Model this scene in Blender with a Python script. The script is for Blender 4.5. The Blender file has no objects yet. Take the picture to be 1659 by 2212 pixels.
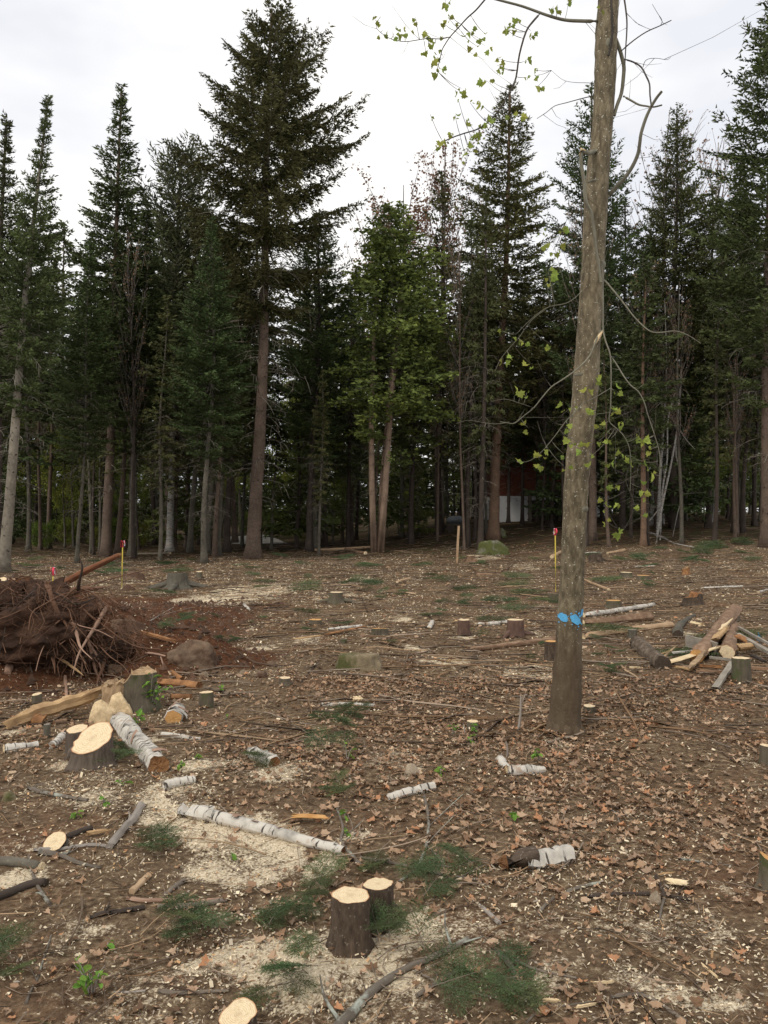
import bpy, math
import numpy as np
from mathutils import Vector, Quaternion, Matrix

# ------------------------------------------------------------------ camera, sky, sun, exposure
SC = bpy.context.scene
COL = SC.collection
FPX = 1782.0            # focal length in units of the 1659x2212 reading of the photograph
CU, CV = 829.5, 1106.0
EYE = 1.6

cam_data = bpy.data.cameras.new("camera")
cam_data.sensor_fit = 'VERTICAL'
cam_data.sensor_height = 36.0
cam_data.lens = 36.0 * FPX / 2212.0
cam_data.clip_end = 2000.0
cam_data.clip_start = 0.05
cam = bpy.data.objects.new("camera", cam_data)
COL.objects.link(cam)
cam.location = (0, 0, EYE)
cam.rotation_euler = (math.radians(90), 0, 0)
SC.camera = cam

SUN_EL, SUN_AZ = math.radians(52), math.radians(215)   # azimuth clockwise from +Y
world = bpy.data.worlds.new("World")
SC.world = world
world.use_nodes = True
wn = world.node_tree
wn.nodes.clear()
w_out = wn.nodes.new('ShaderNodeOutputWorld')
w_bg = wn.nodes.new('ShaderNodeBackground')
w_bg.inputs['Strength'].default_value = 0.1
w_sky = wn.nodes.new('ShaderNodeTexSky')
w_sky.sky_type = 'NISHITA'
w_sky.sun_disc = False
w_sky.sun_elevation = SUN_EL
w_sky.sun_rotation = SUN_AZ
w_tc = wn.nodes.new('ShaderNodeTexCoord')
w_map = wn.nodes.new('ShaderNodeMapping')
w_map.inputs['Scale'].default_value = (1.0, 1.0, 2.2)
w_map.inputs['Location'].default_value = (0.35, 0.1, 0.0)
w_n = wn.nodes.new('ShaderNodeTexNoise')
w_n.inputs['Scale'].default_value = 2.0
w_n.inputs['Detail'].default_value = 5.0
w_n.inputs['Roughness'].default_value = 0.5
w_r = wn.nodes.new('ShaderNodeValToRGB')
w_r.color_ramp.elements[0].position = 0.40
w_r.color_ramp.elements[0].color = (9.0, 9.15, 9.7, 1)
w_r.color_ramp.elements[1].position = 0.60
w_r.color_ramp.elements[1].color = (12.6, 12.3, 11.8, 1)
w_m = wn.nodes.new('ShaderNodeMixRGB')
w_m.inputs['Fac'].default_value = 0.95          # cloud cover
wn.links.new(w_tc.outputs['Generated'], w_map.inputs['Vector'])
wn.links.new(w_map.outputs['Vector'], w_n.inputs['Vector'])
wn.links.new(w_n.outputs['Fac'], w_r.inputs['Fac'])
wn.links.new(w_sky.outputs['Color'], w_m.inputs['Color1'])
wn.links.new(w_r.outputs['Color'], w_m.inputs['Color2'])
wn.links.new(w_m.outputs['Color'], w_bg.inputs['Color'])
wn.links.new(w_bg.outputs['Background'], w_out.inputs['Surface'])

sun_data = bpy.data.lights.new("sun", 'SUN')
sun_data.energy = 1.5
sun_data.angle = math.radians(14)
sun_data.color = (1.0, 0.93, 0.82)
sun = bpy.data.objects.new("sun", sun_data)
COL.objects.link(sun)
sdir = Vector((math.sin(SUN_AZ) * math.cos(SUN_EL), math.cos(SUN_AZ) * math.cos(SUN_EL), math.sin(SUN_EL)))
sun.rotation_euler = sdir.to_track_quat('Z', 'Y').to_euler()
sun.location = sdir * 60

SC.view_settings.view_transform = 'Standard'
SC.view_settings.look = 'None'
SC.view_settings.exposure = 0.0
SC.view_settings.gamma = 1.0
SC.view_settings.use_curve_mapping = False
SC.render.engine = 'CYCLES'
SC.cycles.max_bounces = 6
SC.cycles.diffuse_bounces = 4
SC.cycles.transmission_bounces = 3

# ------------------------------------------------------------------ small numpy noise
_tab = np.random.default_rng(7).random((256, 256))


def vnoise(x, y, seed=0):
    x = np.asarray(x, float) + seed * 17.31
    y = np.asarray(y, float) + seed * 9.77
    xi = np.floor(x).astype(int); yi = np.floor(y).astype(int)
    fx = x - xi; fy = y - yi
    fx = fx * fx * (3 - 2 * fx); fy = fy * fy * (3 - 2 * fy)
    a = _tab[xi % 256, yi % 256]; b = _tab[(xi + 1) % 256, yi % 256]
    c = _tab[xi % 256, (yi + 1) % 256]; d = _tab[(xi + 1) % 256, (yi + 1) % 256]
    return (a + (b - a) * fx) * (1 - fy) + (c + (d - c) * fx) * fy - 0.5


def fbm(x, y, seed=0, octv=4):
    s = 0; a = 1
    for k in range(octv):
        s = s + a * vnoise(np.asarray(x) * 2 ** k, np.asarray(y) * 2 ** k, seed + k)
        a *= 0.5
    return s


def sst(t):
    t = np.clip(t, 0, 1)
    return t * t * (3 - 2 * t)


# ------------------------------------------------------------------ terrain height and reading of image points
def T(x, y):
    x = np.asarray(x, float); y = np.asarray(y, float)
    z = 0.95 * sst((y - 24) / 22) * sst((x + 3) / 9)
    z = z + 0.32 * sst((x - 3) / 10) * sst((y - 9) / 14)
    z = z - 0.12 * sst((-x - 3) / 8) * sst((y - 12) / 8)
    near = sst((60 - y) / 30)
    z = z + near * (0.10 * vnoise(x / 2.4, y / 2.4, 1) + 0.05 * vnoise(x / 0.9, y / 0.9, 2) + 0.028 * vnoise(x / 0.3, y / 0.3, 3))
    z = z + (1 - near) * 0.5 * vnoise(x / 14, y / 14, 4)
    # bulldozed bank of soil round the upturned roots
    q = np.sqrt(((x + 4.15) / 2.0) ** 2 + ((y - 9.3) / 2.1) ** 2)
    m = sst(1.12 - q) * (0.86 + 0.5 * fbm(x / 0.7, y / 0.7, 11, 4))
    q2 = np.sqrt(((x + 2.35) / 1.05) ** 2 + ((y - 8.7) / 1.0) ** 2)
    m = np.maximum(m, 0.40 * sst(1.1 - q2) * (1 + 0.5 * fbm(x / 0.5, y / 0.5, 12, 3)))
    z = z + np.maximum(m, 0)
    # sawdust heaped at the foot of the twin stumps
    q3 = np.sqrt(((x + 0.21) / 0.20) ** 2 + ((y - 2.86) / 0.11) ** 2)
    z = z + 0.045 * sst(1.1 - q3)
    return z


def Tz(x, y):
    return float(T(x, y))


def G(u, v):
    """ground point seen at (u, v)"""
    dx = (u - CU) / FPX; dz = (CV - v) / FPX
    ys = 1.2 * 1.004 ** np.arange(1100)
    h = EYE + dz * ys - T(dx * ys, ys)
    k = np.argmax(h < 0)
    if h[k] >= 0:
        k = len(ys) - 1
    y0, y1 = ys[max(k - 1, 0)], ys[k]
    h0, h1 = h[max(k - 1, 0)], h[k]
    y = y0 + (y1 - y0) * (h0 / (h0 - h1 + 1e-9)) if k > 0 else y1
    x = dx * y
    return Vector((x, y, Tz(x, y)))


def P(u, v, d):
    """point at distance d along the view axis that is seen at (u, v)"""
    return Vector(((u - CU) / FPX * d, d, EYE + (CV - v) / FPX * d))


# readings were taken on enlarged pieces of the photograph: offset and scale of each piece
CROP = {'A': (0, 1152, .3472), 'B': (542, 1152, .3472), 'C': (1084, 1152, .3465),
        'E': (0, 1670, .3472), 'F': (542, 1670, .3472), 'H': (1084, 1670, .3465),
        'R': (542, 0, .3472), 'S': (1084, 0, .3465), 'M': (1084, 576, .3467), 'D': (0, 0, 1.0)}


def K(c, x, y):
    o = CROP[c]
    return o[0] + x * o[2], o[1] + y * o[2]


def GK(c, x, y):
    return G(*K(c, x, y))


# ------------------------------------------------------------------ mesh building
class MB:
    def __init__(self):
        self.v = []; self.uv = []; self.col = []; self.f = []; self.m = []; self.s = []; self.n = 0

    def add(self, verts, faces, mat=0, uv=None, col=None, smooth=True):
        verts = np.asarray(verts, float).reshape(-1, 3)
        k = len(verts)
        self.v.append(verts)
        self.uv.append(np.zeros((k, 2)) if uv is None else np.asarray(uv, float))
        if col is None:
            c = np.ones((k, 3))
        else:
            c = np.asarray(col, float)
            if c.ndim == 1:
                c = np.tile(c, (k, 1))
        self.col.append(c)
        faces = np.asarray(faces, dtype=np.int64)
        if len(faces):
            self.f.append(faces + self.n)
            self.m.append(np.full(len(faces), mat)); self.s.append(np.full(len(faces), smooth))
        self.n += k

    def mesh(self, name, mats):
        me = bpy.data.meshes.new(name)
        v = np.concatenate(self.v); uv = np.concatenate(self.uv); col = np.concatenate(self.col)
        me.vertices.add(len(v)); me.vertices.foreach_set('co', v.astype(np.float32).ravel())
        sizes = np.concatenate([np.full(len(f), f.shape[1]) for f in self.f])
        loops = np.concatenate([f.ravel() for f in self.f]).astype(np.int32)
        me.loops.add(len(loops)); me.loops.foreach_set('vertex_index', loops)
        me.polygons.add(len(sizes))
        me.polygons.foreach_set('loop_start', (np.cumsum(sizes) - sizes).astype(np.int32))
        me.polygons.foreach_set('material_index', np.concatenate(self.m).astype(np.int32))
        me.polygons.foreach_set('use_smooth', np.concatenate(self.s).astype(bool))
        ul = me.uv_layers.new(name='UVMap')
        ul.data.foreach_set('uv', uv[loops].astype(np.float32).ravel())
        ca = me.color_attributes.new('tint', 'FLOAT_COLOR', 'POINT')
        ca.data.foreach_set('color', np.concatenate([col, np.ones((len(col), 1))], 1).astype(np.float32).ravel())
        for m in (mats if isinstance(mats, (list, tuple)) else [mats]):
            me.materials.append(m)
        me.update(calc_edges=True)
        me.validate()
        return me


def frame(d):
    d = np.asarray(d, float); d = d / (np.linalg.norm(d) + 1e-12)
    a = np.array([0, 0, 1.0]) if abs(d[2]) < 0.9 else np.array([1.0, 0, 0])
    s = np.cross(d, a); s /= np.linalg.norm(s)
    return d, s, np.cross(s, d)


def tube(mb, pts, rad, n=6, mat=0, col=None, jit=0.0, rng=None, cap=None, v0=0.0, smooth=True, lobes=None):
    """tapered tube along pts; cap: list of 'a' / 'b' ends closed with a fan"""
    pts = np.asarray([tuple(p) for p in pts], float); k = len(pts)
    rad = np.broadcast_to(np.asarray(rad, float), (k,))
    tan = np.gradient(pts, axis=0)
    tan /= np.linalg.norm(tan, axis=1)[:, None] + 1e-12
    _, s, t = frame(tan[0])
    th = np.linspace(0, 2 * math.pi, n + 1)
    ring_j = np.ones(n + 1)
    V = []; UV = []
    ln = np.concatenate([[0], np.cumsum(np.linalg.norm(np.diff(pts, axis=0), axis=1))]) + v0
    circ = 2 * math.pi * max(rad.mean(), 1e-4)
    if rng is not None and jit:
        ring_j[:-1] += jit * rng.uniform(-1, 1, n); ring_j[-1] = ring_j[0]
    for i in range(k):
        if i:
            s = s - tan[i] * np.dot(s, tan[i]); s /= np.linalg.norm(s) + 1e-12
            t = np.cross(s, tan[i]) * -1
            t = np.cross(tan[i], s)
        r = rad[i] * ring_j
        if rng is not None and jit:
            w = 1 + 0.5 * jit * rng.uniform(-1, 1, n + 1); w[-1] = w[0]
            r = r * w
        V.append(pts[i] + (np.cos(th) * r)[:, None] * s + (np.sin(th) * r)[:, None] * t)
        UV.append(np.stack([th / (2 * math.pi) * circ, np.full(n + 1, ln[i])], 1))
    V = np.concatenate(V); UV = np.concatenate(UV)
    i = np.arange(k - 1)[:, None] * (n + 1) + np.arange(n)[None, :]
    F = np.stack([i, i + 1, i + n + 2, i + n + 1], -1).reshape(-1, 4)
    mb.add(V, F, mat, UV, col, smooth)
    for e in cap or []:
        base = 0 if e == 'a' else (k - 1) * (n + 1)
        ring = V[base:base + n]
        c = ring.mean(0)
        vv = np.concatenate([ring, [c]])
        j = np.arange(n)
        ff = np.stack([(j + 1) % n, j, np.full(n, n)], 1) if e == 'a' else np.stack([j, (j + 1) % n, np.full(n, n)], 1)
        mb.add(vv, ff, mat, None, col, False)
    return V.reshape(k, n + 1, 3)


def link(name, mesh, parent=None, label=None, cat=None, group=None, kind=None, loc=None):
    o = bpy.data.objects.new(name, mesh)
    COL.objects.link(o)
    if parent is not None:
        o.parent = parent
    if loc is not None:
        o.location = loc
    tag(o, label, cat, group, kind)
    return o


def tag(o, label=None, cat=None, group=None, kind=None):
    if label: o['label'] = label
    if cat: o['category'] = cat
    if group: o['group'] = group
    if kind: o['kind'] = kind
    return o


def empty(name, loc, label, cat, group=None):
    o = link(name, None, None, label, cat, group, None, loc)
    o.empty_display_size = 0.1
    return o


# ------------------------------------------------------------------ materials
def new_mat(name):
    m = bpy.data.materials.new(name)
    m.use_nodes = True
    nt = m.node_tree
    b = nt.nodes['Principled BSDF']
    b.inputs['Roughness'].default_value = 0.85
    b.inputs['Specular IOR Level'].default_value = 0.25
    return m, nt, b


def N(nt, kind, **inp):
    n = nt.nodes.new(kind)
    for k, v in inp.items():
        k2 = k.replace('_', ' ')
        if k2 in n.inputs:
            n.inputs[k2].default_value = v
        else:
            setattr(n, k, v)
    return n


def ramp(nt, fac, stops):
    r = nt.nodes.new('ShaderNodeValToRGB')
    e = r.color_ramp.elements
    while len(e) < len(stops):
        e.new(0.5)
    for x, (p, c) in zip(e, stops):
        x.position = p; x.color = (*c, 1)
    nt.links.new(fac, r.inputs['Fac'])
    return r.outputs['Color']


def mixc(nt, fac, a, b, mode='MIX'):
    m = nt.nodes.new('ShaderNodeMixRGB'); m.blend_type = mode
    for s, x in (('Fac', fac), ('Color1', a), ('Color2', b)):
        if isinstance(x, (int, float)):
            m.inputs[s].default_value = x
        elif isinstance(x, tuple):
            m.inputs[s].default_value = (*x, 1)
        else:
            nt.links.new(x, m.inputs[s])
    return m.outputs['Color']


def coords(nt, src='UV', scale=(1, 1, 1), rnd=True):
    tc = nt.nodes.new('ShaderNodeTexCoord')
    mp = nt.nodes.new('ShaderNodeMapping')
    mp.inputs['Scale'].default_value = scale
    nt.links.new(tc.outputs[src], mp.inputs['Vector'])
    if rnd:
        oi = nt.nodes.new('ShaderNodeObjectInfo')
        ml = nt.nodes.new('ShaderNodeMath'); ml.operation = 'MULTIPLY'; ml.inputs[1].default_value = 37.0
        nt.links.new(oi.outputs['Random'], ml.inputs[0])
        cb = nt.nodes.new('ShaderNodeCombineXYZ')
        for s in 'XYZ':
            nt.links.new(ml.outputs[0], cb.inputs[s])
        nt.links.new(cb.outputs[0], mp.inputs['Location'])
    return mp.outputs['Vector']


def noise(nt, vec, scale=5.0, detail=4.0, rough=0.6):
    n = nt.nodes.new('ShaderNodeTexNoise')
    n.inputs['Scale'].default_value = scale; n.inputs['Detail'].default_value = detail; n.inputs['Roughness'].default_value = rough
    nt.links.new(vec, n.inputs['Vector'])
    return n.outputs['Fac']


def bump(nt, b, h, dist=0.01, strength=0.8):
    n = nt.nodes.new('ShaderNodeBump')
    n.inputs['Distance'].default_value = dist; n.inputs['Strength'].default_value = strength
    nt.links.new(h, n.inputs['Height'])
    nt.links.new(n.outputs['Normal'], b.inputs['Normal'])


def bark_mat(name, dark, mid, light, sx=28, sy=5, spots=None, moss=None, bd=0.008, speck=0.66, foot=None, low=0.55):
    """bark on UVs in metres; sx across, sy along the stem"""
    m, nt, b = new_mat(name)
    v = coords(nt, 'UV', (sx, sy, 1))
    n1 = noise(nt, v, 1.0, 6, 0.65)
    c = ramp(nt, n1, [(0.32, dark), (0.5, mid), (0.68, light)])
    v2 = coords(nt, 'UV', (1, 1, 1))
    n2 = noise(nt, v2, 2.2, 4, 0.6)
    c = mixc(nt, low, c, ramp(nt, n2, [(0.3, tuple(0.55 * x for x in mid)), (0.7, tuple(min(1, 1.45 * x) for x in mid))]))
    if spots:
        v3 = coords(nt, 'UV', (70, 70, 1))
        n3 = noise(nt, v3, 1.0, 2, 0.5)
        f = ramp(nt, n3, [(speck, (0, 0, 0)), (speck + 0.04, (1, 1, 1))])
        c = mixc(nt, f, c, spots)
    if moss:
        v4 = coords(nt, 'UV', (7, 5, 1))
        n4 = noise(nt, v4, 1.0, 6, 0.7)
        c = mixc(nt, ramp(nt, n4, [(moss[1], (0, 0, 0)), (moss[1] + 0.12, (1, 1, 1))]), c, moss[0])
    if foot:    # worn, browner bark towards the foot of the stem
        uv = coords(nt, 'UV', (1, 1, 1), False)
        sp = nt.nodes.new('ShaderNodeSeparateXYZ'); nt.links.new(uv, sp.inputs[0])
        n5 = noise(nt, coords(nt, 'UV', (16, 1.6, 1)), 1.0, 4, 0.6)
        ad = nt.nodes.new('ShaderNodeMath'); ad.operation = 'ADD'
        nt.links.new(sp.outputs['Y'], ad.inputs[0]); nt.links.new(n5, ad.inputs[1])
        f = ramp(nt, ad.outputs[0], [(0.75, (.85, .85, .85)), (1.0, (0, 0, 0))])
        ad.use_clamp = False
        dv = nt.nodes.new('ShaderNodeMath'); dv.operation = 'MULTIPLY'; dv.inputs[1].default_value = 0.62
        nt.links.new(ad.outputs[0], dv.inputs[0])
        nt.links.new(dv.outputs[0], f.node.inputs['Fac'])
        c = mixc(nt, f, c, mixc(nt, n5, tuple(.5 * x for x in foot), tuple(1.5 * x for x in foot)))
    nt.links.new(c, b.inputs['Base Color'])
    bump(nt, b, n1, bd)
    return m


def birch_mat(name, white=(0.56, 0.52, 0.45), dark=(0.05, 0.042, 0.035), tan=(0.30, 0.20, 0.13), cover=0.57, tanpos=0.56):
    m, nt, b = new_mat(name)
    v = coords(nt, 'UV', (7, 55, 1))
    n1 = noise(nt, v, 1.0, 3, 0.55)
    v2 = coords(nt, 'UV', (5, 7, 1))
    n2 = noise(nt, v2, 1.0, 5, 0.65)
    c = ramp(nt, n2, [(0.3, tuple(0.5 * x for x in white)), (0.5, white), (tanpos, white), (tanpos + 0.14, tan)])
    c = mixc(nt, ramp(nt, n1, [(cover, (0, 0, 0)), (cover + 0.06, (1, 1, 1))]), c, dark)
    v3 = coords(nt, 'UV', (3, 11, 1))
    n3 = noise(nt, v3, 1.0, 4, 0.7)
    c = mixc(nt, ramp(nt, n3, [(0.67, (0, 0, 0)), (0.71, (1, 1, 1))]), c, dark)
    nt.links.new(c, b.inputs['Base Color'])
    b.inputs['Roughness'].default_value = 0.7
    bump(nt, b, n2, 0.006)
    return m


def cut_mat(name, pale=(0.75, 0.61, 0.40), ring=(0.60, 0.45, 0.26), rim=(0.40, 0.17, 0.07)):
    """sawn end grain; UV = offset from the pith scaled so that the rim is at length 1"""
    m, nt, b = new_mat(name)
    tc = nt.nodes.new('ShaderNodeTexCoord')
    ln = nt.nodes.new('ShaderNodeVectorMath'); ln.operation = 'LENGTH'
    nt.links.new(tc.outputs['UV'], ln.inputs[0])
    ml = nt.nodes.new('ShaderNodeMath'); ml.operation = 'MULTIPLY'; ml.inputs[1].default_value = 60
    nt.links.new(ln.outputs['Value'], ml.inputs[0])
    sn = nt.nodes.new('ShaderNodeMath'); sn.operation = 'SINE'
    nt.links.new(ml.outputs[0], sn.inputs[0])
    vv = coords(nt, 'UV', (3, 3, 1))
    n1 = noise(nt, vv, 2.0, 8, 0.75)
    ad = nt.nodes.new('ShaderNodeMath'); ad.operation = 'MULTIPLY_ADD'
    ad.inputs[1].default_value = 0.11
    nt.links.new(sn.outputs[0], ad.inputs[0]); nt.links.new(n1, ad.inputs[2])
    c = ramp(nt, ad.outputs[0], [(0.34, ring), (0.56, pale), (0.75, tuple(min(1, x * 1.1) for x in pale))])
    c = mixc(nt, ramp(nt, ln.outputs['Value'], [(0.02, (.5, .5, .5)), (0.30, (0, 0, 0))]), c, tuple(.75 * x for x in ring))
    nd = noise(nt, coords(nt, 'UV', (2.2, 2.2, 1)), 1.0, 7, 0.75)
    c = mixc(nt, ramp(nt, nd, [(0.56, (0, 0, 0)), (0.72, (.55, .55, .55))]), c, tuple(.55 * x for x in ring))
    c = mixc(nt, ramp(nt, ln.outputs['Value'], [(0.92, (0, 0, 0)), (0.99, (1, 1, 1))]), c, rim)
    nt.links.new(c, b.inputs['Base Color'])
    bump(nt, b, n1, 0.004)
    return m


def wood_mat(name, dark, light, sx=40, sy=4, bd=0.006):
    m, nt, b = new_mat(name)
    v = coords(nt, 'UV', (sx, sy, 1))
    n1 = noise(nt, v, 1.0, 5, 0.65)
    v2 = coords(nt, 'Object', (6, 6, 6))
    n2 = noise(nt, v2, 1.0, 4, 0.6)
    c = ramp(nt, n1, [(0.3, dark), (0.65, light)])
    c = mixc(nt, 0.45, c, ramp(nt, n2, [(0.3, dark), (0.6, light)]))
    nt.links.new(c, b.inputs['Base Color'])
    bump(nt, b, n1, bd)
    return m


def tint_mat(name, base, var=0.0, trans=0.0, rough=0.75, spec=0.2):
    """one colour times the per-piece colour attribute"""
    m, nt, b = new_mat(name)
    a = nt.nodes.new('ShaderNodeAttribute'); a.attribute_name = 'tint'
    c = mixc(nt, 1.0, a.outputs['Color'], base, 'MULTIPLY')
    if var:
        oi = nt.nodes.new('ShaderNodeObjectInfo')
        hs = nt.nodes.new('ShaderNodeHueSaturation')
        mr = N(nt, 'ShaderNodeMapRange'); mr.inputs['To Min'].default_value = 1 - var; mr.inputs['To Max'].default_value = 1 + var
        nt.links.new(oi.outputs['Random'], mr.inputs['Value'])
        nt.links.new(mr.outputs['Result'], hs.inputs['Value'])
        mh = N(nt, 'ShaderNodeMapRange'); mh.inputs['To Min'].default_value = 0.5 - .18 * var; mh.inputs['To Max'].default_value = 0.5 + .08 * var
        mf = nt.nodes.new('ShaderNodeMath'); mf.operation = 'FRACT'; mk = nt.nodes.new('ShaderNodeMath'); mk.operation = 'MULTIPLY'; mk.inputs[1].default_value = 7.31
        nt.links.new(oi.outputs['Random'], mk.inputs[0]); nt.links.new(mk.outputs[0], mf.inputs[0]); nt.links.new(mf.outputs[0], mh.inputs['Value']); nt.links.new(mh.outputs['Result'], hs.inputs['Hue'])
        nt.links.new(c, hs.inputs['Color'])
        c = hs.outputs['Color']
    nt.links.new(c, b.inputs['Base Color'])
    b.inputs['Roughness'].default_value = rough
    b.inputs['Specular IOR Level'].default_value = spec
    if trans:
        tr = nt.nodes.new('ShaderNodeBsdfTranslucent')
        nt.links.new(c, tr.inputs['Color'])
        mx = nt.nodes.new('ShaderNodeMixShader'); mx.inputs['Fac'].default_value = trans
        nt.links.new(b.outputs['BSDF'], mx.inputs[1]); nt.links.new(tr.outputs['BSDF'], mx.inputs[2])
        nt.links.new(mx.outputs['Shader'], nt.nodes['Material Output'].inputs['Surface'])
    return m


def flat_mat(name, c, rough=0.6, nscale=8, amt=0.25):
    m, nt, b = new_mat(name)
    v = coords(nt, 'Object', (1, 1, 1))
    n1 = noise(nt, v, nscale, 5, 0.65)
    cc = ramp(nt, n1, [(0.3, tuple(x * (1 - amt) for x in c)), (0.7, tuple(min(1, x * (1 + amt)) for x in c))])
    nt.links.new(cc, b.inputs['Base Color'])
    b.inputs['Roughness'].default_value = rough
    bump(nt, b, n1, 0.01, 0.5)
    return m


M = {}
M['maple_bark'] = bark_mat('maple_bark', (0.045, 0.034, 0.021), (0.150, 0.120, 0.073), (0.30, 0.25, 0.165), 30, 10, spots=(0.50, 0.47, 0.38), bd=0.025, speck=0.665, low=0.28, foot=(0.09, 0.062, 0.038))
M['maple_limb'] = bark_mat('maple_limb', (0.08, 0.075, 0.055), (0.16, 0.15, 0.11), (0.25, 0.235, 0.17), 60, 12, bd=0.002)
M['dark_limb'] = bark_mat('dark_limb', (0.03, 0.025, 0.022), (0.07, 0.06, 0.05), (0.12, 0.105, 0.085), 60, 12, bd=0.002)
M['spruce_bark'] = bark_mat('spruce_bark', (0.046, 0.031, 0.024), (0.118, 0.084, 0.062), (0.186, 0.140, 0.108), 22, 14, bd=0.008)
M['orange_bark'] = bark_mat('orange_bark', (0.072, 0.040, 0.025), (0.180, 0.112, 0.072), (0.259, 0.180, 0.122), 20, 14, bd=0.008)
M['grey_bark'] = bark_mat('grey_bark', (0.043, 0.037, 0.028), (0.102, 0.090, 0.068), (0.167, 0.155, 0.124), 25, 10, spots=(0.22, 0.22, 0.17), bd=0.005)
M['pale_bark'] = bark_mat('pale_bark', (0.086, 0.072, 0.054), (0.202, 0.176, 0.137), (0.288, 0.266, 0.216), 22, 10, bd=0.005)
M['dark_bark'] = bark_mat('dark_bark', (0.021, 0.015, 0.013), (0.056, 0.042, 0.033), (0.091, 0.070, 0.056), 25, 10, bd=0.006)
M['cedar_bark'] = bark_mat('cedar_bark', (0.122, 0.075, 0.052), (0.274, 0.193, 0.138), (0.386, 0.284, 0.213), 45, 2.2, bd=0.008)
M['stump_bark'] = bark_mat('stump_bark', (0.026, 0.018, 0.012), (0.075, 0.053, 0.037), (0.15, 0.11, 0.08), 38, 13, spots=(0.19, 0.155, 0.12), bd=0.014, speck=0.65, low=.35)
M['furrow_bark'] = bark_mat('furrow_bark', (0.035, 0.026, 0.02), (0.11, 0.085, 0.065), (0.19, 0.15, 0.12), 55, 5, bd=0.014)
M['mossy_bark'] = bark_mat('mossy_bark', (0.05, 0.04, 0.03), (0.12, 0.10, 0.07), (0.18, 0.15, 0.11), 40, 10, moss=((0.075, 0.085, 0.034), 0.52), bd=0.007)
M['log_bark'] = bark_mat('log_bark', (0.06, 0.034, 0.02), (0.21, 0.13, 0.08), (0.47, 0.34, 0.235), 16, 8, bd=0.014)
M['red_stump'] = bark_mat('red_stump', (0.035, 0.022, 0.017), (0.125, 0.075, 0.056), (0.22, 0.14, 0.11), 30, 10, bd=0.01)
M['weathered'] = wood_mat('weathered_wood', (0.13, 0.08, 0.05), (0.50, 0.35, 0.2), 30, 6, 0.012)
M['twig_bark'] = bark_mat('twig_bark', (0.07, 0.055, 0.042), (0.16, 0.13, 0.10), (0.27, 0.23, 0.18), 50, 10, bd=0.002)
M['lichen_bark'] = bark_mat('lichen_bark', (0.06, 0.048, 0.038), (0.14, 0.115, 0.09), (0.22, 0.19, 0.15), 40, 12, moss=((0.36, 0.38, 0.32), 0.52), bd=0.004)
M['grey_stick'] = bark_mat('grey_stick', (0.13, 0.11, 0.09), (0.27, 0.235, 0.20), (0.42, 0.38, 0.33), 40, 8, bd=0.003)
M['root_bark'] = bark_mat('root_bark', (0.065, 0.033, 0.02), (0.15, 0.08, 0.048), (0.25, 0.145, 0.09), 45, 9, bd=0.004)
M['pale_root'] = bark_mat('pale_root', (0.16, 0.09, 0.06), (0.32, 0.20, 0.14), (0.45, 0.31, 0.22), 45, 9, bd=0.004)
M['birch'] = birch_mat('birch_bark')
M['birch_far'] = birch_mat('birch_far_bark', white=(0.42, 0.40, 0.36), cover=0.56)
M['cut'] = cut_mat('fresh_cut')
M['cut_orange'] = cut_mat('orange_cut', (0.62, 0.36, 0.14), (0.48, 0.24, 0.08), (0.3, 0.12, 0.05))
M['split'] = wood_mat('split_wood', (0.20, 0.115, 0.06), (0.58, 0.39, 0.20), 26, 5, 0.012)
M['pale_split'] = wood_mat('pale_split_wood', (0.62, 0.45, 0.25), (0.78, 0.63, 0.40), 30, 4)
M['rotten'] = wood_mat('rotten_wood', (0.10, 0.045, 0.022), (0.40, 0.20, 0.085), 22, 9, 0.015)
M['debarked'] = wood_mat('debarked_wood', (0.26, 0.16, 0.09), (0.48, 0.34, 0.21), 30, 3, 0.005)
M['grey_board'] = wood_mat('grey_board', (0.17, 0.145, 0.115), (0.37, 0.33, 0.27), 50, 3, 0.004)
M['brown_board'] = wood_mat('brown_board', (0.17, 0.10, 0.06), (0.36, 0.22, 0.13), 50, 3, 0.004)
M['needle_fir'] = tint_mat('needle_fir', (0.058, 0.080, 0.026), 0.18)
M['needle_spruce'] = tint_mat('needle_spruce', (0.072, 0.077, 0.027), 0.15)
M['needle_pine'] = tint_mat('needle_pine', (0.085, 0.095, 0.045), 0.1)
M['cedar_leaf'] = tint_mat('cedar_leaf', (0.112, 0.145, 0.042), 0.05, 0.15)
M['leaf_green'] = tint_mat('leaf_green', (0.17, 0.22, 0.04), 0.2, 0.4)
M['leaf_red'] = tint_mat('leaf_red', (0.24, 0.15, 0.085), 0.1, 0.3)
M['bud_twig'] = tint_mat('bud_twig', (0.16, 0.14, 0.12))
M['dead_twig'] = tint_mat('dead_twig', (0.17, 0.15, 0.12))
M['bough'] = tint_mat('bough_needle', (0.070, 0.105, 0.045), 0.3)
M['spring_leaf'] = tint_mat('spring_leaf', (0.26, 0.33, 0.07), 0.22, 0.42)
M['sprig_leaf'] = tint_mat('sprig_leaf', (0.16, 0.30, 0.05), 0.12, 0.3)
M['litter'] = tint_mat('litter_leaf', (1, 1, 1), 0.0, 0.08, 0.7)
M['chip'] = tint_mat('wood_chip', (0.76, 0.64, 0.45))
M['twig'] = tint_mat('litter_twig', (0.20, 0.155, 0.115))
M['soil_crumb'] = tint_mat('soil_crumb', (0.085, 0.048, 0.03))
M['blue'] = flat_mat('blue_paint', (0.10, 0.38, 0.66), 0.5, 60, 0.2)
M['yellow'] = flat_mat('yellow_rod', (0.70, 0.55, 0.09), 0.5, 30, 0.1)
M['ribbon'] = flat_mat('pink_ribbon', (0.72, 0.06, 0.10), 0.5, 30, 0.2)
M['ribbon_pale'] = flat_mat('pale_ribbon', (0.65, 0.60, 0.68), 0.5, 30, 0.1)
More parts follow.
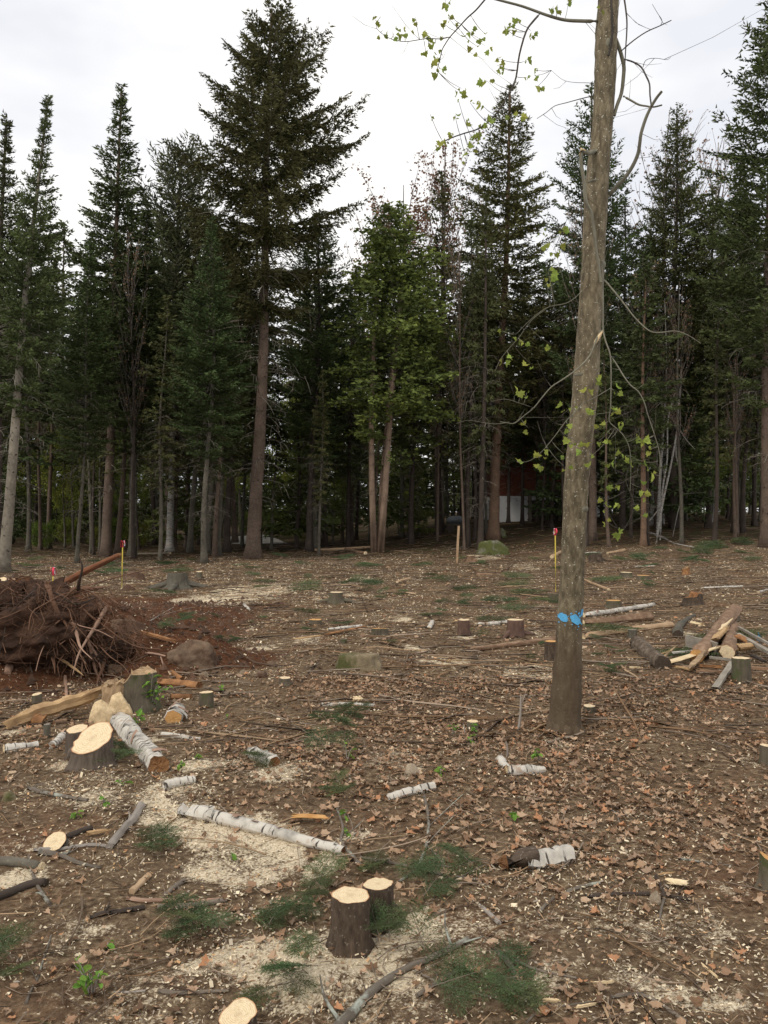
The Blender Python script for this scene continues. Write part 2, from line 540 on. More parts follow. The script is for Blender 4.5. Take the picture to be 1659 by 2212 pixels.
M['siding'] = flat_mat('red_siding', (0.18, 0.054, 0.03), 0.7, 6, 0.25)
M['white_wall'] = flat_mat('white_wall', (0.84, 0.84, 0.84), 0.7, 3, 0.08)
M['roof'] = flat_mat('roof_shingle', (0.10, 0.085, 0.08), 0.8, 10, 0.3)
M['glass'] = flat_mat('window_glass', (0.10, 0.11, 0.12), 0.1, 2, 0.1)
M['deck'] = flat_mat('deck_board', (0.08, 0.065, 0.05), 0.8, 8, 0.3)
M['grey_tarp'] = flat_mat('grey_tarp', (0.14, 0.15, 0.16), 0.6, 5, 0.3)
M['driveway'] = flat_mat('driveway_gravel', (0.26, 0.24, 0.21), 0.9, 4, 0.2)
M['sawdust'] = flat_mat('sawdust', (0.62, 0.47, 0.28), 0.95, 40, 0.25)


def rock_mat(name, c, moss, thr):
    m, nt, b = new_mat(name)
    v = coords(nt, 'Object', (1, 1, 1))
    n1 = noise(nt, v, 9, 7, 0.7)
    n2 = noise(nt, v, 3.2, 5, 0.65)
    cc = ramp(nt, n1, [(0.3, tuple(0.55 * x for x in c)), (0.7, tuple(1.35 * x for x in c))])
    cc = mixc(nt, ramp(nt, n2, [(thr, (0, 0, 0)), (thr + 0.1, (1, 1, 1))]), cc, mixc(nt, n1, tuple(0.5 * x for x in moss), tuple(1.5 * x for x in moss)))
    nt.links.new(cc, b.inputs['Base Color'])
    bump(nt, b, n1, 0.03)
    return m


M['rock_mossy'] = rock_mat('mossy_rock', (0.235, 0.185, 0.115), (0.085, 0.085, 0.03), 0.48)
M['rock_green'] = rock_mat('green_rock', (0.17, 0.16, 0.12), (0.085, 0.095, 0.03), 0.40)
M['rock_brown'] = rock_mat('brown_rock', (0.17, 0.115, 0.075), (0.085, 0.048, 0.03), 0.45)
M['rock_grey'] = rock_mat('grey_rock', (0.33, 0.265, 0.19), (0.20, 0.145, 0.095), 0.55)


def mottled_bark(m_name, dark_at):
    """birch log that is rotten and bare towards one end (v runs along the log)"""
    m, nt, b = new_mat(m_name)
    return m

M['knot'] = flat_mat('bark_knot', (0.035, 0.026, 0.02), 0.9, 30, 0.3)

M['hollow_bark'] = bark_mat('hollow_bark', (0.04, 0.028, 0.02), (0.12, 0.088, 0.063), (0.30, 0.245, 0.18), 12, 9, bd=0.014, low=.3)

# ------------------------------------------------------------------ ground
# sawdust patches: crop, x, y, half width, half height (crop units), strength
DUST = [('F', 430, 1090, 330, 75, 1.0), ('F', 640, 1230, 240, 110, 1.1), ('F', 560, 1420, 200, 70, 0.6), ('F', 120, 1080, 220, 60, .55),
        ('F', 1030, 930, 170, 110, .75), ('F', 80, 470, 150, 110, .8), ('F', 380, 625, 110, 55, .9), ('F', 500, 500, 70, 40, .6),
        ('E', 110, 660, 110, 60, 1.2), ('E', 320, 590, 90, 80, 1.1), ('E', 1050, 290, 190, 60, .95), ('E', 1330, 400, 190, 70, .8), ('E', 1100, 150, 160, 60, .75),
        ('E', 500, 620, 120, 40, .45), ('E', 560, 1010, 190, 60, .6), ('E', 1520, 1100, 170, 60, .85), ('E', 560, 190, 180, 60, .5), ('E', 1500, 560, 220, 90, .65), ('E', 250, 180, 160, 60, .35),
        ('A', 1500, 380, 230, 60, .85), ('A', 1250, 410, 180, 35, .55), ('A', 1240, 1440, 220, 60, .75), ('A', 960, 1270, 110, 45, .7), ('A', 470, 1430, 130, 70, .6), ('A', 700, 1540, 250, 50, .45),
        ('A', 80, 1230, 110, 60, .6), ('B', 120, 350, 160, 40, .6), ('B', 1210, 785, 130, 28, 1.15), ('B', 1010, 715, 90, 22, 1.0), ('B', 340, 665, 90, 22, .8), ('B', 60, 710, 90, 22, .9), ('B', 890, 535, 60, 14, .8),
        ('B', 1330, 645, 60, 20, .9), ('B', 870, 1430, 330, 60, .6), ('B', 150, 1500, 160, 60, .5), ('B', 1470, 150, 140, 18, .7), ('B', 720, 290, 60, 16, .8), ('B', 620, 375, 50, 16, .8), ('B', 430, 400, 60, 14, .6),
        ('C', 150, 870, 170, 60, .7), ('C', 320, 1290, 130, 60, .4), ('C', 240, 640, 90, 25, .6), ('C', 1200, 630, 80, 25, .7), ('C', 1430, 520, 60, 20, .7), ('C', 1600, 1440, 70, 50, .7), ('C', 150, 210, 100, 20, .45),
        ('H', 700, 880, 420, 130, .42), ('H', 900, 950, 300, 60, .5), ('H', 400, 1000, 380, 110, .45), ('H', 1100, 1380, 400, 120, .5), ('H', 300, 1330, 330, 90, .5), ('H', 1300, 700, 300, 60, .35), ('H', 1480, 1480, 180, 80, .7), ('H', 1350, 420, 260, 60, .3),
        ('F', 1450, 1000, 250, 120, .4), ('F', 1000, 1480, 250, 80, .45), ('E', 900, 1250, 350, 120, .35), ('E', 1100, 1500, 350, 90, .3), ('E', 60, 480, 120, 60, .3)]
DW = []
for c, x, y, a, b_, s in DUST:
    if c in 'EF':
        a *= 1.55; b_ *= 1.45; s *= .92
    g0 = GK(c, x, y); g1 = GK(c, x, y - b_); g2 = GK(c, x, y + b_); ge = GK(c, x + a, y)
    DW.append((g0.x, g0.y, max(abs(ge.x - g0.x), .02), max(abs(g1.y - g2.y) / 2, .03), s))


def dust(x, y):
    x = np.asarray(x, float); y = np.asarray(y, float)
    wx = x + 0.16 * vnoise(x / .16, y / .16, 21) + .22 * vnoise(x / .45, y / .45, 23); wy = y + 0.16 * vnoise(x / .16, y / .16, 22) + .25 * vnoise(x / .45, y / .45, 24)
    d = np.zeros_like(x)
    for gx, gy, a, b_, s in DW:
        q = ((wx - gx) / a) ** 2 + ((wy - gy) / b_) ** 2
        d = np.maximum(d, s * np.clip(1.4 - q, 0, 1) ** 1.0 * 1.0)
    return np.clip(d * (1.0 + 1.0 * fbm(x / .22, y / .22, 25, 3)), 0, 1.1)


def bank(x, y):
    q = np.sqrt(((x + 4.15) / 2.0) ** 2 + ((y - 9.3) / 2.1) ** 2)
    q2 = np.sqrt(((x + 2.35) / 1.05) ** 2 + ((y - 8.7) / 1.0) ** 2)
    q3 = np.sqrt(((x + 4.6) / 2.4) ** 2 + ((y - 12.5) / 3.2) ** 2)
    return np.clip((1.25 - np.minimum(np.minimum(q, q2), q3)) * 4 + 1.5 * fbm(x / .5, y / .5, 31, 3), 0, 1)


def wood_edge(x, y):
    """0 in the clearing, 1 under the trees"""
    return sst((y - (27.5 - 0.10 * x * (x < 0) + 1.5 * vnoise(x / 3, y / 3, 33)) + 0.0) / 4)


ys = [-8.0]
while ys[-1] < 420:
    y = ys[-1]
    ys.append(y + (0.5 if y < 1 else max(0.045, 0.0135 * y)))
ys = np.array(ys)
t = np.linspace(-1, 1, 301)
sx = np.sign(t) * (0.35 * np.abs(t) + 0.65 * np.abs(t) ** 2.4)
hw = (np.abs(ys) * 0.9 + 5)
X = sx[None, :] * hw[:, None]; Y = np.repeat(ys[:, None], len(t), 1)
Z = T(X, Y)
gv = np.stack([X, Y, Z], -1).reshape(-1, 3)
i = np.arange(len(ys) - 1)[:, None] * len(t) + np.arange(len(t) - 1)[None, :]
gf = np.stack([i, i + 1, i + len(t) + 1, i + len(t)], -1).reshape(-1, 4)
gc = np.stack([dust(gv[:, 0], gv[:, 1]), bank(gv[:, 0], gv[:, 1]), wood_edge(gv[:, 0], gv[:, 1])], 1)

gm, nt, b = new_mat('forest_ground')
at = nt.nodes.new('ShaderNodeAttribute'); at.attribute_name = 'tint'
sp = nt.nodes.new('ShaderNodeSeparateColor'); nt.links.new(at.outputs['Color'], sp.inputs['Color'])
vec = coords(nt, 'Object', (1, 1, 1), False)
n_f = noise(nt, vec, 26, 6, 0.75)
n_m = noise(nt, vec, 3.0, 5, 0.65)
n_h = noise(nt, vec, 90, 3, 0.7)
base = ramp(nt, n_f, [(0.34, (0.042, 0.027, 0.016)), (0.47, (0.125, 0.084, 0.051)), (0.57, (0.245, 0.176, 0.11)), (0.68, (0.45, 0.355, 0.235))])
base = mixc(nt, ramp(nt, n_m, [(0.35, (0, 0, 0)), (0.65, (0.6, 0.6, 0.6))]), base, (0.155, 0.110, 0.071))
n_l = noise(nt, vec, 0.9, 4, 0.6)
base = mixc(nt, ramp(nt, n_l, [(0.52, (0, 0, 0)), (0.66, (.55, .55, .55))]), base, mixc(nt, n_f, (0.05, 0.024, 0.014), (0.27, 0.15, 0.09)))
soil = ramp(nt, n_f, [(0.3, (0.035, 0.016, 0.009)), (0.55, (0.115, 0.053, 0.029)), (0.75, (0.20, 0.10, 0.056))])
base = mixc(nt, sp.outputs['Green'], base, soil)
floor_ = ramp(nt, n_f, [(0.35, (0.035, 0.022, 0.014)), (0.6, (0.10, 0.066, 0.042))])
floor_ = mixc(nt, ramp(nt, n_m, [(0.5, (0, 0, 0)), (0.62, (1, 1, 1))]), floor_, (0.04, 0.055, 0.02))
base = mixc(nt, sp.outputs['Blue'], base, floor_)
dst = ramp(nt, n_h, [(0.3, (0.42, 0.32, 0.21)), (0.5, (0.72, 0.60, 0.42)), (0.7, (0.84, 0.75, 0.57))])
ma = nt.nodes.new('ShaderNodeMath'); ma.operation = 'MULTIPLY_ADD'; ma.inputs[1].default_value = 1.6
ms = nt.nodes.new('ShaderNodeMath'); ms.operation = 'ADD'; ms.inputs[1].default_value = -1.06
nt.links.new(n_h, ms.inputs[0])
mq = nt.nodes.new('ShaderNodeMath'); mq.operation = 'ADD'
nt.links.new(ms.outputs[0], mq.inputs[0]); nt.links.new(n_f, mq.inputs[1])
nt.links.new(sp.outputs['Red'], ma.inputs[0]); ma.inputs[1].default_value = 1.45
mv = nt.nodes.new('ShaderNodeMath'); mv.operation = 'MULTIPLY'; mv.inputs[1].default_value = 2.2
nt.links.new(mq.outputs[0], mv.inputs[0]); nt.links.new(mv.outputs[0], ma.inputs[2])
base = mixc(nt, ramp(nt, ma.outputs[0], [(0.38, (0, 0, 0)), (0.95, (1, 1, 1))]), base, dst)
nt.links.new(base, b.inputs['Base Color'])
b.inputs['Roughness'].default_value = 1.0
b.inputs['Specular IOR Level'].default_value = 0.02
bump(nt, b, n_f, 0.03)
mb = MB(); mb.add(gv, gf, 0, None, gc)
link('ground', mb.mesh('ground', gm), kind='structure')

# ------------------------------------------------------------------ conifers
UP = np.array([0, 0, 1.0])


def foliage(mb, rng, z0, az, L, el, up, hang, twig_gap, twig_len, tuft_gap, tl, tw, mat=0, col=(1, 1, 1), s0=0.12, origin=None, cvar=0.25, wild=0.35, tipcol=None, roll=0.0):
    """needle tufts on side twigs of many branches at once (all array arguments one per branch)"""
    nb = len(L)
    nt_ = np.maximum(3, (L * (1 - s0) / twig_gap).astype(int))
    B = np.repeat(np.arange(nb), nt_ * 2)
    within = np.concatenate([np.repeat(np.arange(k), 2) for k in nt_])
    side = np.tile([1.0, -1.0], int(nt_.sum()))
    s = s0 + (1 - s0) * (within + rng.uniform(0, 1, len(B))) / np.repeat(nt_, nt_ * 2)
    s = np.clip(s, 0, 1)
    ca, sa = np.cos(az), np.sin(az)
    O = np.zeros((nb, 3)) if origin is None else origin

    def pt(bi, q):
        r = L[bi] * q * np.cos(el[bi])
        z = z0[bi] + L[bi] * (np.sin(el[bi]) * q + up[bi] * q * q)
        return np.stack([r * ca[bi], r * sa[bi], z], 1) + O[bi]

    p = pt(B, s); fw = pt(B, s + 0.05) - p
    fw /= np.linalg.norm(fw, axis=1)[:, None]
    sd = np.stack([-sa[B], ca[B], np.zeros(len(B))], 1) * side[:, None]
    if roll:
        ra = rng.normal(0, roll, len(B))[:, None]
        sd = sd * np.cos(ra) + UP * np.sin(ra)
    env = np.minimum(1.0, (1.02 - s) * 1.7) * (0.55 + 0.45 * np.minimum(1, s * 3))
    tlg = twig_len * L[B] ** 0.75 * env * rng.uniform(0.55, 1.25, len(B)) + 0.05
    td = fw * 0.75 + sd * rng.uniform(0.5, 1.0, len(B))[:, None] + UP * rng.uniform(-0.15, 0.2, len(B))[:, None]
    td /= np.linalg.norm(td, axis=1)[:, None]
    hg = hang * rng.uniform(0.2, 1.3, len(B))
    k = np.maximum(2, (tlg / tuft_gap).astype(int))
    W = np.repeat(np.arange(len(B)), k)
    q = np.concatenate([(np.arange(a) + 0.5) / a for a in k])
    q = np.clip(q + rng.uniform(-.1, .1, len(q)), 0, 1)
    pp = p[W] + td[W] * (tlg[W] * q)[:, None] - UP * (hg[W] * tlg[W] * q * q)[:, None]
    pp = pp + rng.normal(0, tl * 0.22, pp.shape)
    dd = td[W] + rng.normal(0, wild, pp.shape) - UP * (hg[W] * q * 0.8)[:, None]
    dd /= np.linalg.norm(dd, axis=1)[:, None]
    a = np.cross(dd, rng.normal(0, 1, pp.shape)); a /= np.linalg.norm(a, axis=1)[:, None] + 1e-9
    sz = rng.uniform(0.7, 1.3, len(pp))[:, None]
    v = np.stack([pp - a * tw * .5 * sz, pp + a * tw * .5 * sz, pp + dd * tl * sz], 1).reshape(-1, 3)
    bc = rng.uniform(1 - cvar, 1 + cvar, nb)[B][W] * rng.uniform(0.8, 1.2, len(W))
    c = np.asarray(col)[None, :] * bc[:, None]
    if tipcol is not None:
        w = np.clip((q * 0.7 + s[W] * 0.6 - 0.55), 0, 1)[:, None] * rng.uniform(0, 1, (len(W), 1))
        c = c * (1 - w) + np.asarray(tipcol)[None, :] * w
    c = np.repeat(c, 3, 0)
    f = np.arange(len(pp) * 3).reshape(-1, 3)
    mb.add(v, f, mat, None, c, False)


def limb_tubes(mb, rng, z0, az, L, el, up, r0, mat=1, n=3, seg=4, every=1):
    for j in range(0, len(L), every):
        q = np.linspace(0, 0.95, seg)
        r = L[j] * q * math.cos(el[j])
        z = z0[j] + L[j] * (math.sin(el[j]) * q + up[j] * q * q)
        pts = np.stack([r * math.cos(az[j]), r * math.sin(az[j]), z], 1)
        rr = r0 * (0.4 + 0.6 * L[j] / L.max()) * (1 - 0.85 * q)
        tube(mb, pts, rr, n, mat, (1, 1, 1))


def conifer_crown(name, seed, H, prof, gap, per, el0, el1, up, hang, twig_gap, twig_len, tuft_gap, tl, tw, needle, bark='dead_twig',
                  ragged=0.25, col=(1, 1, 1), tipcol=None, cvar=0.25, limb_r=0.03, limbs=True, asym=None, leader=True):
    """prof: (fraction from the top, radius / H) pairs"""
    rng = np.random.default_rng(seed)
    pt = np.array([p[0] for p in prof]); pr = np.array([p[1] for p in prof])
    z0 = []; az = []; L = []; el = []; ups = []
    d = 0.012 * H
    while d < pt[-1] * H:
        f = d / H
        R = np.interp(f, pt, pr) * H
        k = max(3, int(round(per * (0.6 + 0.4 * min(1, R / (0.12 * H))))))
        a0 = rng.uniform(0, 6.28)
        for q in range(k):
            a = a0 + 6.283 * q / k + rng.uniform(-.4, .4)
            l = R * rng.uniform(1 - ragged * 1.6, 1 + ragged * 0.5)
            if asym is not None:
                l *= asym(a, f)
            if rng.random() < 0.04 + (.22 if 'deep' not in name else .4) * max(0, f / pt[-1] - .3):
                continue
            e = np.interp(f, [0, pt[-1]], [el0, el1]) + rng.uniform(-.1, .1)
            z0.append(H - d + rng.uniform(-.5, .5) * gap - l * math.sin(e) * 0.55); az.append(a); L.append(max(l, 0.1) / math.cos(e)); el.append(e); ups.append(up * rng.uniform(.5, 1.5))
        d += gap * (0.45 + 0.55 * min(1, R / (0.1 * H))) * rng.uniform(.8, 1.2)
    z0, az, L, el, ups = map(np.array, (z0, az, L, el, ups))
    mb = MB()
    foliage(mb, rng, z0, az, L, el, ups, hang, twig_gap, twig_len, tuft_gap, tl, tw, 0, col, tipcol=tipcol, cvar=cvar)
    if leader:     # needles on the leading shoot
        n = int(1.2 / tuft_gap * 4)
        zz = rng.uniform(H - 0.07 * H, H, n)
        pp = np.stack([rng.normal(0, .012, n), rng.normal(0, .012, n), zz], 1)
        dd = rng.normal(0, 1, (n, 3)); dd[:, 2] = np.abs(dd[:, 2]) + .6; dd /= np.linalg.norm(dd, axis=1)[:, None]
        a = np.cross(dd, rng.normal(0, 1, (n, 3))); a /= np.linalg.norm(a, axis=1)[:, None]
        l2 = tl * np.interp(zz, [H * .93, H], [1.3, .5])[:, None]
        v = np.stack([pp - a * tw * .4, pp + a * tw * .4, pp + dd * l2], 1).reshape(-1, 3)
        mb.add(v, np.arange(3 * n).reshape(-1, 3), 0, None, np.asarray(col), False)
    if limbs:
        limb_tubes(mb, rng, z0, az, L, el, ups, limb_r)
    return mb.mesh(name, [M[needle], M[bark]])


def bare_twigs(name, seed, H, zlo, zhi, n, lmax, stubs=60, mat='dead_twig', droop=0.35, rad=0.013):
    """dead lower branches and knots on the bare part of a stem of height H"""
    rng = np.random.default_rng(seed)
    mb = MB()
    for k in range(n):
        z = H * (zlo + (zhi - zlo) * rng.random() ** 0.8)
        a = rng.uniform(0, 6.283); l = lmax * rng.uniform(.25, 1) * (0.55 + 0.45 * (z / H - zlo) / (zhi - zlo))
        e = rng.uniform(-.15, .35)
        q = np.linspace(0, 1, 5)
        bend = rng.uniform(-.3, .3)
        aa = a + bend * q
        r = l * q
        pts = np.stack([r * np.cos(aa), r * np.sin(aa), z + l * (math.sin(e) * q - droop * q * q)], 1)
        tube(mb, pts, rad * (1.05 - 0.85 * q), 3, 0, (1, 1, 1) * np.array(rng.uniform(.7, 1.5)))
        for j in range(int(2 + 5 * rng.random())):
            s = rng.uniform(.25, .95); p0 = pts[0] + (pts[-1] - pts[0]) * 0
            ii = s * 4; i0 = min(int(ii), 3); p0 = pts[i0] + (pts[i0 + 1] - pts[i0]) * (ii - i0)
            d = rng.normal(0, 1, 3); d[2] -= .5; d += 0.8 * (pts[-1] - pts[0]) / l
            d /= np.linalg.norm(d)
            l2 = l * rng.uniform(.12, .4)
            p1 = p0 + d * l2 * .5; p2 = p0 + d * l2 + np.array([0, 0, -.15 * l2])
            tube(mb, [p0, p1, p2], [rad * .5, rad * .4, rad * .2], 3, 0, (1, 1, 1) * np.array(rng.uniform(.8, 1.6)))
    for k in range(stubs):
        z = H * rng.uniform(0.03, zhi); a = rng.uniform(0, 6.283)
        d = np.array([math.cos(a), math.sin(a), 0.25])
        tube(mb, [d * 0.0 + np.array([0, 0, z]), np.array([0, 0, z]) + d * rng.uniform(.16, .24)], [.014, .008], 4, 0, (.35, .3, .28), cap='b')
    return mb.mesh(name, M[mat])


FIR = [(0, .004), (.05, .012), (.1, .024), (.16, .042), (.25, .07), (.35, .098), (.45, .118), (.55, .115), (.62, .09), (.7, .055)]
FIR_T = [(0, .004), (.07, .012), (.14, .022), (.2, .045), (.3, .078), (.42, .10), (.52, .105), (.6, .08), (.68, .05)]
SPR = [(0, .006), (.05, .03), (.12, .062), (.22, .098), (.34, .13), (.46, .145), (.58, .13), (.66, .10), (.76, .06)]
BIG = [(0, .006), (.04, .036), (.10, .085), (.16, .115), (.20, .145), (.27, .165), (.325, .19), (.36, .13), (.42, .15), (.5, .12), (.58, .06)]
CRN = {}
CRN['fir_a'] = (conifer_crown('fir_crown', 11, 16, FIR, .29, 7, .35, -.05, .10, .15, .10, .32, .042, .13, .06, 'needle_fir', cvar=.3), 16)
CRN['fir_b'] = (conifer_crown('fir_crown', 12, 16, FIR_T, .29, 7, .45, .0, .10, .15, .10, .32, .042, .13, .06, 'needle_fir', cvar=.3), 16)
CRN['spr_a'] = (conifer_crown('spruce_crown', 13, 16, SPR, .40, 7, .35, -.1, .18, .35, .10, .32, .045, .14, .06, 'needle_spruce', tipcol=(1.3, 1.15, .8)), 16)
CRN['spr_b'] = (conifer_crown('spruce_crown', 14, 16, SPR, .42, 6, .45, .0, .2, .3, .10, .34, .045, .14, .06, 'needle_fir', ragged=.4), 16)
CRN['big'] = (conifer_crown('spruce_crown', 15, 19.4, BIG,   .55, 7, .48, -.04, .24, .8, .075, .36, .031, .13, .056, 'needle_spruce', tipcol=(1.35, 1.15, .75), ragged=.30, limb_r=.04,
                            asym=lambda a, f: 1.06 + .07 * math.cos(a + 1.257)), 19.4)
PIN = [(0, .03), (.06, .07), (.15, .11), (.3, .13), (.45, .13), (.6, .10)]
CRN['pine'] = (conifer_crown('pine_crown', 16, 13, PIN, .36, 7, .8, .2, .25, -.1, .11, .28, .05, .2, .05, 'needle_pine', cvar=.25, tipcol=(1.5, 1.35, .8)), 13)
DEEP = [(0, .01), (.1, .05), (.25, .10), (.4, .13), (.55, .12), (.72, .07)]
CRN['deep_a'] = (conifer_crown('deep_conifer_crown', 17, 16, DEEP, .55, 5, .3, -.15, .05, .3, .16, .34, .08, .26, .12, 'needle_fir', ragged=.4), 16)
CRN['deep_b'] = (conifer_crown('deep_conifer_crown', 18, 16, [(p, r * .85) for p, r in DEEP], .6, 5, .3, -.2, .05, .3, .16, .36, .08, .26, .12, 'needle_spruce', ragged=.45), 16)
YNG = [(0, .01), (.15, .07), (.4, .14), (.7, .19), (.95, .19)]
CRN['young_a'] = (conifer_crown('young_crown', 19, 6, YNG, .32, 5, .3, -.1, .05, .3, .12, .36, .07, .2, .085, 'needle_fir', ragged=.4), 6)
CRN['young_b'] = (conifer_crown('young_crown', 20, 6, [(p, r * 1.15) for p, r in YNG], .38, 5, .2, -.15, .05, .4, .13, .4, .075, .2, .085, 'needle_fir', ragged=.5, col=(1.25, 1.15, .9)), 6)
TWG = {'t': (bare_twigs('bare_twigs', 31, 16, .08, .56, 110, 1.9, 0), 16),
       'f': (bare_twigs('bare_twigs', 32, 16, .2, .55, 60, 1.6, 0), 16),
       'd': (bare_twigs('bare_twigs', 33, 16, .1, .55, 80, 2.1, 0, rad=.016), 16),
       'big': (bare_twigs('bare_twigs', 34, 19.4, .10, .62, 100, 2.8, 0, rad=.018), 19.4)}


def leafy_crown(name, seed, H, zlo, zhi, R, n_limb, leaves, size, leafmat, barkmat, clump=.35, upw=.9, twigs=5, cvar=.3, extra=None):
    """deciduous crown: rising limbs, fine twigs, leaves clustered along them"""
    rng = np.random.default_rng(seed)
    mb = MB(); tips = []
    for k in range(n_limb):
        z = H * rng.uniform(zlo, zhi * .85); a = rng.uniform(0, 6.283)
        frac = 1 - abs((z / H - zlo) / (zhi - zlo) - .35)
        l = R * H * rng.uniform(.5, 1.1) * frac
        q = np.linspace(0, 1, 5)
        pts = np.stack([l * q * math.cos(a), l * q * math.sin(a), z + l * upw * q * (0.6 + .5 * q)], 1) + np.cumsum(rng.normal(0, .03 * l, (5, 3)), 0)
        pts[:, 2] = np.minimum(pts[:, 2], H)
        tube(mb, pts, .02 * (H / 12) * (1.05 - .9 * q), 3, 1, (1, 1, 1))
        for j in range(twigs):
            ii = rng.uniform(1, 4); i0 = min(int(ii), 3); p0 = pts[i0] + (pts[i0 + 1] - pts[i0]) * (ii - i0)
            d = rng.normal(0, .6, 3) + (pts[-1] - pts[0]) / l; d[2] += .4; d /= np.linalg.norm(d)
            l2 = l * rng.uniform(.2, .55)
            p2 = p0 + d * l2
            tube(mb, [p0, (p0 + p2) / 2 + rng.normal(0, .02, 3), p2], [.009, .006, .003], 3, 1, (1, 1, 1) * np.array(rng.uniform(.7, 1.3)))
            tips.append((p0, p2))
    if leaves:
        p0 = np.array([a for a, _ in tips]); p2 = np.array([b for _, b in tips])
        w = rng.integers(0, len(tips), leaves)
        s = rng.uniform(.1, 1.1, leaves)[:, None]
        pp = p0[w] + (p2[w] - p0[w]) * s + rng.normal(0, clump * .35, (leaves, 3))
        dd = rng.normal(0, 1, pp.shape); dd[:, 2] -= .3; dd /= np.linalg.norm(dd, axis=1)[:, None]
        a = np.cross(dd, rng.normal(0, 1, pp.shape)); a /= np.linalg.norm(a, axis=1)[:, None]
        sz = size * rng.uniform(.6, 1.3, leaves)[:, None]
        v = np.stack([pp, pp + dd * sz * .5 + a * sz * .4, pp + dd * sz, pp + dd * sz * .5 - a * sz * .4], 1).reshape(-1, 3)
        tc = rng.uniform(1 - cvar, 1 + cvar, len(tips))[w][:, None] * rng.uniform(.8, 1.2, (leaves, 1)) * np.array([1, 1, 1])
        mb.add(v, np.arange(4 * leaves).reshape(-1, 4), 0, None, np.repeat(tc, 4, 0), False)
    return mb.mesh(name, [M[leafmat], M[barkmat]])


CRN['green'] = (leafy_crown('leafy_crown', 41, 10, .2, 1.0, .26, 46, 6500, .12, 'leaf_green', 'dead_twig', .5), 10)
CRN['bush'] = (leafy_crown('leafy_crown', 42, 3, .05, .95, .35, 26, 3500, .09, 'leaf_green', 'dead_twig', .35), 3)
CRN['red'] = (leafy_crown('budding_crown', 43, 14, .4, 1.0, .13, 46, 3600, .10, 'leaf_red', 'bud_twig', .25, 1.9, 6), 14)
CRN['bare'] = (leafy_crown('bare_crown', 44, 13, .35, 1.0, .12, 50, 900, .08, 'leaf_red', 'bud_twig', .2, 1.8, 9), 13)


def cedar_crown():
    """three-stemmed white cedar: ragged fans of bright scale leaves, bare below"""
    rng = np.random.default_rng(51)
    mb = MB()
    H = 11.6
    pr = np.array([(0, .3), (.08, .85), (.2, 1.3), (.34, 1.5), (.5, 1.45), (.62, 1.05), (.75, .5)])
    z0 = []; az = []; L = []; el = []
    for k in range(300):
        f = rng.uniform(0.0, .60) ** 1.0
        if k < 16:
            f = rng.uniform(.6, .74)
        a = rng.uniform(0, 6.283)
        z0.append(H * (1 - f) - .25); az.append(a)
        L.append(np.interp(f, pr[:, 0], pr[:, 1]) * rng.uniform(.45, 1.12)); el.append(rng.uniform(.1, 1.15) if f < .5 else rng.uniform(-.2, .4))
    z0, az, L, el = map(np.array, (z0, az, L, el))
    foliage(mb, rng, z0, az, L, el, np.full(len(L), -.15), .0, .085, .32, .05, .085, .075, 0, (1, 1, 1), s0=.25, cvar=.5, wild=1.1, tipcol=(2.1, 1.75, .9), roll=1.1)
    limb_tubes(mb, rng, z0, az, L, el, np.full(len(L), -.12), .018)
    return mb.mesh('cedar_crown', [M['cedar_leaf'], M['dead_twig']])


CRN['cedar'] = (cedar_crown(), 11.6)


def trunk_mesh(name, H, r0, mat, seed=0, flare=1.5, taper=.85, n=11, top=.02, bend=0.0, knots=0):
    rng = np.random.default_rng(seed)
    q = np.array([-.02, 0, .012, .03, .07, .13, .2, .3, .4, .5, .6, .7, .8, .9, .99])
    r = r0 * np.maximum(top, 1 - taper * np.clip(q, 0, 1) ** 0.9) * (1 + (flare - 1) * np.exp(-np.clip(q, 0, 1) / .012))
    ph = rng.uniform(0, 6.28, 2)
    bx = bend * np.sin(q * 5 + ph[0]) * q * (1 - q) * 4; by = bend * np.sin(q * 4 + ph[1]) * q * (1 - q) * 4
    mb = MB()
    q2 = np.linspace(-.02, .99, 46); r2 = np.interp(q2, q, r) * (1 + .03 * rng.normal(0, 1, 46)); x2 = np.interp(q2, q, bx); y2 = np.interp(q2, q, by)
    tube(mb, np.stack([x2, y2, q2 * H], 1), r2, n, 0, None, .06, rng)
    for k in range(knots):
        z = rng.uniform(.04, .6); a = rng.uniform(0, 6.283); rr = np.interp(z, q, r); d = np.array([math.cos(a), math.sin(a), .3])
        p = np.array([np.interp(z, q, bx), np.interp(z, q, by), z * H]) + d * rr * .8
        w = rng.uniform(.012, .024)
        tube(mb, [p, p + d * (.2 * rr + rng.uniform(.02, .07))], [w, w * .6], 5, 1, cap='b')
    return mb.mesh(name, [M[mat], M['knot']])


def place_tree(name, label, base, top, r_px, bark, crown=None, twig=None, ws=1.0, group=None, cat='tree', depth=None, twig_s=1.0, seed=0, bend=0.0, taper=.85):
    u, v = base
    if depth is None:
        g = G(u, v)
    else:
        x = (u - CU) / FPX * depth; g = Vector((x, depth, Tz(x, depth)))
    tp = P(top[0], top[1], g.y)
    axis = tp - g; H = axis.length
    e = empty(name, g, label, cat, group)
    e.rotation_mode = 'QUATERNION'
    e.rotation_quaternion = Vector((0, 0, 1)).rotation_difference(axis.normalized()) @ Quaternion((0, 0, 1), (seed * 2.399) % 6.283)
    r0 = r_px / 2 * g.y / FPX
    link('trunk', trunk_mesh('trunk', H, r0, bark, seed, bend=bend, taper=taper, knots=0 if 'birch' in bark else (110 if r_px > 14 else 45)), e)
    if crown:
        me, h = CRN[crown]
        c = link('crown', me, e); s = H / h; c.scale = (s * ws, s * ws, s)
    if twig:
        me, h = TWG[twig]
        c = link('twigs', me, e, kind='stuff'); s = H / h; c.scale = (s * twig_s, s * twig_s, s)
    return e, g, H


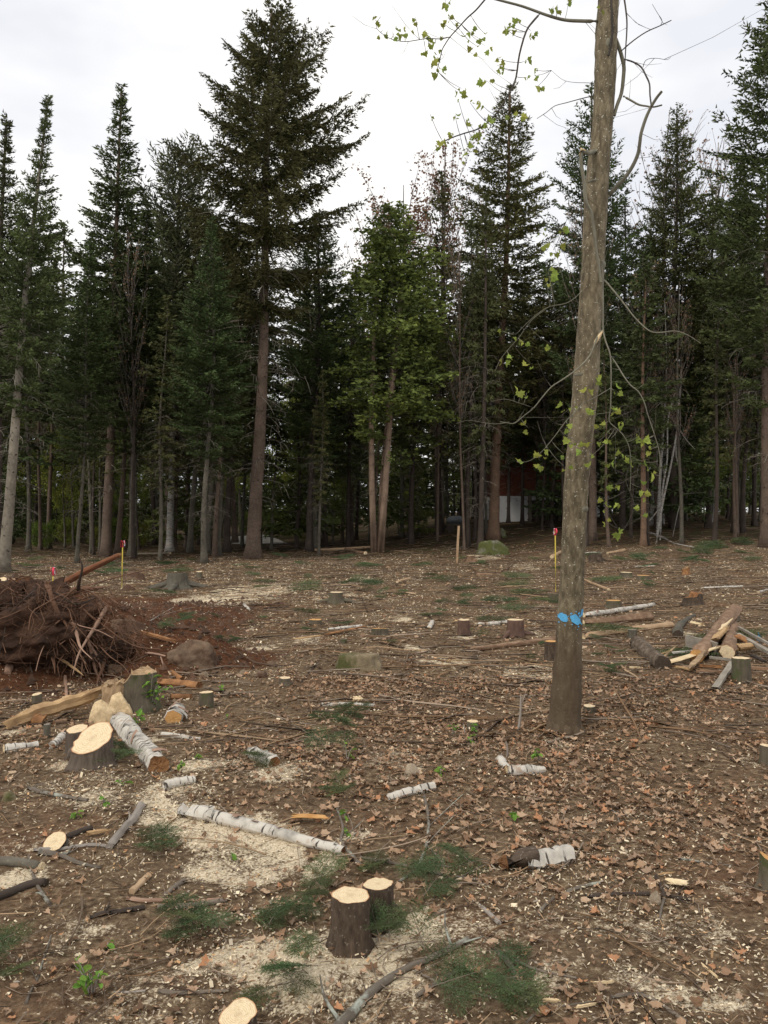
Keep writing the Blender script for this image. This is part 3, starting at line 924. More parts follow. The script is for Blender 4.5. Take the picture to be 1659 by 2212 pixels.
# front rank of the wood, from one side to the other
FT = [
    ('fir_tree', 'tall thin spired fir with pale grey leaning trunk at the picture edge', (6, 1238), (104, 205), 26, 'pale_bark', 'fir_b', 't', .85, None),
    ('fir_tree', 'dark fir cut by the picture edge behind the pale leaning trunk', (-12, 1225), (14, 250), 26, 'dark_bark', 'fir_b', 'f', .95, 25.0),
    ('fir_tree', 'pointed fir spire standing alone against the sky beside the big spruce', (228, 1203), (263, 182), 23, 'spruce_bark', 'fir_a', 't', 1.0, None),
    ('fir_tree', 'shorter bushy fir whose trunk stands just right of the pointed fir', (284, 1203), (318, 455), 17, 'grey_bark', 'fir_a', 't', 1.25, None),
    ('fir_tree', 'slim fir with long bare greenish trunk near the big spruce', (441, 1216), (458, 470), 14, 'grey_bark', 'fir_a', 't', 1.15, None),
    ('fir_tree', 'slim leaning fir between the greenish trunk and the big spruce', (464, 1205), (497, 520), 12, 'spruce_bark', 'spr_b', 't', 1.1, None),
    ('fir_tree', 'thin dark fir with a pale bare trunk left of the pointed fir', (166, 1216), (196, 520), 9, 'grey_bark', 'fir_b', 't', 1.2, None),
    ('fir_tree', 'very thin bare fir stem right beside the birch trunk', (345, 1212), (362, 640), 10, 'grey_bark', 'deep_b', 't', .9, None),
    ('fir_tree', 'brown trunked fir between the birch and the greenish trunk', (404, 1185), (418, 560), 13, 'spruce_bark', 'deep_a', 't', 1.1, None),
    ('pine_tree', 'soft yellowish green pine with rounded top behind the pointed fir', (372, 1175), (392, 332), 18, 'spruce_bark', 'pine', 'd', 1.1, 36.0),
    ('spruce_tree', 'biggest spruce with broad ragged crown rising highest against the white sky', (546, 1207), (588, 8), 30, 'spruce_bark', 'big', 'big', 1.0, None),
    ('spruce_tree', 'dark spruce filling in behind the big spruce on its cedar side', (668, 1180), (690, 452), 15, 'dark_bark', 'spr_b', 'd', 1.1, 33.0),
    ('spruce_tree', 'dark spruce filling in behind the big spruce on its pine side', (490, 1180), (512, 470), 15, 'dark_bark', 'spr_a', 'd', 1.15, 34.0),
    ('fir_tree', 'thin bare sapling trunk between the big spruce and the cedar', (689, 1199), (697, 800), 7, 'grey_bark', 'deep_b', 't', .7, None),
    ('fir_tree', 'thin dark trunk close to the cedar on the big spruce side', (752, 1182), (757, 620), 9, 'dark_bark', 'deep_a', 't', .9, None),
    ('spruce_tree', 'orange barked spruce with dense broad crown standing by the mossy boulder', (1066, 1166), (1102, 183), 24, 'orange_bark', 'spr_a', 't', 1.0, None),
    ('spruce_tree', 'spruce directly behind the blue marked maple trunk', (1279, 1168), (1278, 178), 19, 'spruce_bark', 'spr_b', 't', .85, None),
    ('spruce_tree', 'brownish spruce behind the white birch stems on the maple side', (1455, 1165), (1462, 232), 17, 'dark_bark', 'spr_a', 'd', .85, 36.0),
    ('fir_tree', 'slender straight reddish trunk standing clear beyond the pole pile', (1389, 1181), (1396, 560), 14, 'orange_bark', 'deep_a', 't', 1.0, None),
    ('spruce_tree', 'huge dark spruce leaving the top of the picture at its edge', (1653, 1184), (1672, -45), 22, 'spruce_bark', 'spr_b', 't', 1.0, None),
    ('spruce_tree', 'dark spruce next inward from the huge edge spruce', (1588, 1170), (1600, 330), 14, 'dark_bark', 'fir_a', 't', 1.0, 34.0),
    ('fir_tree', 'dark fir between the cedar and the orange barked spruce', (888, 1176), (902, 560), 12, 'dark_bark', 'spr_b', 't', 1.1, None),
    ('fir_tree', 'tall brown topped conifer behind the cedar near the budding twigs', (946, 1160), (955, 372), 13, 'dark_bark', 'deep_b', 'd', .8, 40.0),
    ('fir_tree', 'bare dark stem left of the orange barked spruce', (1038, 1168), (1050, 420), 14, 'dark_bark', 'deep_b', 't', .6, 31.0),
    ('fir_tree', 'second bare dark stem further left of the orange barked spruce', (1012, 1168), (1018, 470), 10, 'dark_bark', 'deep_a', 't', .55, 32.0),
    ('fir_tree', 'dark trunk with drooping boughs right of the red house', (1345, 1160), (1350, 430), 14, 'dark_bark', 'spr_b', 't', .9, 36.0),
    ('fir_tree', 'dark trunk among the bent birches', (1530, 1165), (1540, 400), 13, 'dark_bark', 'spr_a', 't', .8, 36.0),
    ('fir_tree', 'small dark fir low in front of the red house wall', (1192, 1150), (1196, 860), 10, 'dark_bark', 'young_a', None, 1.1, 38.0),
    ('fir_tree', 'fir hiding low between the cedar and the thin bare sapling', (640, 1165), (644, 760), 10, 'dark_bark', 'young_b', None, 1.0, 36.0),
]
for k, (nm, lb, bs, tp, rp, bk, cr, tw, ws, dp) in enumerate(FT):
    place_tree(nm, lb, bs, tp, rp, bk, cr, tw, ws, None, 'tree', dp, seed=k + 1, bend=.12)

for k, (u_, d_, v_, cr) in enumerate([(1128, 40.5, 575, 'spr_b'), (1160, 42, 640, 'deep_a'), (1182, 39.5, 560, 'spr_a'), (1216, 42, 600, 'spr_b'), (1246, 40, 560, 'deep_b'), (1300, 41, 600, 'spr_b'), (1098, 42.5, 700, 'deep_a')]):
    place_tree('conifer_tree', ['dark spruce whose boughs hang over the roof of the red house', 'thin conifer right in front of the red house wall', 'spruce between the red house wall and the woodpile', 'spruce in front of the far half of the red house', 'slender conifer seen just left of the blue marked trunk before the house',
                                'dark spruce behind the blue marked trunk at the end of the house', 'thin conifer by the white basement corner of the red house'][k], (u_, 1135), (u_ + 6, v_), 8, 'dark_bark', cr, 'd', 1.15, None, 'tree', d_, seed=200 + k)

# white cedar with three stems
e, g, H = place_tree('cedar_tree', 'bright green cedar with three reddish stems from one base', (815, 1196), (862, 452), 22, 'cedar_bark', None, None, seed=60)
for o in list(e.children):
    bpy.data.objects.remove(o)
e.rotation_quaternion = (1, 0, 0, 0)
for (bu, pts, rp) in ((806, [(808, 1192), (803, 1050), (802, 900), (806, 780), (812, 640), (826, 520)], 17), (823, [(822, 1192), (832, 1050), (842, 900), (852, 780), (866, 640), (878, 500)], 19),
                      (816, [(818, 1185), (823, 1050), (836, 900), (850, 740), (868, 620)], 11)):
    mb = MB(); d = g.y + (0.25 if rp == 11 else 0)
    p3 = [P(u, v, d) - g for u, v in [(pts[0][0], pts[0][1] + 10)] + pts]
    r = np.linspace(1, .35, len(p3)) * rp / 2 * d / FPX; r[0] *= 1.5
    tube(mb, p3, r, 10, 0, None, .06, np.random.default_rng(bu))
    link('trunk', mb.mesh('cedar_trunk', M['cedar_bark']), e)
c = link('crown', CRN['cedar'][0], e); s = H / 11.6; c.scale = (s * 1.75, s * 1.75, s * 1.02); c.location = (P(850, 1100, g.y) - g) * Vector((1, 0, 0))
c = link('twigs', TWG['t'][0], e, kind='stuff'); c.scale = (.55, .55, .5)

# broad-leaved trees between the conifers
place_tree('maple_tree', 'budding reddish maple with upright twigs in the gap above the cedar', (868, 1150), (872, 392), 10, 'grey_bark', 'red', None, 1.3, None, 'tree', 42, seed=71)
place_tree('maple_tree', 'tall budding maple with rusty leaf clusters beside the dense broad spruce', (955, 1148), (962, 305), 10, 'grey_bark', 'red', None, .8, None, 'tree', 41, seed=72)
place_tree('maple_tree', 'bare budding maple showing through between the cedar and the big spruce', (800, 1150), (806, 420), 9, 'grey_bark', 'bare', None, 1.1, None, 'tree', 44, seed=73)
place_tree('birch_tree', 'birch with white peeling trunk among the firs by the yellow stake', (366, 1192), (382, 620), 17, 'birch_far', None, 't', 1, None, 'tree', None, seed=74)
place_tree('birch_tree', 'white birch with bare twiggy top beside the brownish spruce', (1405, 1165), (1448, 228), 9, 'birch_far', 'bare', None, 1.0, None, 'tree', 37, seed=75, bend=.35, taper=.8)
place_tree('birch_tree', 'second white birch with bare twigs close to the twiggy topped one', (1430, 1165), (1478, 262), 8, 'birch_far', 'bare', None, .9, None, 'tree', 38, seed=76, bend=.3, taper=.8)
place_tree('birch_tree', 'pale birch rising through dark spruce boughs near the picture edge', (1540, 1165), (1552, 300), 10, 'birch_far', 'bare', None, 1.1, None, 'tree', 40, seed=77, bend=.3, taper=.8)
place_tree('birch_tree', 'thin white birch between the bent birch and the reddish trunk', (1422, 1165), (1436, 640), 8, 'birch_far', 'bare', None, 1.0, None, 'tree', 35, seed=78, bend=.3)


def stem_thing(name, label, pts, d, rpx, mat, cat='tree', forks=()):
    g = Vector((P(pts[0][0], pts[0][1], d).x, d, Tz(P(pts[0][0], 0, d).x, d)))
    e = empty(name, g, label, cat)
    mb = MB()
    p3 = [g * 1.0] + [P(u, v, d) for u, v in pts[1:]]
    p3[0].z -= .05
    p3 = [p - g for p in p3]
    tube(mb, smooth_path(p3, 4), np.linspace(rpx, rpx * .35, 4 * (len(p3) - 1) + 1) / 2 * d / FPX, 7, 0, None, .05, np.random.default_rng(5))
    link('trunk', mb.mesh('trunk', M[mat]), e)
    for fp in forks:
        mb = MB()
        q3 = [P(u, v, d + .1 * i) - g for i, (u, v) in enumerate(fp)]
        tube(mb, smooth_path(q3, 3), np.linspace(rpx * .6, rpx * .2, 3 * (len(q3) - 1) + 1) / 2 * d / FPX, 5, 0)
        link('limb', mb.mesh('limb', M[mat]), e)
    return e


def smooth_path(pts, k=4):
    """Catmull-Rom through the points"""
    p = np.asarray([tuple(a) for a in pts], float)
    q = np.concatenate([[2 * p[0] - p[1]], p, [2 * p[-1] - p[-2]]])
    out = []
    for i in range(1, len(q) - 2):
        for t_ in np.arange(k) / k:
            a, b_, c_, d_ = q[i - 1], q[i], q[i + 1], q[i + 2]
            out.append(.5 * (2 * b_ + (c_ - a) * t_ + (2 * a - 5 * b_ + 4 * c_ - d_) * t_ ** 2 + (3 * b_ - a - 3 * c_ + d_) * t_ ** 3))
    out.append(p[-1])
    return np.array(out)


def KK(c, pts):
    return [K(c, x, y) for x, y in pts]


stem_thing('birch_tree', 'bent white birch arching over with its forked white top hanging down', KK('M', [(960, 1700), (1000, 1480), (1050, 1250), (1085, 1060), (1100, 900), (1112, 760), (1120, 640)]), 31, 5.5, 'birch_far',
           forks=[KK('M', [(1085, 1090), (1085, 1180), (1115, 1300), (1120, 1420), (1090, 1560), (1065, 1680)]), KK('M', [(1000, 1480), (940, 1560), (900, 1600)]), KK('M', [(1105, 1010), (1150, 1080), (1205, 1140)])])
stem_thing('birch_tree', 'leaning white birch beside the bent birch', KK('M', [(985, 1700), (1000, 1400), (1030, 1200), (1035, 960), (1075, 800), (1100, 700)]), 32, 4.5, 'birch_far')

# deep wood behind: copies sharing their meshes
rng = np.random.default_rng(99)
trunk_protos = [trunk_mesh('trunk', 16, .15, b_, 80 + k, bend=.2) for k, b_ in enumerate(('dark_bark', 'spruce_bark', 'grey_bark', 'dark_bark'))]
HOUSE_D = 44.0


def deep_tree(x, y, H, cr, name, label, group, tr=None, tw=True, ws=1.0):
    e = empty(name, Vector((x, y, Tz(x, y))), label, 'tree', group)
    a = rng.uniform(0, 6.283)
    e.rotation_euler = (rng.normal(0, .02), rng.normal(0, .02), a)
    if tr is not None:
        o = link('trunk', trunk_protos[tr], e); s = H / 16; o.scale = (s * rng.uniform(.7, 1.2),) * 2 + (s,)
    me, h = CRN[cr]; s = H / h
    o = link('crown', me, e); o.scale = (s * ws, s * ws, s)
    if tw and rng.random() < .6:
        me, h = TWG['d']; s = H / h
        o = link('twigs', me, e, kind='stuff'); o.scale = (s, s, s)


spots = []


def free(x, y, r):
    for a, b_ in spots:
        if (a - x) ** 2 + (b_ - y) ** 2 < r * r:
            return False
    spots.append((x, y)); return True


n = 0
while n < 92:
    y = rng.uniform(31, 100) if n > 60 else rng.uniform(30.5, 50)
    u = rng.uniform(-120, 1780)
    x = (u - CU) / FPX * y
    if 1055 < u < 1245 and y < 62 or 1245 < u < 1325 and y < 62 and rng.random() < .6:
        continue
    if 555 < u < 645 and y < 62:
        continue
    if not free(x, y, 1.5):
        continue
    vtop = rng.uniform(470, 700) if y < 60 else rng.uniform(500, 660)
    if 150 < u < 215 or 755 < u < 990 or 1190 < u < 1260:
        vtop += 60
    H = EYE + (CV - vtop) * y / FPX - Tz(x, y)
    deep_tree(x, y, min(H, 23), 'deep_a' if rng.random() < .5 else 'deep_b', 'conifer_tree', 'slender dark conifer deep in the wood behind the front rank of trunks', 'dark conifers deep in the wood', int(rng.integers(0, 4)), True, rng.uniform(.8, 1.3))
    n += 1
n = 0
while n < 32:
    y = rng.uniform(29.5, 44); u = rng.uniform(60, 1640); x = (u - CU) / FPX * y
    if 1060 < u < 1160 or 690 < u < 1000 and y < 34 or not free(x, y, .8):
        continue
    e = empty('slim_tree', Vector((x, y, Tz(x, y))), 'slim bare stemmed tree with a thin high crown at the edge of the wood', 'tree', 'slim bare stemmed trees at the wood edge')
    e.rotation_euler = (rng.normal(0, .03), rng.normal(0, .03), rng.uniform(0, 6.28)); H = rng.uniform(7, 14)
    o = link('trunk', trunk_protos[int(rng.integers(0, 4))], e); o.scale = (rng.uniform(.35, .6),) * 2 + (H / 16,)
    me, h = CRN['bare' if rng.random() < .45 else 'deep_b']; s = H / h; o = link('crown', me, e); o.scale = (s * .7, s * .7, s)
    n += 1
n = 0
while n < 80:
    y = rng.uniform(33, 85)
    u = rng.uniform(-80, 1740)
    x = (u - CU) / FPX * y
    if 1040 < u < 1250 and y < 60:
        continue
    if 540 < u < 650 and y < 66:
        continue
    if not free(x, y, 1.1):
        continue
    H = rng.uniform(3.5, 9) * (1.0 if y < 55 else 1.4)
    deep_tree(x, y, H, 'young_a' if rng.random() < .6 else 'young_b', 'young_fir', 'young bushy fir with boughs to the ground in the shade of the wood', 'young firs in the shade of the wood', None, False, rng.uniform(.8, 1.2))
    n += 1
for k, (u, y, H) in enumerate([(225, 46, 9), (330, 55, 8), (120, 52, 9), (700, 52, 9), (655, 60, 11), (1500, 48, 8), (1560, 52, 9), (1400, 56, 10), (180, 60, 12), (1450, 60, 12), (520, 62, 11), (1620, 58, 11), (60, 44, 8), (260, 40, 6), (410, 44, 7), (640, 46, 7), (720, 42, 6), (860, 46, 6), (980, 50, 8), (1210, 60, 9), (1360, 42, 6), (1440, 44, 7), (1520, 40, 6), (1600, 46, 8), (1640, 40, 6), (140, 40, 6), (30, 50, 10), (310, 66, 13), (480, 54, 9), (590, 70, 12), (770, 60, 10), (920, 66, 11), (1130, 70, 12), (1320, 60, 11), (200, 72, 15), (640, 75, 15), (1240, 75, 14)]):
    x = (u - CU) / FPX * y
    deep_tree(x, y, H, 'green', 'maple_tree', 'light green broad-leaved tree glowing between the dark trunks', 'light green broad-leaved trees deep in the wood', 2, False, rng.uniform(.9, 1.2))
for k, (u, y, H) in enumerate([(255, 44, 1.6), (300, 41, 1.5), (345, 46, 1.8), (620, 50, 1.4), (660, 46, 1.5), (590, 64, 2.2), (540, 58, 1.8), (90, 38, 1.4), (150, 42, 1.6), (215, 39, 1.2), (1560, 46, 1.8), (1480, 44, 1.5)]):
    x = (u - CU) / FPX * y
    e = empty('shrub', Vector((x, y, Tz(x, y) - .05)), 'low green leafy shrub on the forest floor behind the trunks', 'shrub', 'low green shrubs behind the trunks')
    c = link('crown', CRN['bush'][0], e); c.scale = (H / 3 * 1.4, H / 3 * 1.4, H / 3)

# the wood goes on: too far off to tell its trees apart
mb = MB(); rg = np.random.default_rng(123)
for k in range(420):
    y = rg.uniform(96, 150); x = rg.uniform(-1, 1) * (.62 * y + 12); z = Tz(x, y); H_ = rg.uniform(5, 10.5) if k % 3 else rg.uniform(3, 7); n_ = 170
    f = rg.random(n_) ** .8; rr = H_ * (.03 + .2 * f) * np.sqrt(rg.random(n_)); a = rg.uniform(0, 6.283, n_)
    p = np.stack([x + rr * np.cos(a), y + rr * np.sin(a), z + H_ * (1 - f * (.95 if k % 3 == 0 else .85))], 1)
    dd_ = np.stack([np.cos(a), np.sin(a), rg.uniform(-.5, .3, n_)], 1); sd_ = np.stack([-np.sin(a), np.cos(a), rg.normal(0, .3, n_)], 1)
    l_ = (.5 + .9 * f)[:, None] * (H_ / 12)
    v = np.stack([p - sd_ * l_ * .35, p + sd_ * l_ * .35, p + dd_ * l_], 1).reshape(-1, 3)
    mb.add(v, np.arange(3 * n_).reshape(-1, 3), 0, None, np.array([1, 1, 1]) * rg.uniform(.7, 1.3), False)
    tube(mb, [(x, y, z - .2), (x, y, z + H_ * .9)], [.16, .03], 4, 1)
link('far_wood', mb.mesh('far_wood', [M['needle_fir'], M['dark_bark']]), kind='stuff')

# ------------------------------------------------------------------ driveway glimpsed between the trunks
mb = MB()
xs = np.linspace(-9.5, -6.6, 14); yy = np.linspace(44, 56, 20)
XX, YY = np.meshgrid(xs, yy); XX = XX + (YY - 50) * -.25
mb.add(np.stack([XX, YY, T(XX, YY) + .03], -1).reshape(-1, 3), [[r * 14 + c_, r * 14 + c_ + 1, (r + 1) * 14 + c_ + 1, (r + 1) * 14 + c_] for r in range(19) for c_ in range(13)])
link('driveway', mb.mesh('driveway', M['driveway']), kind='structure')


# ------------------------------------------------------------------ red house far back in the trees
def box(mb, lo, hi, mat=0, uvs=1.0):
    (x0, y0, z0), (x1, y1, z1) = lo, hi
    v = np.array([(x0, y0, z0), (x1, y0, z0), (x1, y1, z0), (x0, y1, z0), (x0, y0, z1), (x1, y0, z1), (x1, y1, z1), (x0, y1, z1)])
    f = [(0, 3, 2, 1), (4, 5, 6, 7), (0, 1, 5, 4), (1, 2, 6, 5), (2, 3, 7, 6), (3, 0, 4, 7)]
    mb.add(v, f, mat, None, None, False)


def part_box(name, mat, parent, lo, hi, **kw):
    mb = MB(); box(mb, lo, hi)
    return link(name, mb.mesh(name, M[mat]), parent, **kw)


hx0 = (1072 - CU) / FPX * HOUSE_D; hx1 = (1315 - CU) / FPX * HOUSE_D
hz = P(0, 1133, HOUSE_D).z
he = empty('house', Vector(((hx0 + hx1) / 2, HOUSE_D, hz)), 'red sided house with white basement wall half hidden behind the trunks', 'house')
w = (hx1 - hx0) / 2
part_box('basement_wall', 'white_wall', he, (-w, 0, -.6), (w, 7, 1.52))
wall = part_box('upper_wall', 'siding', he, (-w + .02, .05, 1.52), (w - .02, 7, 5.9))
pl = MB(); box(pl, (-w - .02, -.012, -.085), (w + .02, .03, .085)); pm = pl.mesh('plank', M['siding'])
for k in range(24):
    o = link('plank', pm, wall, loc=(0, .01, 1.66 + k * .178)); o.rotation_euler = (-.06, 0, 0)
win = part_box('window', 'white_wall', he, (-.65, -.06, 2.6), (-.55, -.02, 4.6))
win2 = part_box('window', 'white_wall', he, (w - .75, -.06, 2.3), (w - .1, -.02, 3.5))
for k in range(2):
    part_box('pane', 'glass', win2, (w - .71 + k * .3, -.07, 2.36), (w - .46 + k * .3, -.055, 3.44))
dk = part_box('deck', 'deck', he, (-w + 1.3, -2.2, 1.58), (w - 1.2, -.1, 1.78))
for k in range(3):
    part_box('deck_post', 'deck', dk, (-w + 1.35 + k * 1.5, -2.15, -.6), (-w + 1.5 + k * 1.5, -2.0, 1.58))
mb = MB()
mb.add([(-w - .4, -.6, 5.85), (w + .4, -.6, 5.85), (w + .4, 3.5, 8.4), (-w - .4, 3.5, 8.4), (-w - .4, 7.6, 5.85), (w + .4, 7.6, 5.85),
        (-w - .4, -.6, 5.7), (w + .4, -.6, 5.7), (w + .4, 7.6, 5.7), (-w - .4, 7.6, 5.7)],
       [(0, 1, 2, 3), (3, 2, 5, 4), (6, 9, 8, 7), (6, 7, 1, 0), (4, 5, 8, 9)], 0, None, None, False)
mb.add([(-w - .4, -.6, 5.7), (-w - .4, -.6, 5.85), (-w - .4, 3.5, 8.4), (-w - .4, 7.6, 5.85), (-w - .4, 7.6, 5.7)], [(0, 1, 2, 3, 4)], 0, None, None, False)
mb.add([(w + .4, -.6, 5.7), (w + .4, -.6, 5.85), (w + .4, 3.5, 8.4), (w + .4, 7.6, 5.85), (w + .4, 7.6, 5.7)], [(4, 3, 2, 1, 0)], 0, None, None, False)
link('roof', mb.mesh('roof', M['roof']), he)
# firewood under the deck
wp = empty('firewood_stack', he.location + Vector((-.1, -1.6, 0)), 'dark firewood stacked under the deck of the red house', 'firewood')
mb = MB(); tube(mb, [(0, 0, 0), (0, .5, 0)], [.085, .08], 7, 0, cap='ab'); lm = mb.mesh('firewood_log', M['dark_bark'])
zb = Tz(wp.location.x, wp.location.y) - wp.location.z
for r in range(7):
    for c_ in range(15):
        link('firewood_log', lm, wp, loc=(-1.35 + c_ * .175 + .087 * (r % 2), rng.uniform(-.05, .05), zb + .06 + r * .155))
# something grey and covered beside the house
gx = P(985, 1120, 40); gz = Tz(gx.x, 40)
tp_ = empty('covered_trailer', Vector((gx.x, 40, gz)), 'grey covered trailer parked behind the trunks left of the house', 'trailer')
mb = MB()
for (cx, cz, rx, rz, ry) in ((0, .95, .75, .28, .5),):
    th = np.linspace(0, 2 * math.pi, 15)[:-1]; ph = np.linspace(-1.5, 1.5, 9)
    pv = np.array([(cx + rx * math.cos(p) * math.copysign(abs(math.cos(a)) ** .7, math.cos(a)), ry * math.cos(p) * math.sin(a), cz + rz * math.sin(p) + .08 * math.sin(3 * a)) for p in ph for a in th])
    mb.add(pv, [[r * 14 + c_, r * 14 + (c_ + 1) % 14, (r + 1) * 14 + (c_ + 1) % 14, (r + 1) * 14 + c_] for r in range(8) for c_ in range(14)])
tp_.scale = (.62, .62, .62)
link('cover', mb.mesh('cover', M['grey_tarp']), tp_)
part_box('frame', 'deck', tp_, (-.7, -.35, .55), (.7, .35, .68))
for sx_ in (-.45, .45):
    mb = MB(); tube(mb, [(sx_, -.42, .3), (sx_, -.28, .3)], [.3, .3], 14, 0, cap='ab'); link('wheel', mb.mesh('wheel', M['dark_bark']), tp_)

# ------------------------------------------------------------------ maple leaves (shapes shared by the living and the fallen)
_lobe = [(-90, .30), (-62, .66), (-38, .54), (-12, .88), (14, .60), (36, .78), (60, .62), (90, 1.0), (120, .62), (144, .78), (166, .60), (192, .88), (218, .54), (242, .66)]


def leaf_shape(rng, curl, size=1.0):
    o = np.array([(r * math.cos(math.radians(a)) * rng.uniform(.85, 1.12), r * math.sin(math.radians(a)) * rng.uniform(.85, 1.12)) for a, r in _lobe]) * .5
    z = curl * (np.abs(o[:, 0]) ** 1.5 * rng.uniform(.6, 2.2) + np.abs(o[:, 1]) ** 1.6 * rng.uniform(-1, 1.8)) + curl * rng.uniform(-.12, .12, len(o))
    v = np.concatenate([np.stack([o[:, 0], o[:, 1], z], 1), [[0, -.02, 0]]]) * size
    n_ = len(o)
    f = np.array([(i_, (i_ + 1) % n_, n_) for i_ in range(n_)])
    return v, f


# ------------------------------------------------------------------ standing maple with the blue marks
MD = 6.02
TR = [(1625, 1158, 1278), (1600, 1170, 1266), (1585, 1179, 1259), (1560, 1186, 1255), (1480, 1193, 1256), (1400, 1200, 1257), (1330, 1204, 1258), (1250, 1211, 1262), (1150, 1215, 1266), (1050, 1219, 1271),
      (950, 1227, 1280), (850, 1237, 1291), (750, 1245, 1296), (650, 1252, 1301), (576, 1257, 1306), (520, 1259, 1308), (416, 1263, 1314), (347, 1271, 1317), (277, 1280, 1323), (173, 1285, 1330),
      (69, 1287, 1333), (0, 1293, 1337), (-200, 1300, 1340), (-500, 1308, 1342), (-900, 1322, 1348), (-1200, 1330, 1346)]
mg = P(1218, 1590, MD)
maple = empty('maple_tree', mg, 'tall bare maple trunk with blue paint marks standing alone in the clearing', 'tree')
tv = np.array([a[0] for a in TR][::-1], float); tc_ = np.array([(a[1] + a[2]) / 2 for a in TR][::-1]); tw_ = np.array([(a[2] - a[1]) / 2 for a in TR][::-1])
rng = np.random.default_rng(5)
vs = np.concatenate([np.arange(1625, 0, -14), np.arange(0, -1200, -60)])
pts = [P(np.interp(v, tv, tc_), v, MD) - mg for v in vs]
rad = np.interp(vs, tv, tw_) * MD / FPX * (1 + .02 * rng.normal(0, 1, len(vs)))
mb = MB(); tube(mb, pts, rad, 28, 0, None, .03, rng)
trunk = link('trunk', mb.mesh('maple_trunk', M['maple_bark']), maple)
# swellings and scars on the stem
for (u, v, a, b_) in ((1246, 812, 34, 10), (1262, 1100, 26, 14), (1300, 575, 16, 20), (1275, 398, 26, 8), (1308, 105, 14, 26)):
    mb = MB(); th = np.linspace(0, 2 * math.pi, 13)[:-1]; ringv = []
    for s, h in ((1.0, -.004), (.6, .006), (.25, .008)):
        for t_ in th:
            uu = u + a / 2 * s * math.cos(t_); vv = v + b_ / 2 * s * math.sin(t_)
            r = np.interp(vv, tv, tw_); c0 = np.interp(vv, tv, tc_); q = np.clip((uu - c0) / r, -.97, .97)
            rr = r * MD / FPX + h * (1 + rng.uniform(-.2, .2))
            ctr = P(c0, vv, MD)
            ringv.append((ctr.x + rr * q - mg.x, ctr.y - rr * math.sqrt(1 - q * q) - mg.y, ctr.z - mg.z))
    f = [[k * 12 + i_, k * 12 + (i_ + 1) % 12, (k + 1) * 12 + (i_ + 1) % 12, (k + 1) * 12 + i_] for k in range(2) for i_ in range(12)]
    uvb = np.array([(x[0], x[2]) for x in ringv]); mb.add(ringv, f, 0, uvb); mb.add(ringv[24:], [list(range(12))], 0, uvb[24:])
    link('bark_scar', mb.mesh('bark_scar', M['maple_limb']), trunk)


def paint_mark(u, v, a, b_, rot, seed):
    rg = np.random.default_rng(seed)
    th = np.linspace(0, 2 * math.pi, 25)[:-1]
    V = []
    for s in (1.0, .5, .02):
        for t_ in th:
            j = 1 + .06 * math.sin(2 * t_ + seed) + .05 * math.sin(5 * t_ + 2 * seed) + .04 * math.sin(11 * t_ + seed) + rg.uniform(-.13, .1)
            x = a / 2 * s * math.cos(t_) * j; y = b_ / 2 * s * math.sin(t_) * j
            uu = u + x * math.cos(rot) - y * math.sin(rot); vv = v + x * math.sin(rot) + y * math.cos(rot)
            r = np.interp(vv, tv, tw_); c0 = np.interp(vv, tv, tc_); q = np.clip((uu - c0) / r, -.985, .985)
            rr = r * MD / FPX * 1.012 + .004
            ctr = P(c0, vv, MD)
            V.append((ctr.x + rr * q - mg.x, ctr.y - rr * math.sqrt(1 - q * q) - mg.y, ctr.z - mg.z))
    m_ = MB()
    m_.add(V, [[k * 24 + i_, k * 24 + (i_ + 1) % 24, (k + 1) * 24 + (i_ + 1) % 24, (k + 1) * 24 + i_] for k in range(2) for i_ in range(24)])
    link('paint_mark', m_.mesh('paint_mark', M['blue']), trunk)


paint_mark(1213, 1331, 14, 22, -.5, 1)
paint_mark(1237, 1335, 16, 29, -.8, 2)
paint_mark(1252, 1321, 7, 16, .15, 3)
for k, (u_, v_, s_) in enumerate([(1228, 1322, 3.5), (1232, 1327, 4), (1244, 1322, 4.5), (1246, 1328, 5), (1247, 1342, 4), (1243, 1350, 3), (1250, 1345, 3), (1206, 1342, 2.5), (1216, 1347, 2), (1222, 1328, 2), (1238, 1318, 2.5), (1230, 1345, 2), (1241, 1356, 1.8)]):
    paint_mark(u_, v_, s_, s_ * 1.2, .4 * k, 10 + k)

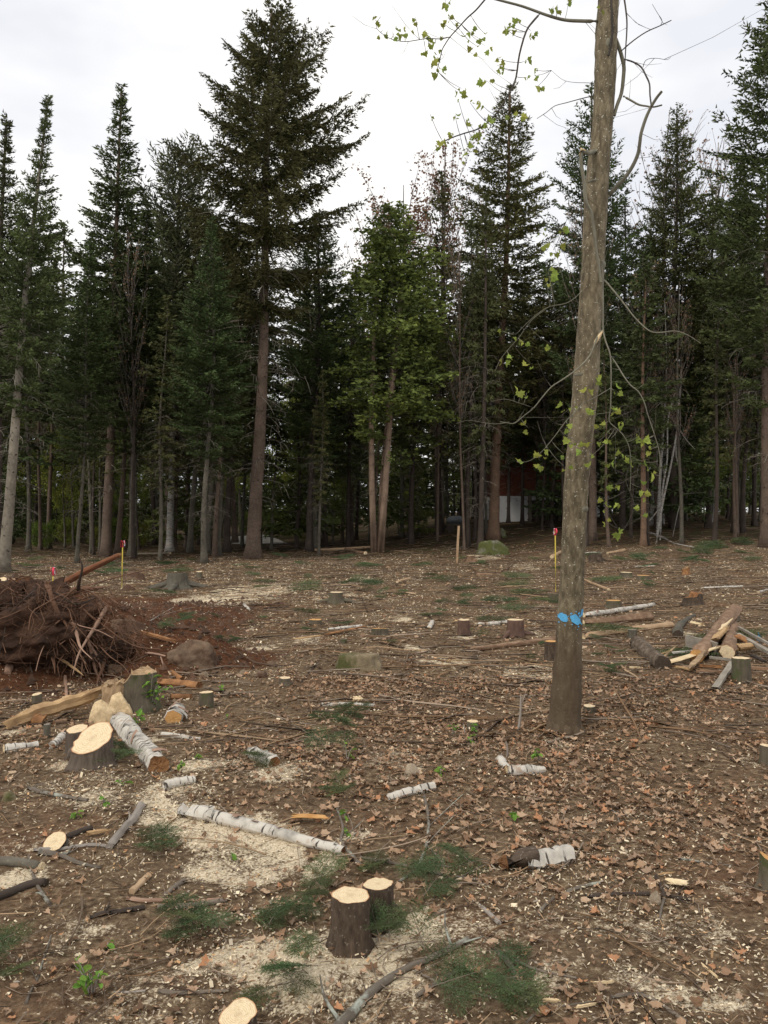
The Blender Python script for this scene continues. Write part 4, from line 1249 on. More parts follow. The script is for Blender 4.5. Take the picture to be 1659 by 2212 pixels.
# limbs: (crop, points, start width px, end width px, material, depth start, depth end)
BR = [
    ('D', [(1290, 46), (1250, 45), (1220, 43), (1192, 36), (1168, 28), (1130, 14), (1085, 2), (1030, -12), (960, -30)], 8, 4, 'maple_limb', MD - .02, 6.2),
    ('D', [(1168, 28), (1150, 48), (1136, 69), (1122, 118), (1115, 166), (1104, 194), (1083, 229), (1062, 257), (1034, 278), (1003, 288), (975, 298), (948, 311)], 5.5, 3, 'dark_limb', 6.1, 5.8),
    ('D', [(1060, -14), (1047, 0), (1028, 22), (1010, 38), (990, 60), (972, 80), (962, 95), (955, 108), (950, 130), (944, 153)], 5, 2, 'dark_limb', 6.15, 6.3),
    ('D', [(972, 80), (950, 84), (924, 83), (898, 87), (875, 90), (855, 87), (840, 82), (822, 70), (813, 59), (816, 46), (822, 36)], 2.6, 1.2, 'dark_limb', 6.22, 6.4),
    ('D', [(1317, -20), (1320, 0), (1322, 40), (1323, 69), (1319, 100), (1314, 120)], 6, 7, 'dark_limb', MD - .14, MD - .085),
    ('D', [(1345, -20), (1349, 0), (1354, 40), (1354, 69), (1352, 100), (1350, 140)], 5, 3, 'dark_limb', 5.9, 5.92),
    ('D', [(1327, 76), (1338, 105), (1344, 125), (1348, 145), (1347, 166), (1343, 200), (1333, 228), (1327, 250)], 9, 8, 'maple_limb', MD, MD),
    ('D', [(1314, 425), (1330, 405), (1347, 388), (1366, 360), (1378, 333), (1382, 310), (1385, 288), (1395, 256), (1406, 232), (1418, 212), (1430, 197)], 10, 6, 'maple_limb', MD, 5.7),
    ('D', [(1347, 208), (1365, 218), (1380, 226), (1396, 229), (1412, 231), (1430, 227)], 5.5, 4, 'maple_limb', 5.98, 5.74),
    ('D', [(1349, 128), (1368, 134), (1385, 145), (1396, 165), (1403, 182), (1404, 205), (1407, 230)], 4.5, 4, 'dark_limb', 5.95, 5.75),
    ('D', [(1342, 110), (1368, 88), (1396, 69), (1425, 56), (1450, 44)], 3.5, 2.2, 'dark_limb', 5.97, 5.6),
    ('D', [(1427, 55), (1430, 44), (1420, 28), (1409, 9)], 1.6, 1, 'dark_limb', 5.66, 5.6),
    ('D', [(1389, 145), (1393, 133), (1402, 127), (1420, 126), (1440, 129), (1449, 124)], 1.8, 1, 'dark_limb', 5.85, 5.7),
    ('D', [(1285, 206), (1268, 210), (1245, 216), (1223, 222), (1198, 229), (1180, 243), (1160, 256)], 3, 1.6, 'dark_limb', MD, 6.5),
    ('D', [(1290, 182), (1271, 179), (1240, 178), (1215, 172), (1191, 152)], 1.8, .8, 'dark_limb', MD, 6.5),
    ('D', [(1256, 326), (1255, 345), (1257, 364), (1262, 395), (1264, 426), (1270, 445), (1278, 461), (1284, 500), (1288, 540), (1294, 575), (1298, 610)], 9, 6, 'maple_limb', 5.78, 5.86),
    ('D', [(1286, 327), (1272, 331), (1259, 327)], 12, 9, 'maple_limb', MD - .05, 5.78),
    ('D', [(1266, 442), (1245, 448), (1232, 459), (1222, 480)], 2, 1, 'dark_limb', 5.8, 5.7),
    ('D', [(1296, 600), (1308, 608), (1320, 622), (1337, 642), (1354, 664), (1372, 687), (1403, 715), (1430, 718), (1458, 715), (1486, 724), (1514, 742)], 5.5, 1.6, 'maple_limb', MD - .06, 5.6),
    ('D', [(1300, 565), (1302, 600), (1303, 660), (1303, 711), (1309, 739), (1318, 765), (1320, 800), (1320, 839), (1319, 880), (1316, 909), (1330, 924), (1344, 937), (1355, 955), (1361, 975), (1363, 1010), (1361, 1061)], 5, 1.4, 'maple_limb', MD - .1, 5.6),
    ('D', [(1320, 770), (1335, 792), (1347, 812), (1362, 832), (1379, 846), (1392, 870), (1399, 895), (1414, 940), (1424, 975), (1426, 1005), (1424, 1040)], 3.8, 1.5, 'maple_limb', 5.72, 5.45),
    ('D', [(1303, 711), (1294, 722), (1288, 735), (1285, 742), (1275, 767), (1258, 787), (1237, 805), (1212, 822), (1191, 836), (1170, 860), (1153, 881), (1132, 898), (1112, 914), (1098, 914), (1080, 911)], 5.5, 2, 'maple_limb', MD - .12, 5.7),
    ('D', [(1256, 630), (1240, 645), (1220, 656), (1188, 662), (1165, 675), (1140, 696), (1115, 722)], 2.6, 1, 'maple_limb', MD - .03, 5.8),
    ('D', [(1318, 839), (1290, 856), (1257, 874), (1240, 892), (1223, 909), (1200, 940), (1171, 975), (1145, 995), (1119, 999)], 2.6, .9, 'maple_limb', 5.66, 5.3),
    ('D', [(1100, 912), (1070, 916), (1040, 912), (1010, 908), (985, 915)], 1.6, .7, 'maple_limb', 5.7, 5.6),
    ('D', [(1153, 881), (1120, 870), (1090, 862), (1060, 868)], 1.6, .7, 'maple_limb', 5.75, 5.6),
    ('D', [(1188, 662), (1150, 690), (1120, 730), (1085, 770), (1070, 800)], 1.6, .7, 'maple_limb', 5.9, 5.6),
    ('D', [(1361, 1000), (1352, 1040), (1370, 1090), (1350, 1140), (1336, 1142)], 1.3, .7, 'dark_limb', 5.6, 5.5),
    ('D', [(1424, 1000), (1440, 1040), (1420, 1090), (1380, 1120), (1345, 1140)], 1.3, .7, 'dark_limb', 5.5, 5.4),
    ('D', [(1399, 895), (1420, 870), (1440, 885), (1470, 940)], 1.5, .7, 'dark_limb', 5.5, 5.4),
    # out of the frame above, so the tree does not end where the picture does
    ('D', [(1318, -350), (1250, -420), (1150, -470), (1020, -500)], 12, 3, 'maple_limb', MD, 5.4),
    ('D', [(1322, -450), (1400, -540), (1520, -600), (1640, -640)], 12, 3, 'maple_limb', MD, 6.8),
]
LEAFY = {'R': [(770, 120), (800, 100), (820, 185), (850, 205), (890, 205), (925, 212), (960, 200), (1025, 105), (1085, 215), (1220, 40), (1210, 15), (1230, 110), (1250, 105), (1200, 145), (1110, 280), (1145, 275), (1090, 325), (1160, 310), (1165, 370),
               (1140, 385), (1150, 425), (1175, 440), (1200, 230), (1320, 230), (1355, 200), (1440, 250), (1460, 215), (1410, 290), (1455, 285), (1600, 150), (1590, 180), (1545, 365), (1530, 405), (1580, 425), (1465, 500), (1500, 508), (1310, 550), (1320, 580),
               (1290, 620), (1365, 640), (1440, 655), (1115, 710), (1270, 715), (1360, 755), (1240, 825), (1150, 890), (1180, 895), (1410, 795), (1440, 775), (1380, 870), (1430, 870), (1360, 920), (1335, 965), (1520, 745), (1620, 720), (1490, 740), (1345, 905)],
         'S': [(40, 150), (90, 130), (30, 185), (180, 190), (320, 40), (350, 40), (415, 15), (640, 50), (145, 380), (210, 435), (160, 480), (215, 470), (220, 540), (15, 430), (100, 720), (60, 740), (260, 1440), (290, 1450), (380, 1420), (360, 1440), (265, 1500), (320, 1560), (340, 1580), (290, 1690), (300, 1720), (280, 1750)],
         'M': [(5, 400), (100, 450), (140, 470), (120, 515), (300, 480), (60, 570), (10, 585), (190, 610), (180, 650), (155, 785), (120, 780), (590, 705), (510, 770), (610, 740), (700, 770), (420, 870), (400, 880), (700, 870), (740, 890), (720, 910),
               (410, 980), (620, 980), (750, 980), (770, 975), (160, 1000), (430, 1085), (680, 1070), (600, 1090), (630, 1110), (845, 1060), (870, 1075), (890, 1070), (920, 1130), (890, 1100), (275, 1130), (380, 1160), (240, 1190), (235, 1210), (315, 1220), (95, 1210),
               (385, 1240), (770, 1170), (800, 1230), (795, 1215), (665, 1230), (900, 1220), (690, 1360), (700, 1350), (740, 1340), (860, 1375), (945, 1290), (630, 1460), (640, 1480), (655, 1470), (730, 1470), (890, 1435), (870, 1535), (655, 1585), (610, 1440), (735, 1630), (550, 885), (505, 1100), (560, 1180)]}
clusters = []
for c, lst in LEAFY.items():
    for q_, (x, y) in enumerate(lst):
        if c == 'M' and q_ % 5 == 3:
            continue
        clusters.append(K(c, x, y))
brs = []
for c, pts, w0, w1, mt, d0, d1 in BR:
    n_ = len(pts)
    p3 = [P(u, v, d0 + (d1 - d0) * i_ / (n_ - 1)) - mg for i_, (u, v) in enumerate(pts)]
    sp_ = smooth_path(p3, 3)
    brs.append({'p': sp_, 'mat': mt, 'r': np.linspace(w0, w1, len(sp_)) / 2 * MD / FPX * (.95 if w0 > 7 else .8), 'leaves': [],
                'px': [(CU + (q[0] + mg.x) / (q[1] + mg.y) * FPX, CV - (q[2] + mg.z - EYE) / (q[1] + mg.y) * FPX, q) for q in sp_], 'mb': MB()})
rng = np.random.default_rng(8)
for b_ in brs:
    tube(b_['mb'], b_['p'], b_['r'], 7, 0, None, .06, rng, cap='b')
    for k in range(len(b_['p']) // 7):        # small dead spurs
        i_ = rng.integers(2, len(b_['p']) - 1); d = Vector(rng.normal(0, 1, 3)); d.y *= .5; l = rng.uniform(.05, .25)
        a0 = Vector(b_['p'][i_]); tube(b_['mb'], [a0, a0 + d * l * .5, a0 + d * l + Vector((0, 0, .04))], [.0022, .0016, .0008], 3, 0)
for (u, v) in clusters:
    best = None
    for b_ in brs[:30]:
        for (pu, pv, q) in b_['px'][2:]:
            dd = (pu - u) ** 2 + (pv - v) ** 2
            if best is None or dd < best[0]:
                best = (dd, b_, q, pu, pv)
    _, b_, q, pu, pv = best
    # the twig runs from the limb to the cluster at about the limb's own distance
    dep = q[1] + mg.y + rng.normal(0, .06)
    tip = np.array(P(u, v, dep) - mg)
    if np.linalg.norm(tip - q) > .02:
        mid = (tip + q) / 2 + np.array([0, 0, -.06 * np.linalg.norm(tip - q)])
        tube(b_['mb'], smooth_path([q, mid, tip], 3), np.linspace(.0028, .0012, 7), 4, 0)
    b_['leaves'].append(tip)
lm = []
for k in range(6):
    v_, f_ = leaf_shape(rng, .55, .085 if k < 3 else .062)
    v_ = v_ + np.array([0, .03, 0])
    m_ = MB(); m_.add(v_, f_, 0, None, np.array([1, 1, 1]) * rng.uniform(.8, 1.2), False)
    lm.append(m_.mesh('maple_leaf', M['spring_leaf']))
for b_ in brs:
    bo = link('branch', b_['mb'].mesh('maple_branch', M[b_['mat']]), maple)
    for tip in b_['leaves']:
        for k in range(int(rng.choice([2, 2, 3]))):
            o = link('leaf', lm[int(rng.integers(0, 6))], bo, loc=Vector(tip + rng.normal(0, .016, 3)))
            o.rotation_euler = (rng.uniform(-1.9, -.3), rng.normal(0, .7), rng.uniform(0, 6.28))
            s = rng.uniform(.45, 1.0); o.scale = (s, s, s)
for (bi, pts, d) in ((15, [(1252, 335), (1256, 322), (1264, 326)], 5.78), (21, [(1304, 711), (1296, 724), (1287, 738), (1284, 744)], MD - .14)):
    m_ = MB(); tube(m_, [P(u, v, d) - mg for u, v in pts], [.010, .014, .006] if len(pts) == 3 else [.004, .012, .011, .004], 6, 0, cap='ab', jit=.3, rng=rng)
    link('torn_wood', m_.mesh('torn_wood', M['pale_split']), maple)
# root flare moss and toes
for k in range(5):
    a = -2.9 + k * .65
    m_ = MB(); d = np.array([math.cos(a), math.sin(a), 0])
    base_ = np.array([0, 0, .0])
    gx_, gy_ = mg.x, mg.y
    pp = [base_ + d * .06 + np.array([0, 0, .12]), base_ + d * .12 + np.array([0, 0, .03]), base_ + d * .2 + np.array([0, 0, -.012]), base_ + d * .34 + np.array([0, 0, -.05])]
    tube(m_, smooth_path(pp, 3), np.linspace(.05, .02, 10), 9, 0)
    link('root', m_.mesh('maple_root', M['maple_bark']), maple)


# ------------------------------------------------------------------ stumps
def end_cap(center, nrm, ring, mat, parent, name='cut_face', dome=0.0, seed=0):
    """sawn face closing a ring of points"""
    rg = np.random.default_rng(seed)
    ring = np.asarray(ring); c = ring.mean(0)
    V = [c + nrm * dome]; UV = [(0, 0)]; n_ = len(ring)
    for s in (.35, .7, 1.0):
        for i_, r in enumerate(ring):
            p = c + (r - c) * s + nrm * (dome * (1 - s * s) * rg.uniform(.4, 1.6) + rg.uniform(-.0015, .0015))
            V.append(p); a = 2 * math.pi * i_ / n_; UV.append((s * math.cos(a) + .0, s * math.sin(a)))
    F3 = [(0, 1 + i_, 1 + (i_ + 1) % n_) for i_ in range(n_)]
    F4 = [(1 + k * n_ + i_, 1 + (k + 1) * n_ + i_, 1 + (k + 1) * n_ + (i_ + 1) % n_, 1 + k * n_ + (i_ + 1) % n_) for k in range(2) for i_ in range(n_)]
    m_ = MB(); m_.add(V, F3, 0, UV, None, False); m_.n -= len(V)
    m_.add(np.zeros((0, 3)), np.zeros((0, 3), int)) if False else None
    m_.n += len(V)
    m_.f.append(np.asarray(F4)); m_.m.append(np.zeros(len(F4), int)); m_.s.append(np.zeros(len(F4), bool))
    return link(name, m_.mesh(name, M[mat]), parent)


def stump(crop, cx, top, bot, w, label, bark='stump_bark', tilt=(0, 0), flare=1.35, cut='cut', roots=0, ell=0.25, seed=1, rough=.06, name='stump'):
    """cx, top = centre of the sawn face; bot = foot of the near side; w = width of the face (crop units)"""
    sc = CROP[crop][2]
    u, v = K(crop, cx, top); _, vb = K(crop, cx, bot)
    g = G(u, vb)
    r = w * sc / 2 * g.y / FPX
    y0 = g.y + r * 1.1
    x0 = (u - CU) / FPX * y0
    z0 = Tz(x0, y0)
    h = max(.05, EYE + (CV - v) / FPX * y0 - z0)
    e = empty(name, Vector((x0, y0, z0)), label, 'stump', None)
    rg = np.random.default_rng(seed * 13 + 5)
    n_ = 26
    th = np.linspace(0, 2 * math.pi, n_ + 1)
    ph = rg.uniform(0, 6.28, 4); k1 = rg.integers(3, 6)
    lob = 1 + rough * np.sin(2 * th + ph[0]) + rough * .8 * np.sin(k1 * th + ph[1]) + rough * .5 * np.sin(9 * th + ph[2])
    lob[-1] = lob[0]
    V = []; UV = []
    levels = [-.12, 0.0, .08, .2, .4, .6, .8, .93, 1.0]
    for q in levels:
        fl = 1 + (flare - 1) * math.exp(-max(q, 0) / .22)
        wob = 1 + (fl - 1) * (.9 + 1.4 * np.maximum(0, np.sin(k1 * th + ph[3])))* .7
        rr = r * lob * wob * (1 - .015 * (q > .97)) * (1 + .018 * rg.normal(0, 1, n_ + 1)); rr[-1] = rr[0]
        zt = h * q + (np.cos(th) * tilt[0] + np.sin(th) * -tilt[1]) * r * max(q, 0) ** 3
        V.append(np.stack([rr * np.cos(th), rr * np.sin(th), zt + (0 if q > .99 else 0)], 1))
        UV.append(np.stack([th * r, np.full(n_ + 1, h * q)], 1))
    top_ring = V[-1][:-1].copy()
    Va = np.concatenate(V); i_ = np.arange(len(levels) - 1)[:, None] * (n_ + 1) + np.arange(n_)[None, :]
    F = np.stack([i_, i_ + 1, i_ + n_ + 2, i_ + n_ + 1], -1).reshape(-1, 4)
    m_ = MB(); m_.add(Va, F, 0, np.concatenate(UV))
    link('bark', m_.mesh('stump_bark', M[bark]), e)
    nrm = np.array([-tilt[0], tilt[1], 1.0]); nrm /= np.linalg.norm(nrm)
    end_cap(None, nrm, top_ring, cut, e, seed=seed)
    for k in range(roots):
        a = rg.uniform(0, 6.283); l = r * rg.uniform(2.2, 4)
        d = np.array([math.cos(a), math.sin(a), 0])
        pp = [d * r * .5 + np.array([0, 0, h * .35]), d * r * 1.3 + np.array([0, 0, r * .35]), d * l * .7, d * l + np.array([0, 0, -.05])]
        for k2 in (2, 3):
            pp[k2][2] = Tz(x0 + pp[k2][0], y0 + pp[k2][1]) - z0 + (.01 if k2 == 2 else -.04)
        m2 = MB(); tube(m2, smooth_path(pp, 3), np.linspace(r * .5, r * .1, 10), 8, 0, None, .1, rg)
        link('root', m2.mesh('stump_root', M[bark]), e)
    return e


ST = [
    ('F', 620, 757, 1150, 236, 'wider front stump of the twin pair, dark bark and fresh pale top', 'stump_bark', (0, -.02), 1.28, 'cut', 0),
    ('F', 790, 688, 1010, 194, 'narrower rear stump of the twin pair, with splinters on its pale top', 'stump_bark', (0, .05), 1.25, 'cut', 2),
    ('E', 1480, 1500, 1900, 225, 'pale sawn stump top cut off by the bottom edge of the picture', 'stump_bark', (.15, -.35), 1.2, 'cut', 0),
    ('A', 578, 1272, 1475, 262, 'big furrowed stump with broad tilted oval cut face near the split wood', 'furrow_bark', (.22, -.5), 1.22, 'cut', 3),
    ('A', 480, 1216, 1380, 130, 'small side stump with pale top growing against the big furrowed stump', 'furrow_bark', (.1, -.2), 1.15, 'cut', 0),
    ('A', 1284, 988, 1092, 84, 'small upright stump with mossy side right of the broken stump', 'mossy_bark', (.05, .02), 1.1, 'cut', 0),
    ('A', 1105, 248, 352, 128, 'old grey stump with flared roots and whitish streaks near the yellow stake', 'grey_bark', (0, .1), 1.5, 'debarked', 4),
    ('A', 1240, 238, 278, 40, 'tiny stump with fresh top just beyond the old grey stump', 'mossy_bark', (0, -.1), 1.1, 'cut', 0),
    ('A', 228, 1000, 1072, 62, 'small brown stump sunk in the dug soil below the roots', 'mossy_bark', (.1, -.1), 1.15, 'cut', 0),
    ('A', 292, 1188, 1276, 42, 'thin grey post like stump in front of the orange split chunk', 'grey_bark', (.1, 0), 1.05, 'grey_board', 0),
    ('B', 530, 366, 442, 86, 'mossy green stump with pale top in the middle of the clearing', 'mossy_bark', (0, 0), 1.35, 'cut', 2),
    ('B', 402, 536, 572, 80, 'low brown stump left of the whitish chips and bark strip', 'mossy_bark', (0, 0), 1.1, 'cut_orange', 0),
    ('B', 1325, 538, 640, 78, 'reddish dark stump with one long root, between the bough pile and the flat stone', 'red_stump', (0, 0), 1.2, 'cut', 1),
    ('C', 82, 538, 655, 98, 'reddish stump with a splinter standing on top, nearest to the blue marked trunk', 'red_stump', (0, 0), 1.12, 'cut', 2),
    ('B', 212, 898, 952, 76, 'squat mossy stump on bare leaf litter left of the mossy flat stone', 'mossy_bark', (0, 0), 1.15, 'cut', 0),
    ('B', 1380, 1168, 1226, 76, 'low mossy stump with bright cut top left of the blue marked trunk foot', 'mossy_bark', (0, 0), 1.1, 'cut', 0),
    ('B', 1366, 137, 178, 56, 'small flat topped stump in front of the mossy boulder', 'log_bark', (0, 0), 1.4, 'cut', 2),
    ('B', 575, 658, 688, 42, 'tiny mossy stump in the litter above the mossy flat stone', 'mossy_bark', (0, 0), 1.1, 'mossy_bark', 0),
    ('C', 320, 372, 426, 58, 'dark stump at the foot of the tall yellow stake beside the blue marked trunk', 'mossy_bark', (0, 0), 1.1, 'log_bark', 0),
    ('C', 696, 418, 474, 88, 'green mossy stump behind the long white birch pole', 'mossy_bark', (0, 0), 1.15, 'cut_orange', 0),
    ('C', 775, 243, 276, 78, 'far mossy stump with flat pale top among fir boughs', 'mossy_bark', (0, 0), 1.2, 'cut', 0),
    ('C', 880, 262, 292, 78, 'far low stump beside the fir boughs with orange top', 'mossy_bark', (0, 0), 1.15, 'cut_orange', 0),
    ('C', 585, 130, 182, 80, 'blackish far stump right behind the blue marked trunk', 'stump_bark', (0, 0), 1.2, 'stump_bark', 2),
    ('C', 308, 672, 800, 82, 'dark stump half hidden by the foot of the blue marked trunk', 'stump_bark', (0, 0), 1.2, 'cut_orange', 0),
    ('C', 815, 600, 656, 58, 'short greyish stump in front of the long debarked pole', 'grey_bark', (0, 0), 1.1, 'grey_board', 0),
    ('C', 1440, 462, 552, 86, 'greenish stump with pale top at the back of the wood pile', 'mossy_bark', (0, 0), 1.12, 'cut', 0),
    ('C', 1490, 776, 935, 104, 'tall green mossy stump standing in front of the wood pile', 'mossy_bark', (0, 0), 1.15, 'cut', 0),
    ('C', 545, 1092, 1122, 80, 'very low stump with yellow top right of the blue marked trunk foot', 'mossy_bark', (0, 0), 1.05, 'cut', 0),
    ('C', 1655, 1322, 1452, 86, 'mossy stump cut by the picture edge below the wood pile', 'mossy_bark', (-.1, 0), 1.2, 'cut', 0),
    ('H', 1665, 535, 745, 110, 'dark stump with tilted pale face cut by the picture edge near the bottom', 'mossy_bark', (-.7, -.2), 1.4, 'cut_orange', 2),
    ('A', 8, 292, 332, 66, 'pale stump top at the picture edge beyond the soil bank', 'pale_bark', (.1, -.5), 1.1, 'cut', 0),
    ('B', 800, 592, 640, 100, 'low mossy stump with long pale top between the boughs and the flat stone', 'mossy_bark', (0, .1), 1.15, 'cut_orange', 0),
]
for k, (c, cx, tp_, bt, w_, lb, bk, ti, fl, ct, ro) in enumerate(ST):
    stump(c, cx, tp_, bt, w_, lb, bk, ti, fl, ct, ro, seed=k + 1)


RINGS = {}


def broken_stump(crop, cx, top, bot, w, label, bark, wood, seed, drop=.35):
    sc = CROP[crop][2]; u, v = K(crop, cx, top); _, vb = K(crop, cx, bot)
    g = G(u, vb); r = w * sc / 2 * g.y / FPX; y0 = g.y + r; x0 = (u - CU) / FPX * y0; z0 = Tz(x0, y0)
    h = EYE + (CV - v) / FPX * y0 - z0
    e = empty('broken_stump', Vector((x0, y0, z0)), label, 'stump')
    rg = np.random.default_rng(seed)
    n_ = 44; th = np.linspace(0, 2 * math.pi, n_ + 1)
    prof = 1 - drop * sst((.15 - np.cos(th)) / .35) * (.75 + .25 * np.sin(th)) + .12 * vnoise(th * 1.7, th * 0, seed) - .015 * rg.random(n_ + 1) - .16 * (np.abs(th - 4.75) < .12)
    prof[-1] = prof[0]
    V = []; UV = []
    for q in (-.15, 0, .15, .4, .7, .9, 1):
        rr = r * (1 + .05 * np.sin(3 * th + seed) + .03 * rg.normal(0, 1, n_ + 1)) * (1 + .25 * math.exp(-max(q, 0) / .2)); rr[-1] = rr[0]
        V.append(np.stack([rr * np.cos(th), rr * np.sin(th), h * q * prof], 1)); UV.append(np.stack([th * r, h * q * prof], 1))
    top_ring = V[-1]; RINGS[label] = [x.copy() for x in V]
    Va = np.concatenate(V); i_ = np.arange(6)[:, None] * (n_ + 1) + np.arange(n_)[None, :]
    m_ = MB(); m_.add(Va, np.stack([i_, i_ + 1, i_ + n_ + 2, i_ + n_ + 1], -1).reshape(-1, 4), 0, np.concatenate(UV))
    link('bark', m_.mesh('broken_bark', M[bark]), e)
    V = [top_ring]; UV = [np.stack([th * r, top_ring[:, 2]], 1)]
    for s, dz in ((.86, .01), (.7, -.04), (.45, -.05), (.2, -.07), (.02, -.06)):
        p = top_ring.copy(); p[:, :2] *= s; p[:, 2] += h * (dz + .05 * rg.normal(0, 1, n_ + 1)); p[-1] = p[0]
        V.append(p); UV.append(np.stack([th * r * s, p[:, 2]], 1))
    m_ = MB(); i_ = np.arange(5)[:, None] * (n_ + 1) + np.arange(n_)[None, :]
    m_.add(np.concatenate(V), np.stack([i_, i_ + 1, i_ + n_ + 2, i_ + n_ + 1], -1).reshape(-1, 4), 0, np.concatenate(UV), None, False)
    link('broken_top', m_.mesh('broken_top', M[wood]), e)
    return e, r, h


bs, r_, h_ = broken_stump('A', 815, 860, 1120, 320, 'large broken stump with jagged pale top and mossy side below the soil bank', 'mossy_bark', 'weathered', 3)
# the bare front where the bark has come away
m_ = MB(); V = []; RG = list(RINGS.values())[0]; rg = np.random.default_rng(4)
cols = list(range(23, 34))       # the side turned to the clearing
for q in (1, 2, 3, 4, 5, 6):
    for k in cols:
        p = RG[q][k].copy(); p[:2] *= 1.035 + .02 * rg.random() - (.05 if k in (cols[0], cols[-1]) else 0); V.append(p)
nc = len(cols)
m_.add(V, [[k * nc + i_, k * nc + i_ + 1, (k + 1) * nc + i_ + 1, (k + 1) * nc + i_] for k in range(5) for i_ in range(nc - 1)], 0, [(x[0] * 1.0, x[2]) for x in V], None, False)
link('bare_wood', m_.mesh('bare_wood', M['weathered']), bs)
broken_stump('C', 1190, 372, 455, 118, 'rotten broken stump with two orange prongs beyond the wood pile', 'stump_bark', 'rotten', 7, .6)
broken_stump('C', 1147, 208, 262, 44, 'small snapped orange stump far back near the trees', 'rotten', 'split', 8, .4)
for (cx, cy, dx, dy) in ((810, 690, 20, -45), (790, 690, 45, 0)):
    pass


# ------------------------------------------------------------------ logs, poles and boards
def on_ground(p, lift):
    return Vector((p.x, p.y, Tz(p.x, p.y) + lift))


def log(crop, a, b_, da, db, label, mat, name='log', cat='log', cuts=('cut', 'cut'), lift=(None, None), bow=0.0, nseg=17, jit=.11, n=16, seed=0, crop2=None, group=None):
    """a, b_: ends of the axis (crop units); da, db: thickness at both ends; lift: height of each end above the ground if raised"""
    sc = CROP[crop][2]
    pa = GK(crop, *a); pb = GK(crop2 or crop, *b_)
    ra = da * sc / 2 * pa.y / FPX; rb = db * sc / 2 * pb.y / FPX
    pa = on_ground(pa, ra * .6 if lift[0] is None else lift[0]); pb = on_ground(pb, rb * .6 if lift[1] is None else lift[1])
    rg = np.random.default_rng(seed + 200)
    mid = (pa + pb) / 2
    o0 = Vector((mid.x, mid.y, Tz(mid.x, mid.y)))
    q = np.linspace(0, 1, nseg)
    side = Vector((-(pb - pa).y, (pb - pa).x, 0)).normalized()
    L = (pb - pa).length
    pts = [np.array(pa + (pb - pa) * t_ + side * bow * L * math.sin(math.pi * t_) - o0) for t_ in q]
    if lift[0] is None and lift[1] is None:
        for p, t_ in zip(pts, q):     # rest on the uneven ground without hanging over it
            zt = Tz(p[0] + o0.x, p[1] + o0.y) + (ra + (rb - ra) * t_) * .6 - o0.z
            p[2] = .65 * p[2] + .35 * zt
    e = empty(name, o0, label, cat, group)
    if mat == 'birch' and (ra + rb) * L > .03:      # paper bark lifting in curls
        for k in range(5):
            t_ = rg.uniform(.12, .88); pc = np.array(pa + (pb - pa) * t_ - o0); r_ = (ra + (rb - ra) * t_); a0 = rg.uniform(.2, 2.6); axv = np.array((pb - pa).normalized()); s1 = np.cross(axv, [0, 0, 1]); s1 /= np.linalg.norm(s1); s2 = np.cross(s1, axv)
            wl = rg.uniform(.25, .7) * r_ * 1.6; V = []
            for j in range(6):
                aa = a0 + j * .22; rr_ = r_ * (1.03 + .07 * j * j * .35)
                for w_ in (-1, 1):
                    V.append(pc + axv * w_ * wl * (.5 + .15 * rg.random()) + (s1 * math.cos(aa) + s2 * math.sin(aa)) * rr_)
            m_ = MB(); m_.add(V, [(2 * j, 2 * j + 1, 2 * j + 3, 2 * j + 2) for j in range(5)], 0, [(v[0], v[1]) for v in V])
            link('bark_curl', m_.mesh('bark_curl', M['birch' if k % 2 else 'pale_root']), e)
    rad = (ra + (rb - ra) * q) * (1 + .06 * rg.normal(0, 1, nseg))
    wv = .05 * (ra + rb) / 2
    for ax_ in range(3):
        w_ = np.convolve(rg.normal(0, 1, nseg + 4), np.ones(5) / 3, 'valid') * wv * 2.2
        for i_ in range(nseg):
            pts[i_][ax_] += w_[i_]
    m_ = MB()
    R = tube(m_, pts, rad, n, 0, None, jit, rg)
    link('bark', m_.mesh('log_bark', M[mat]), e)
    ax = np.array((pb - pa).normalized())
    for ring, nr, ct, dm in ((R[0][:-1][::-1], -ax, cuts[0], ra), (R[-1][:-1], ax, cuts[1], rb)):
        if ct:
            rough = ct in ('rotten', 'split', 'pale_split')
            end_cap(None, nr, ring, ct, e, 'broken_end' if rough else 'cut_face', dome=dm * (-.25 if rough else 0.02), seed=seed)
    return e


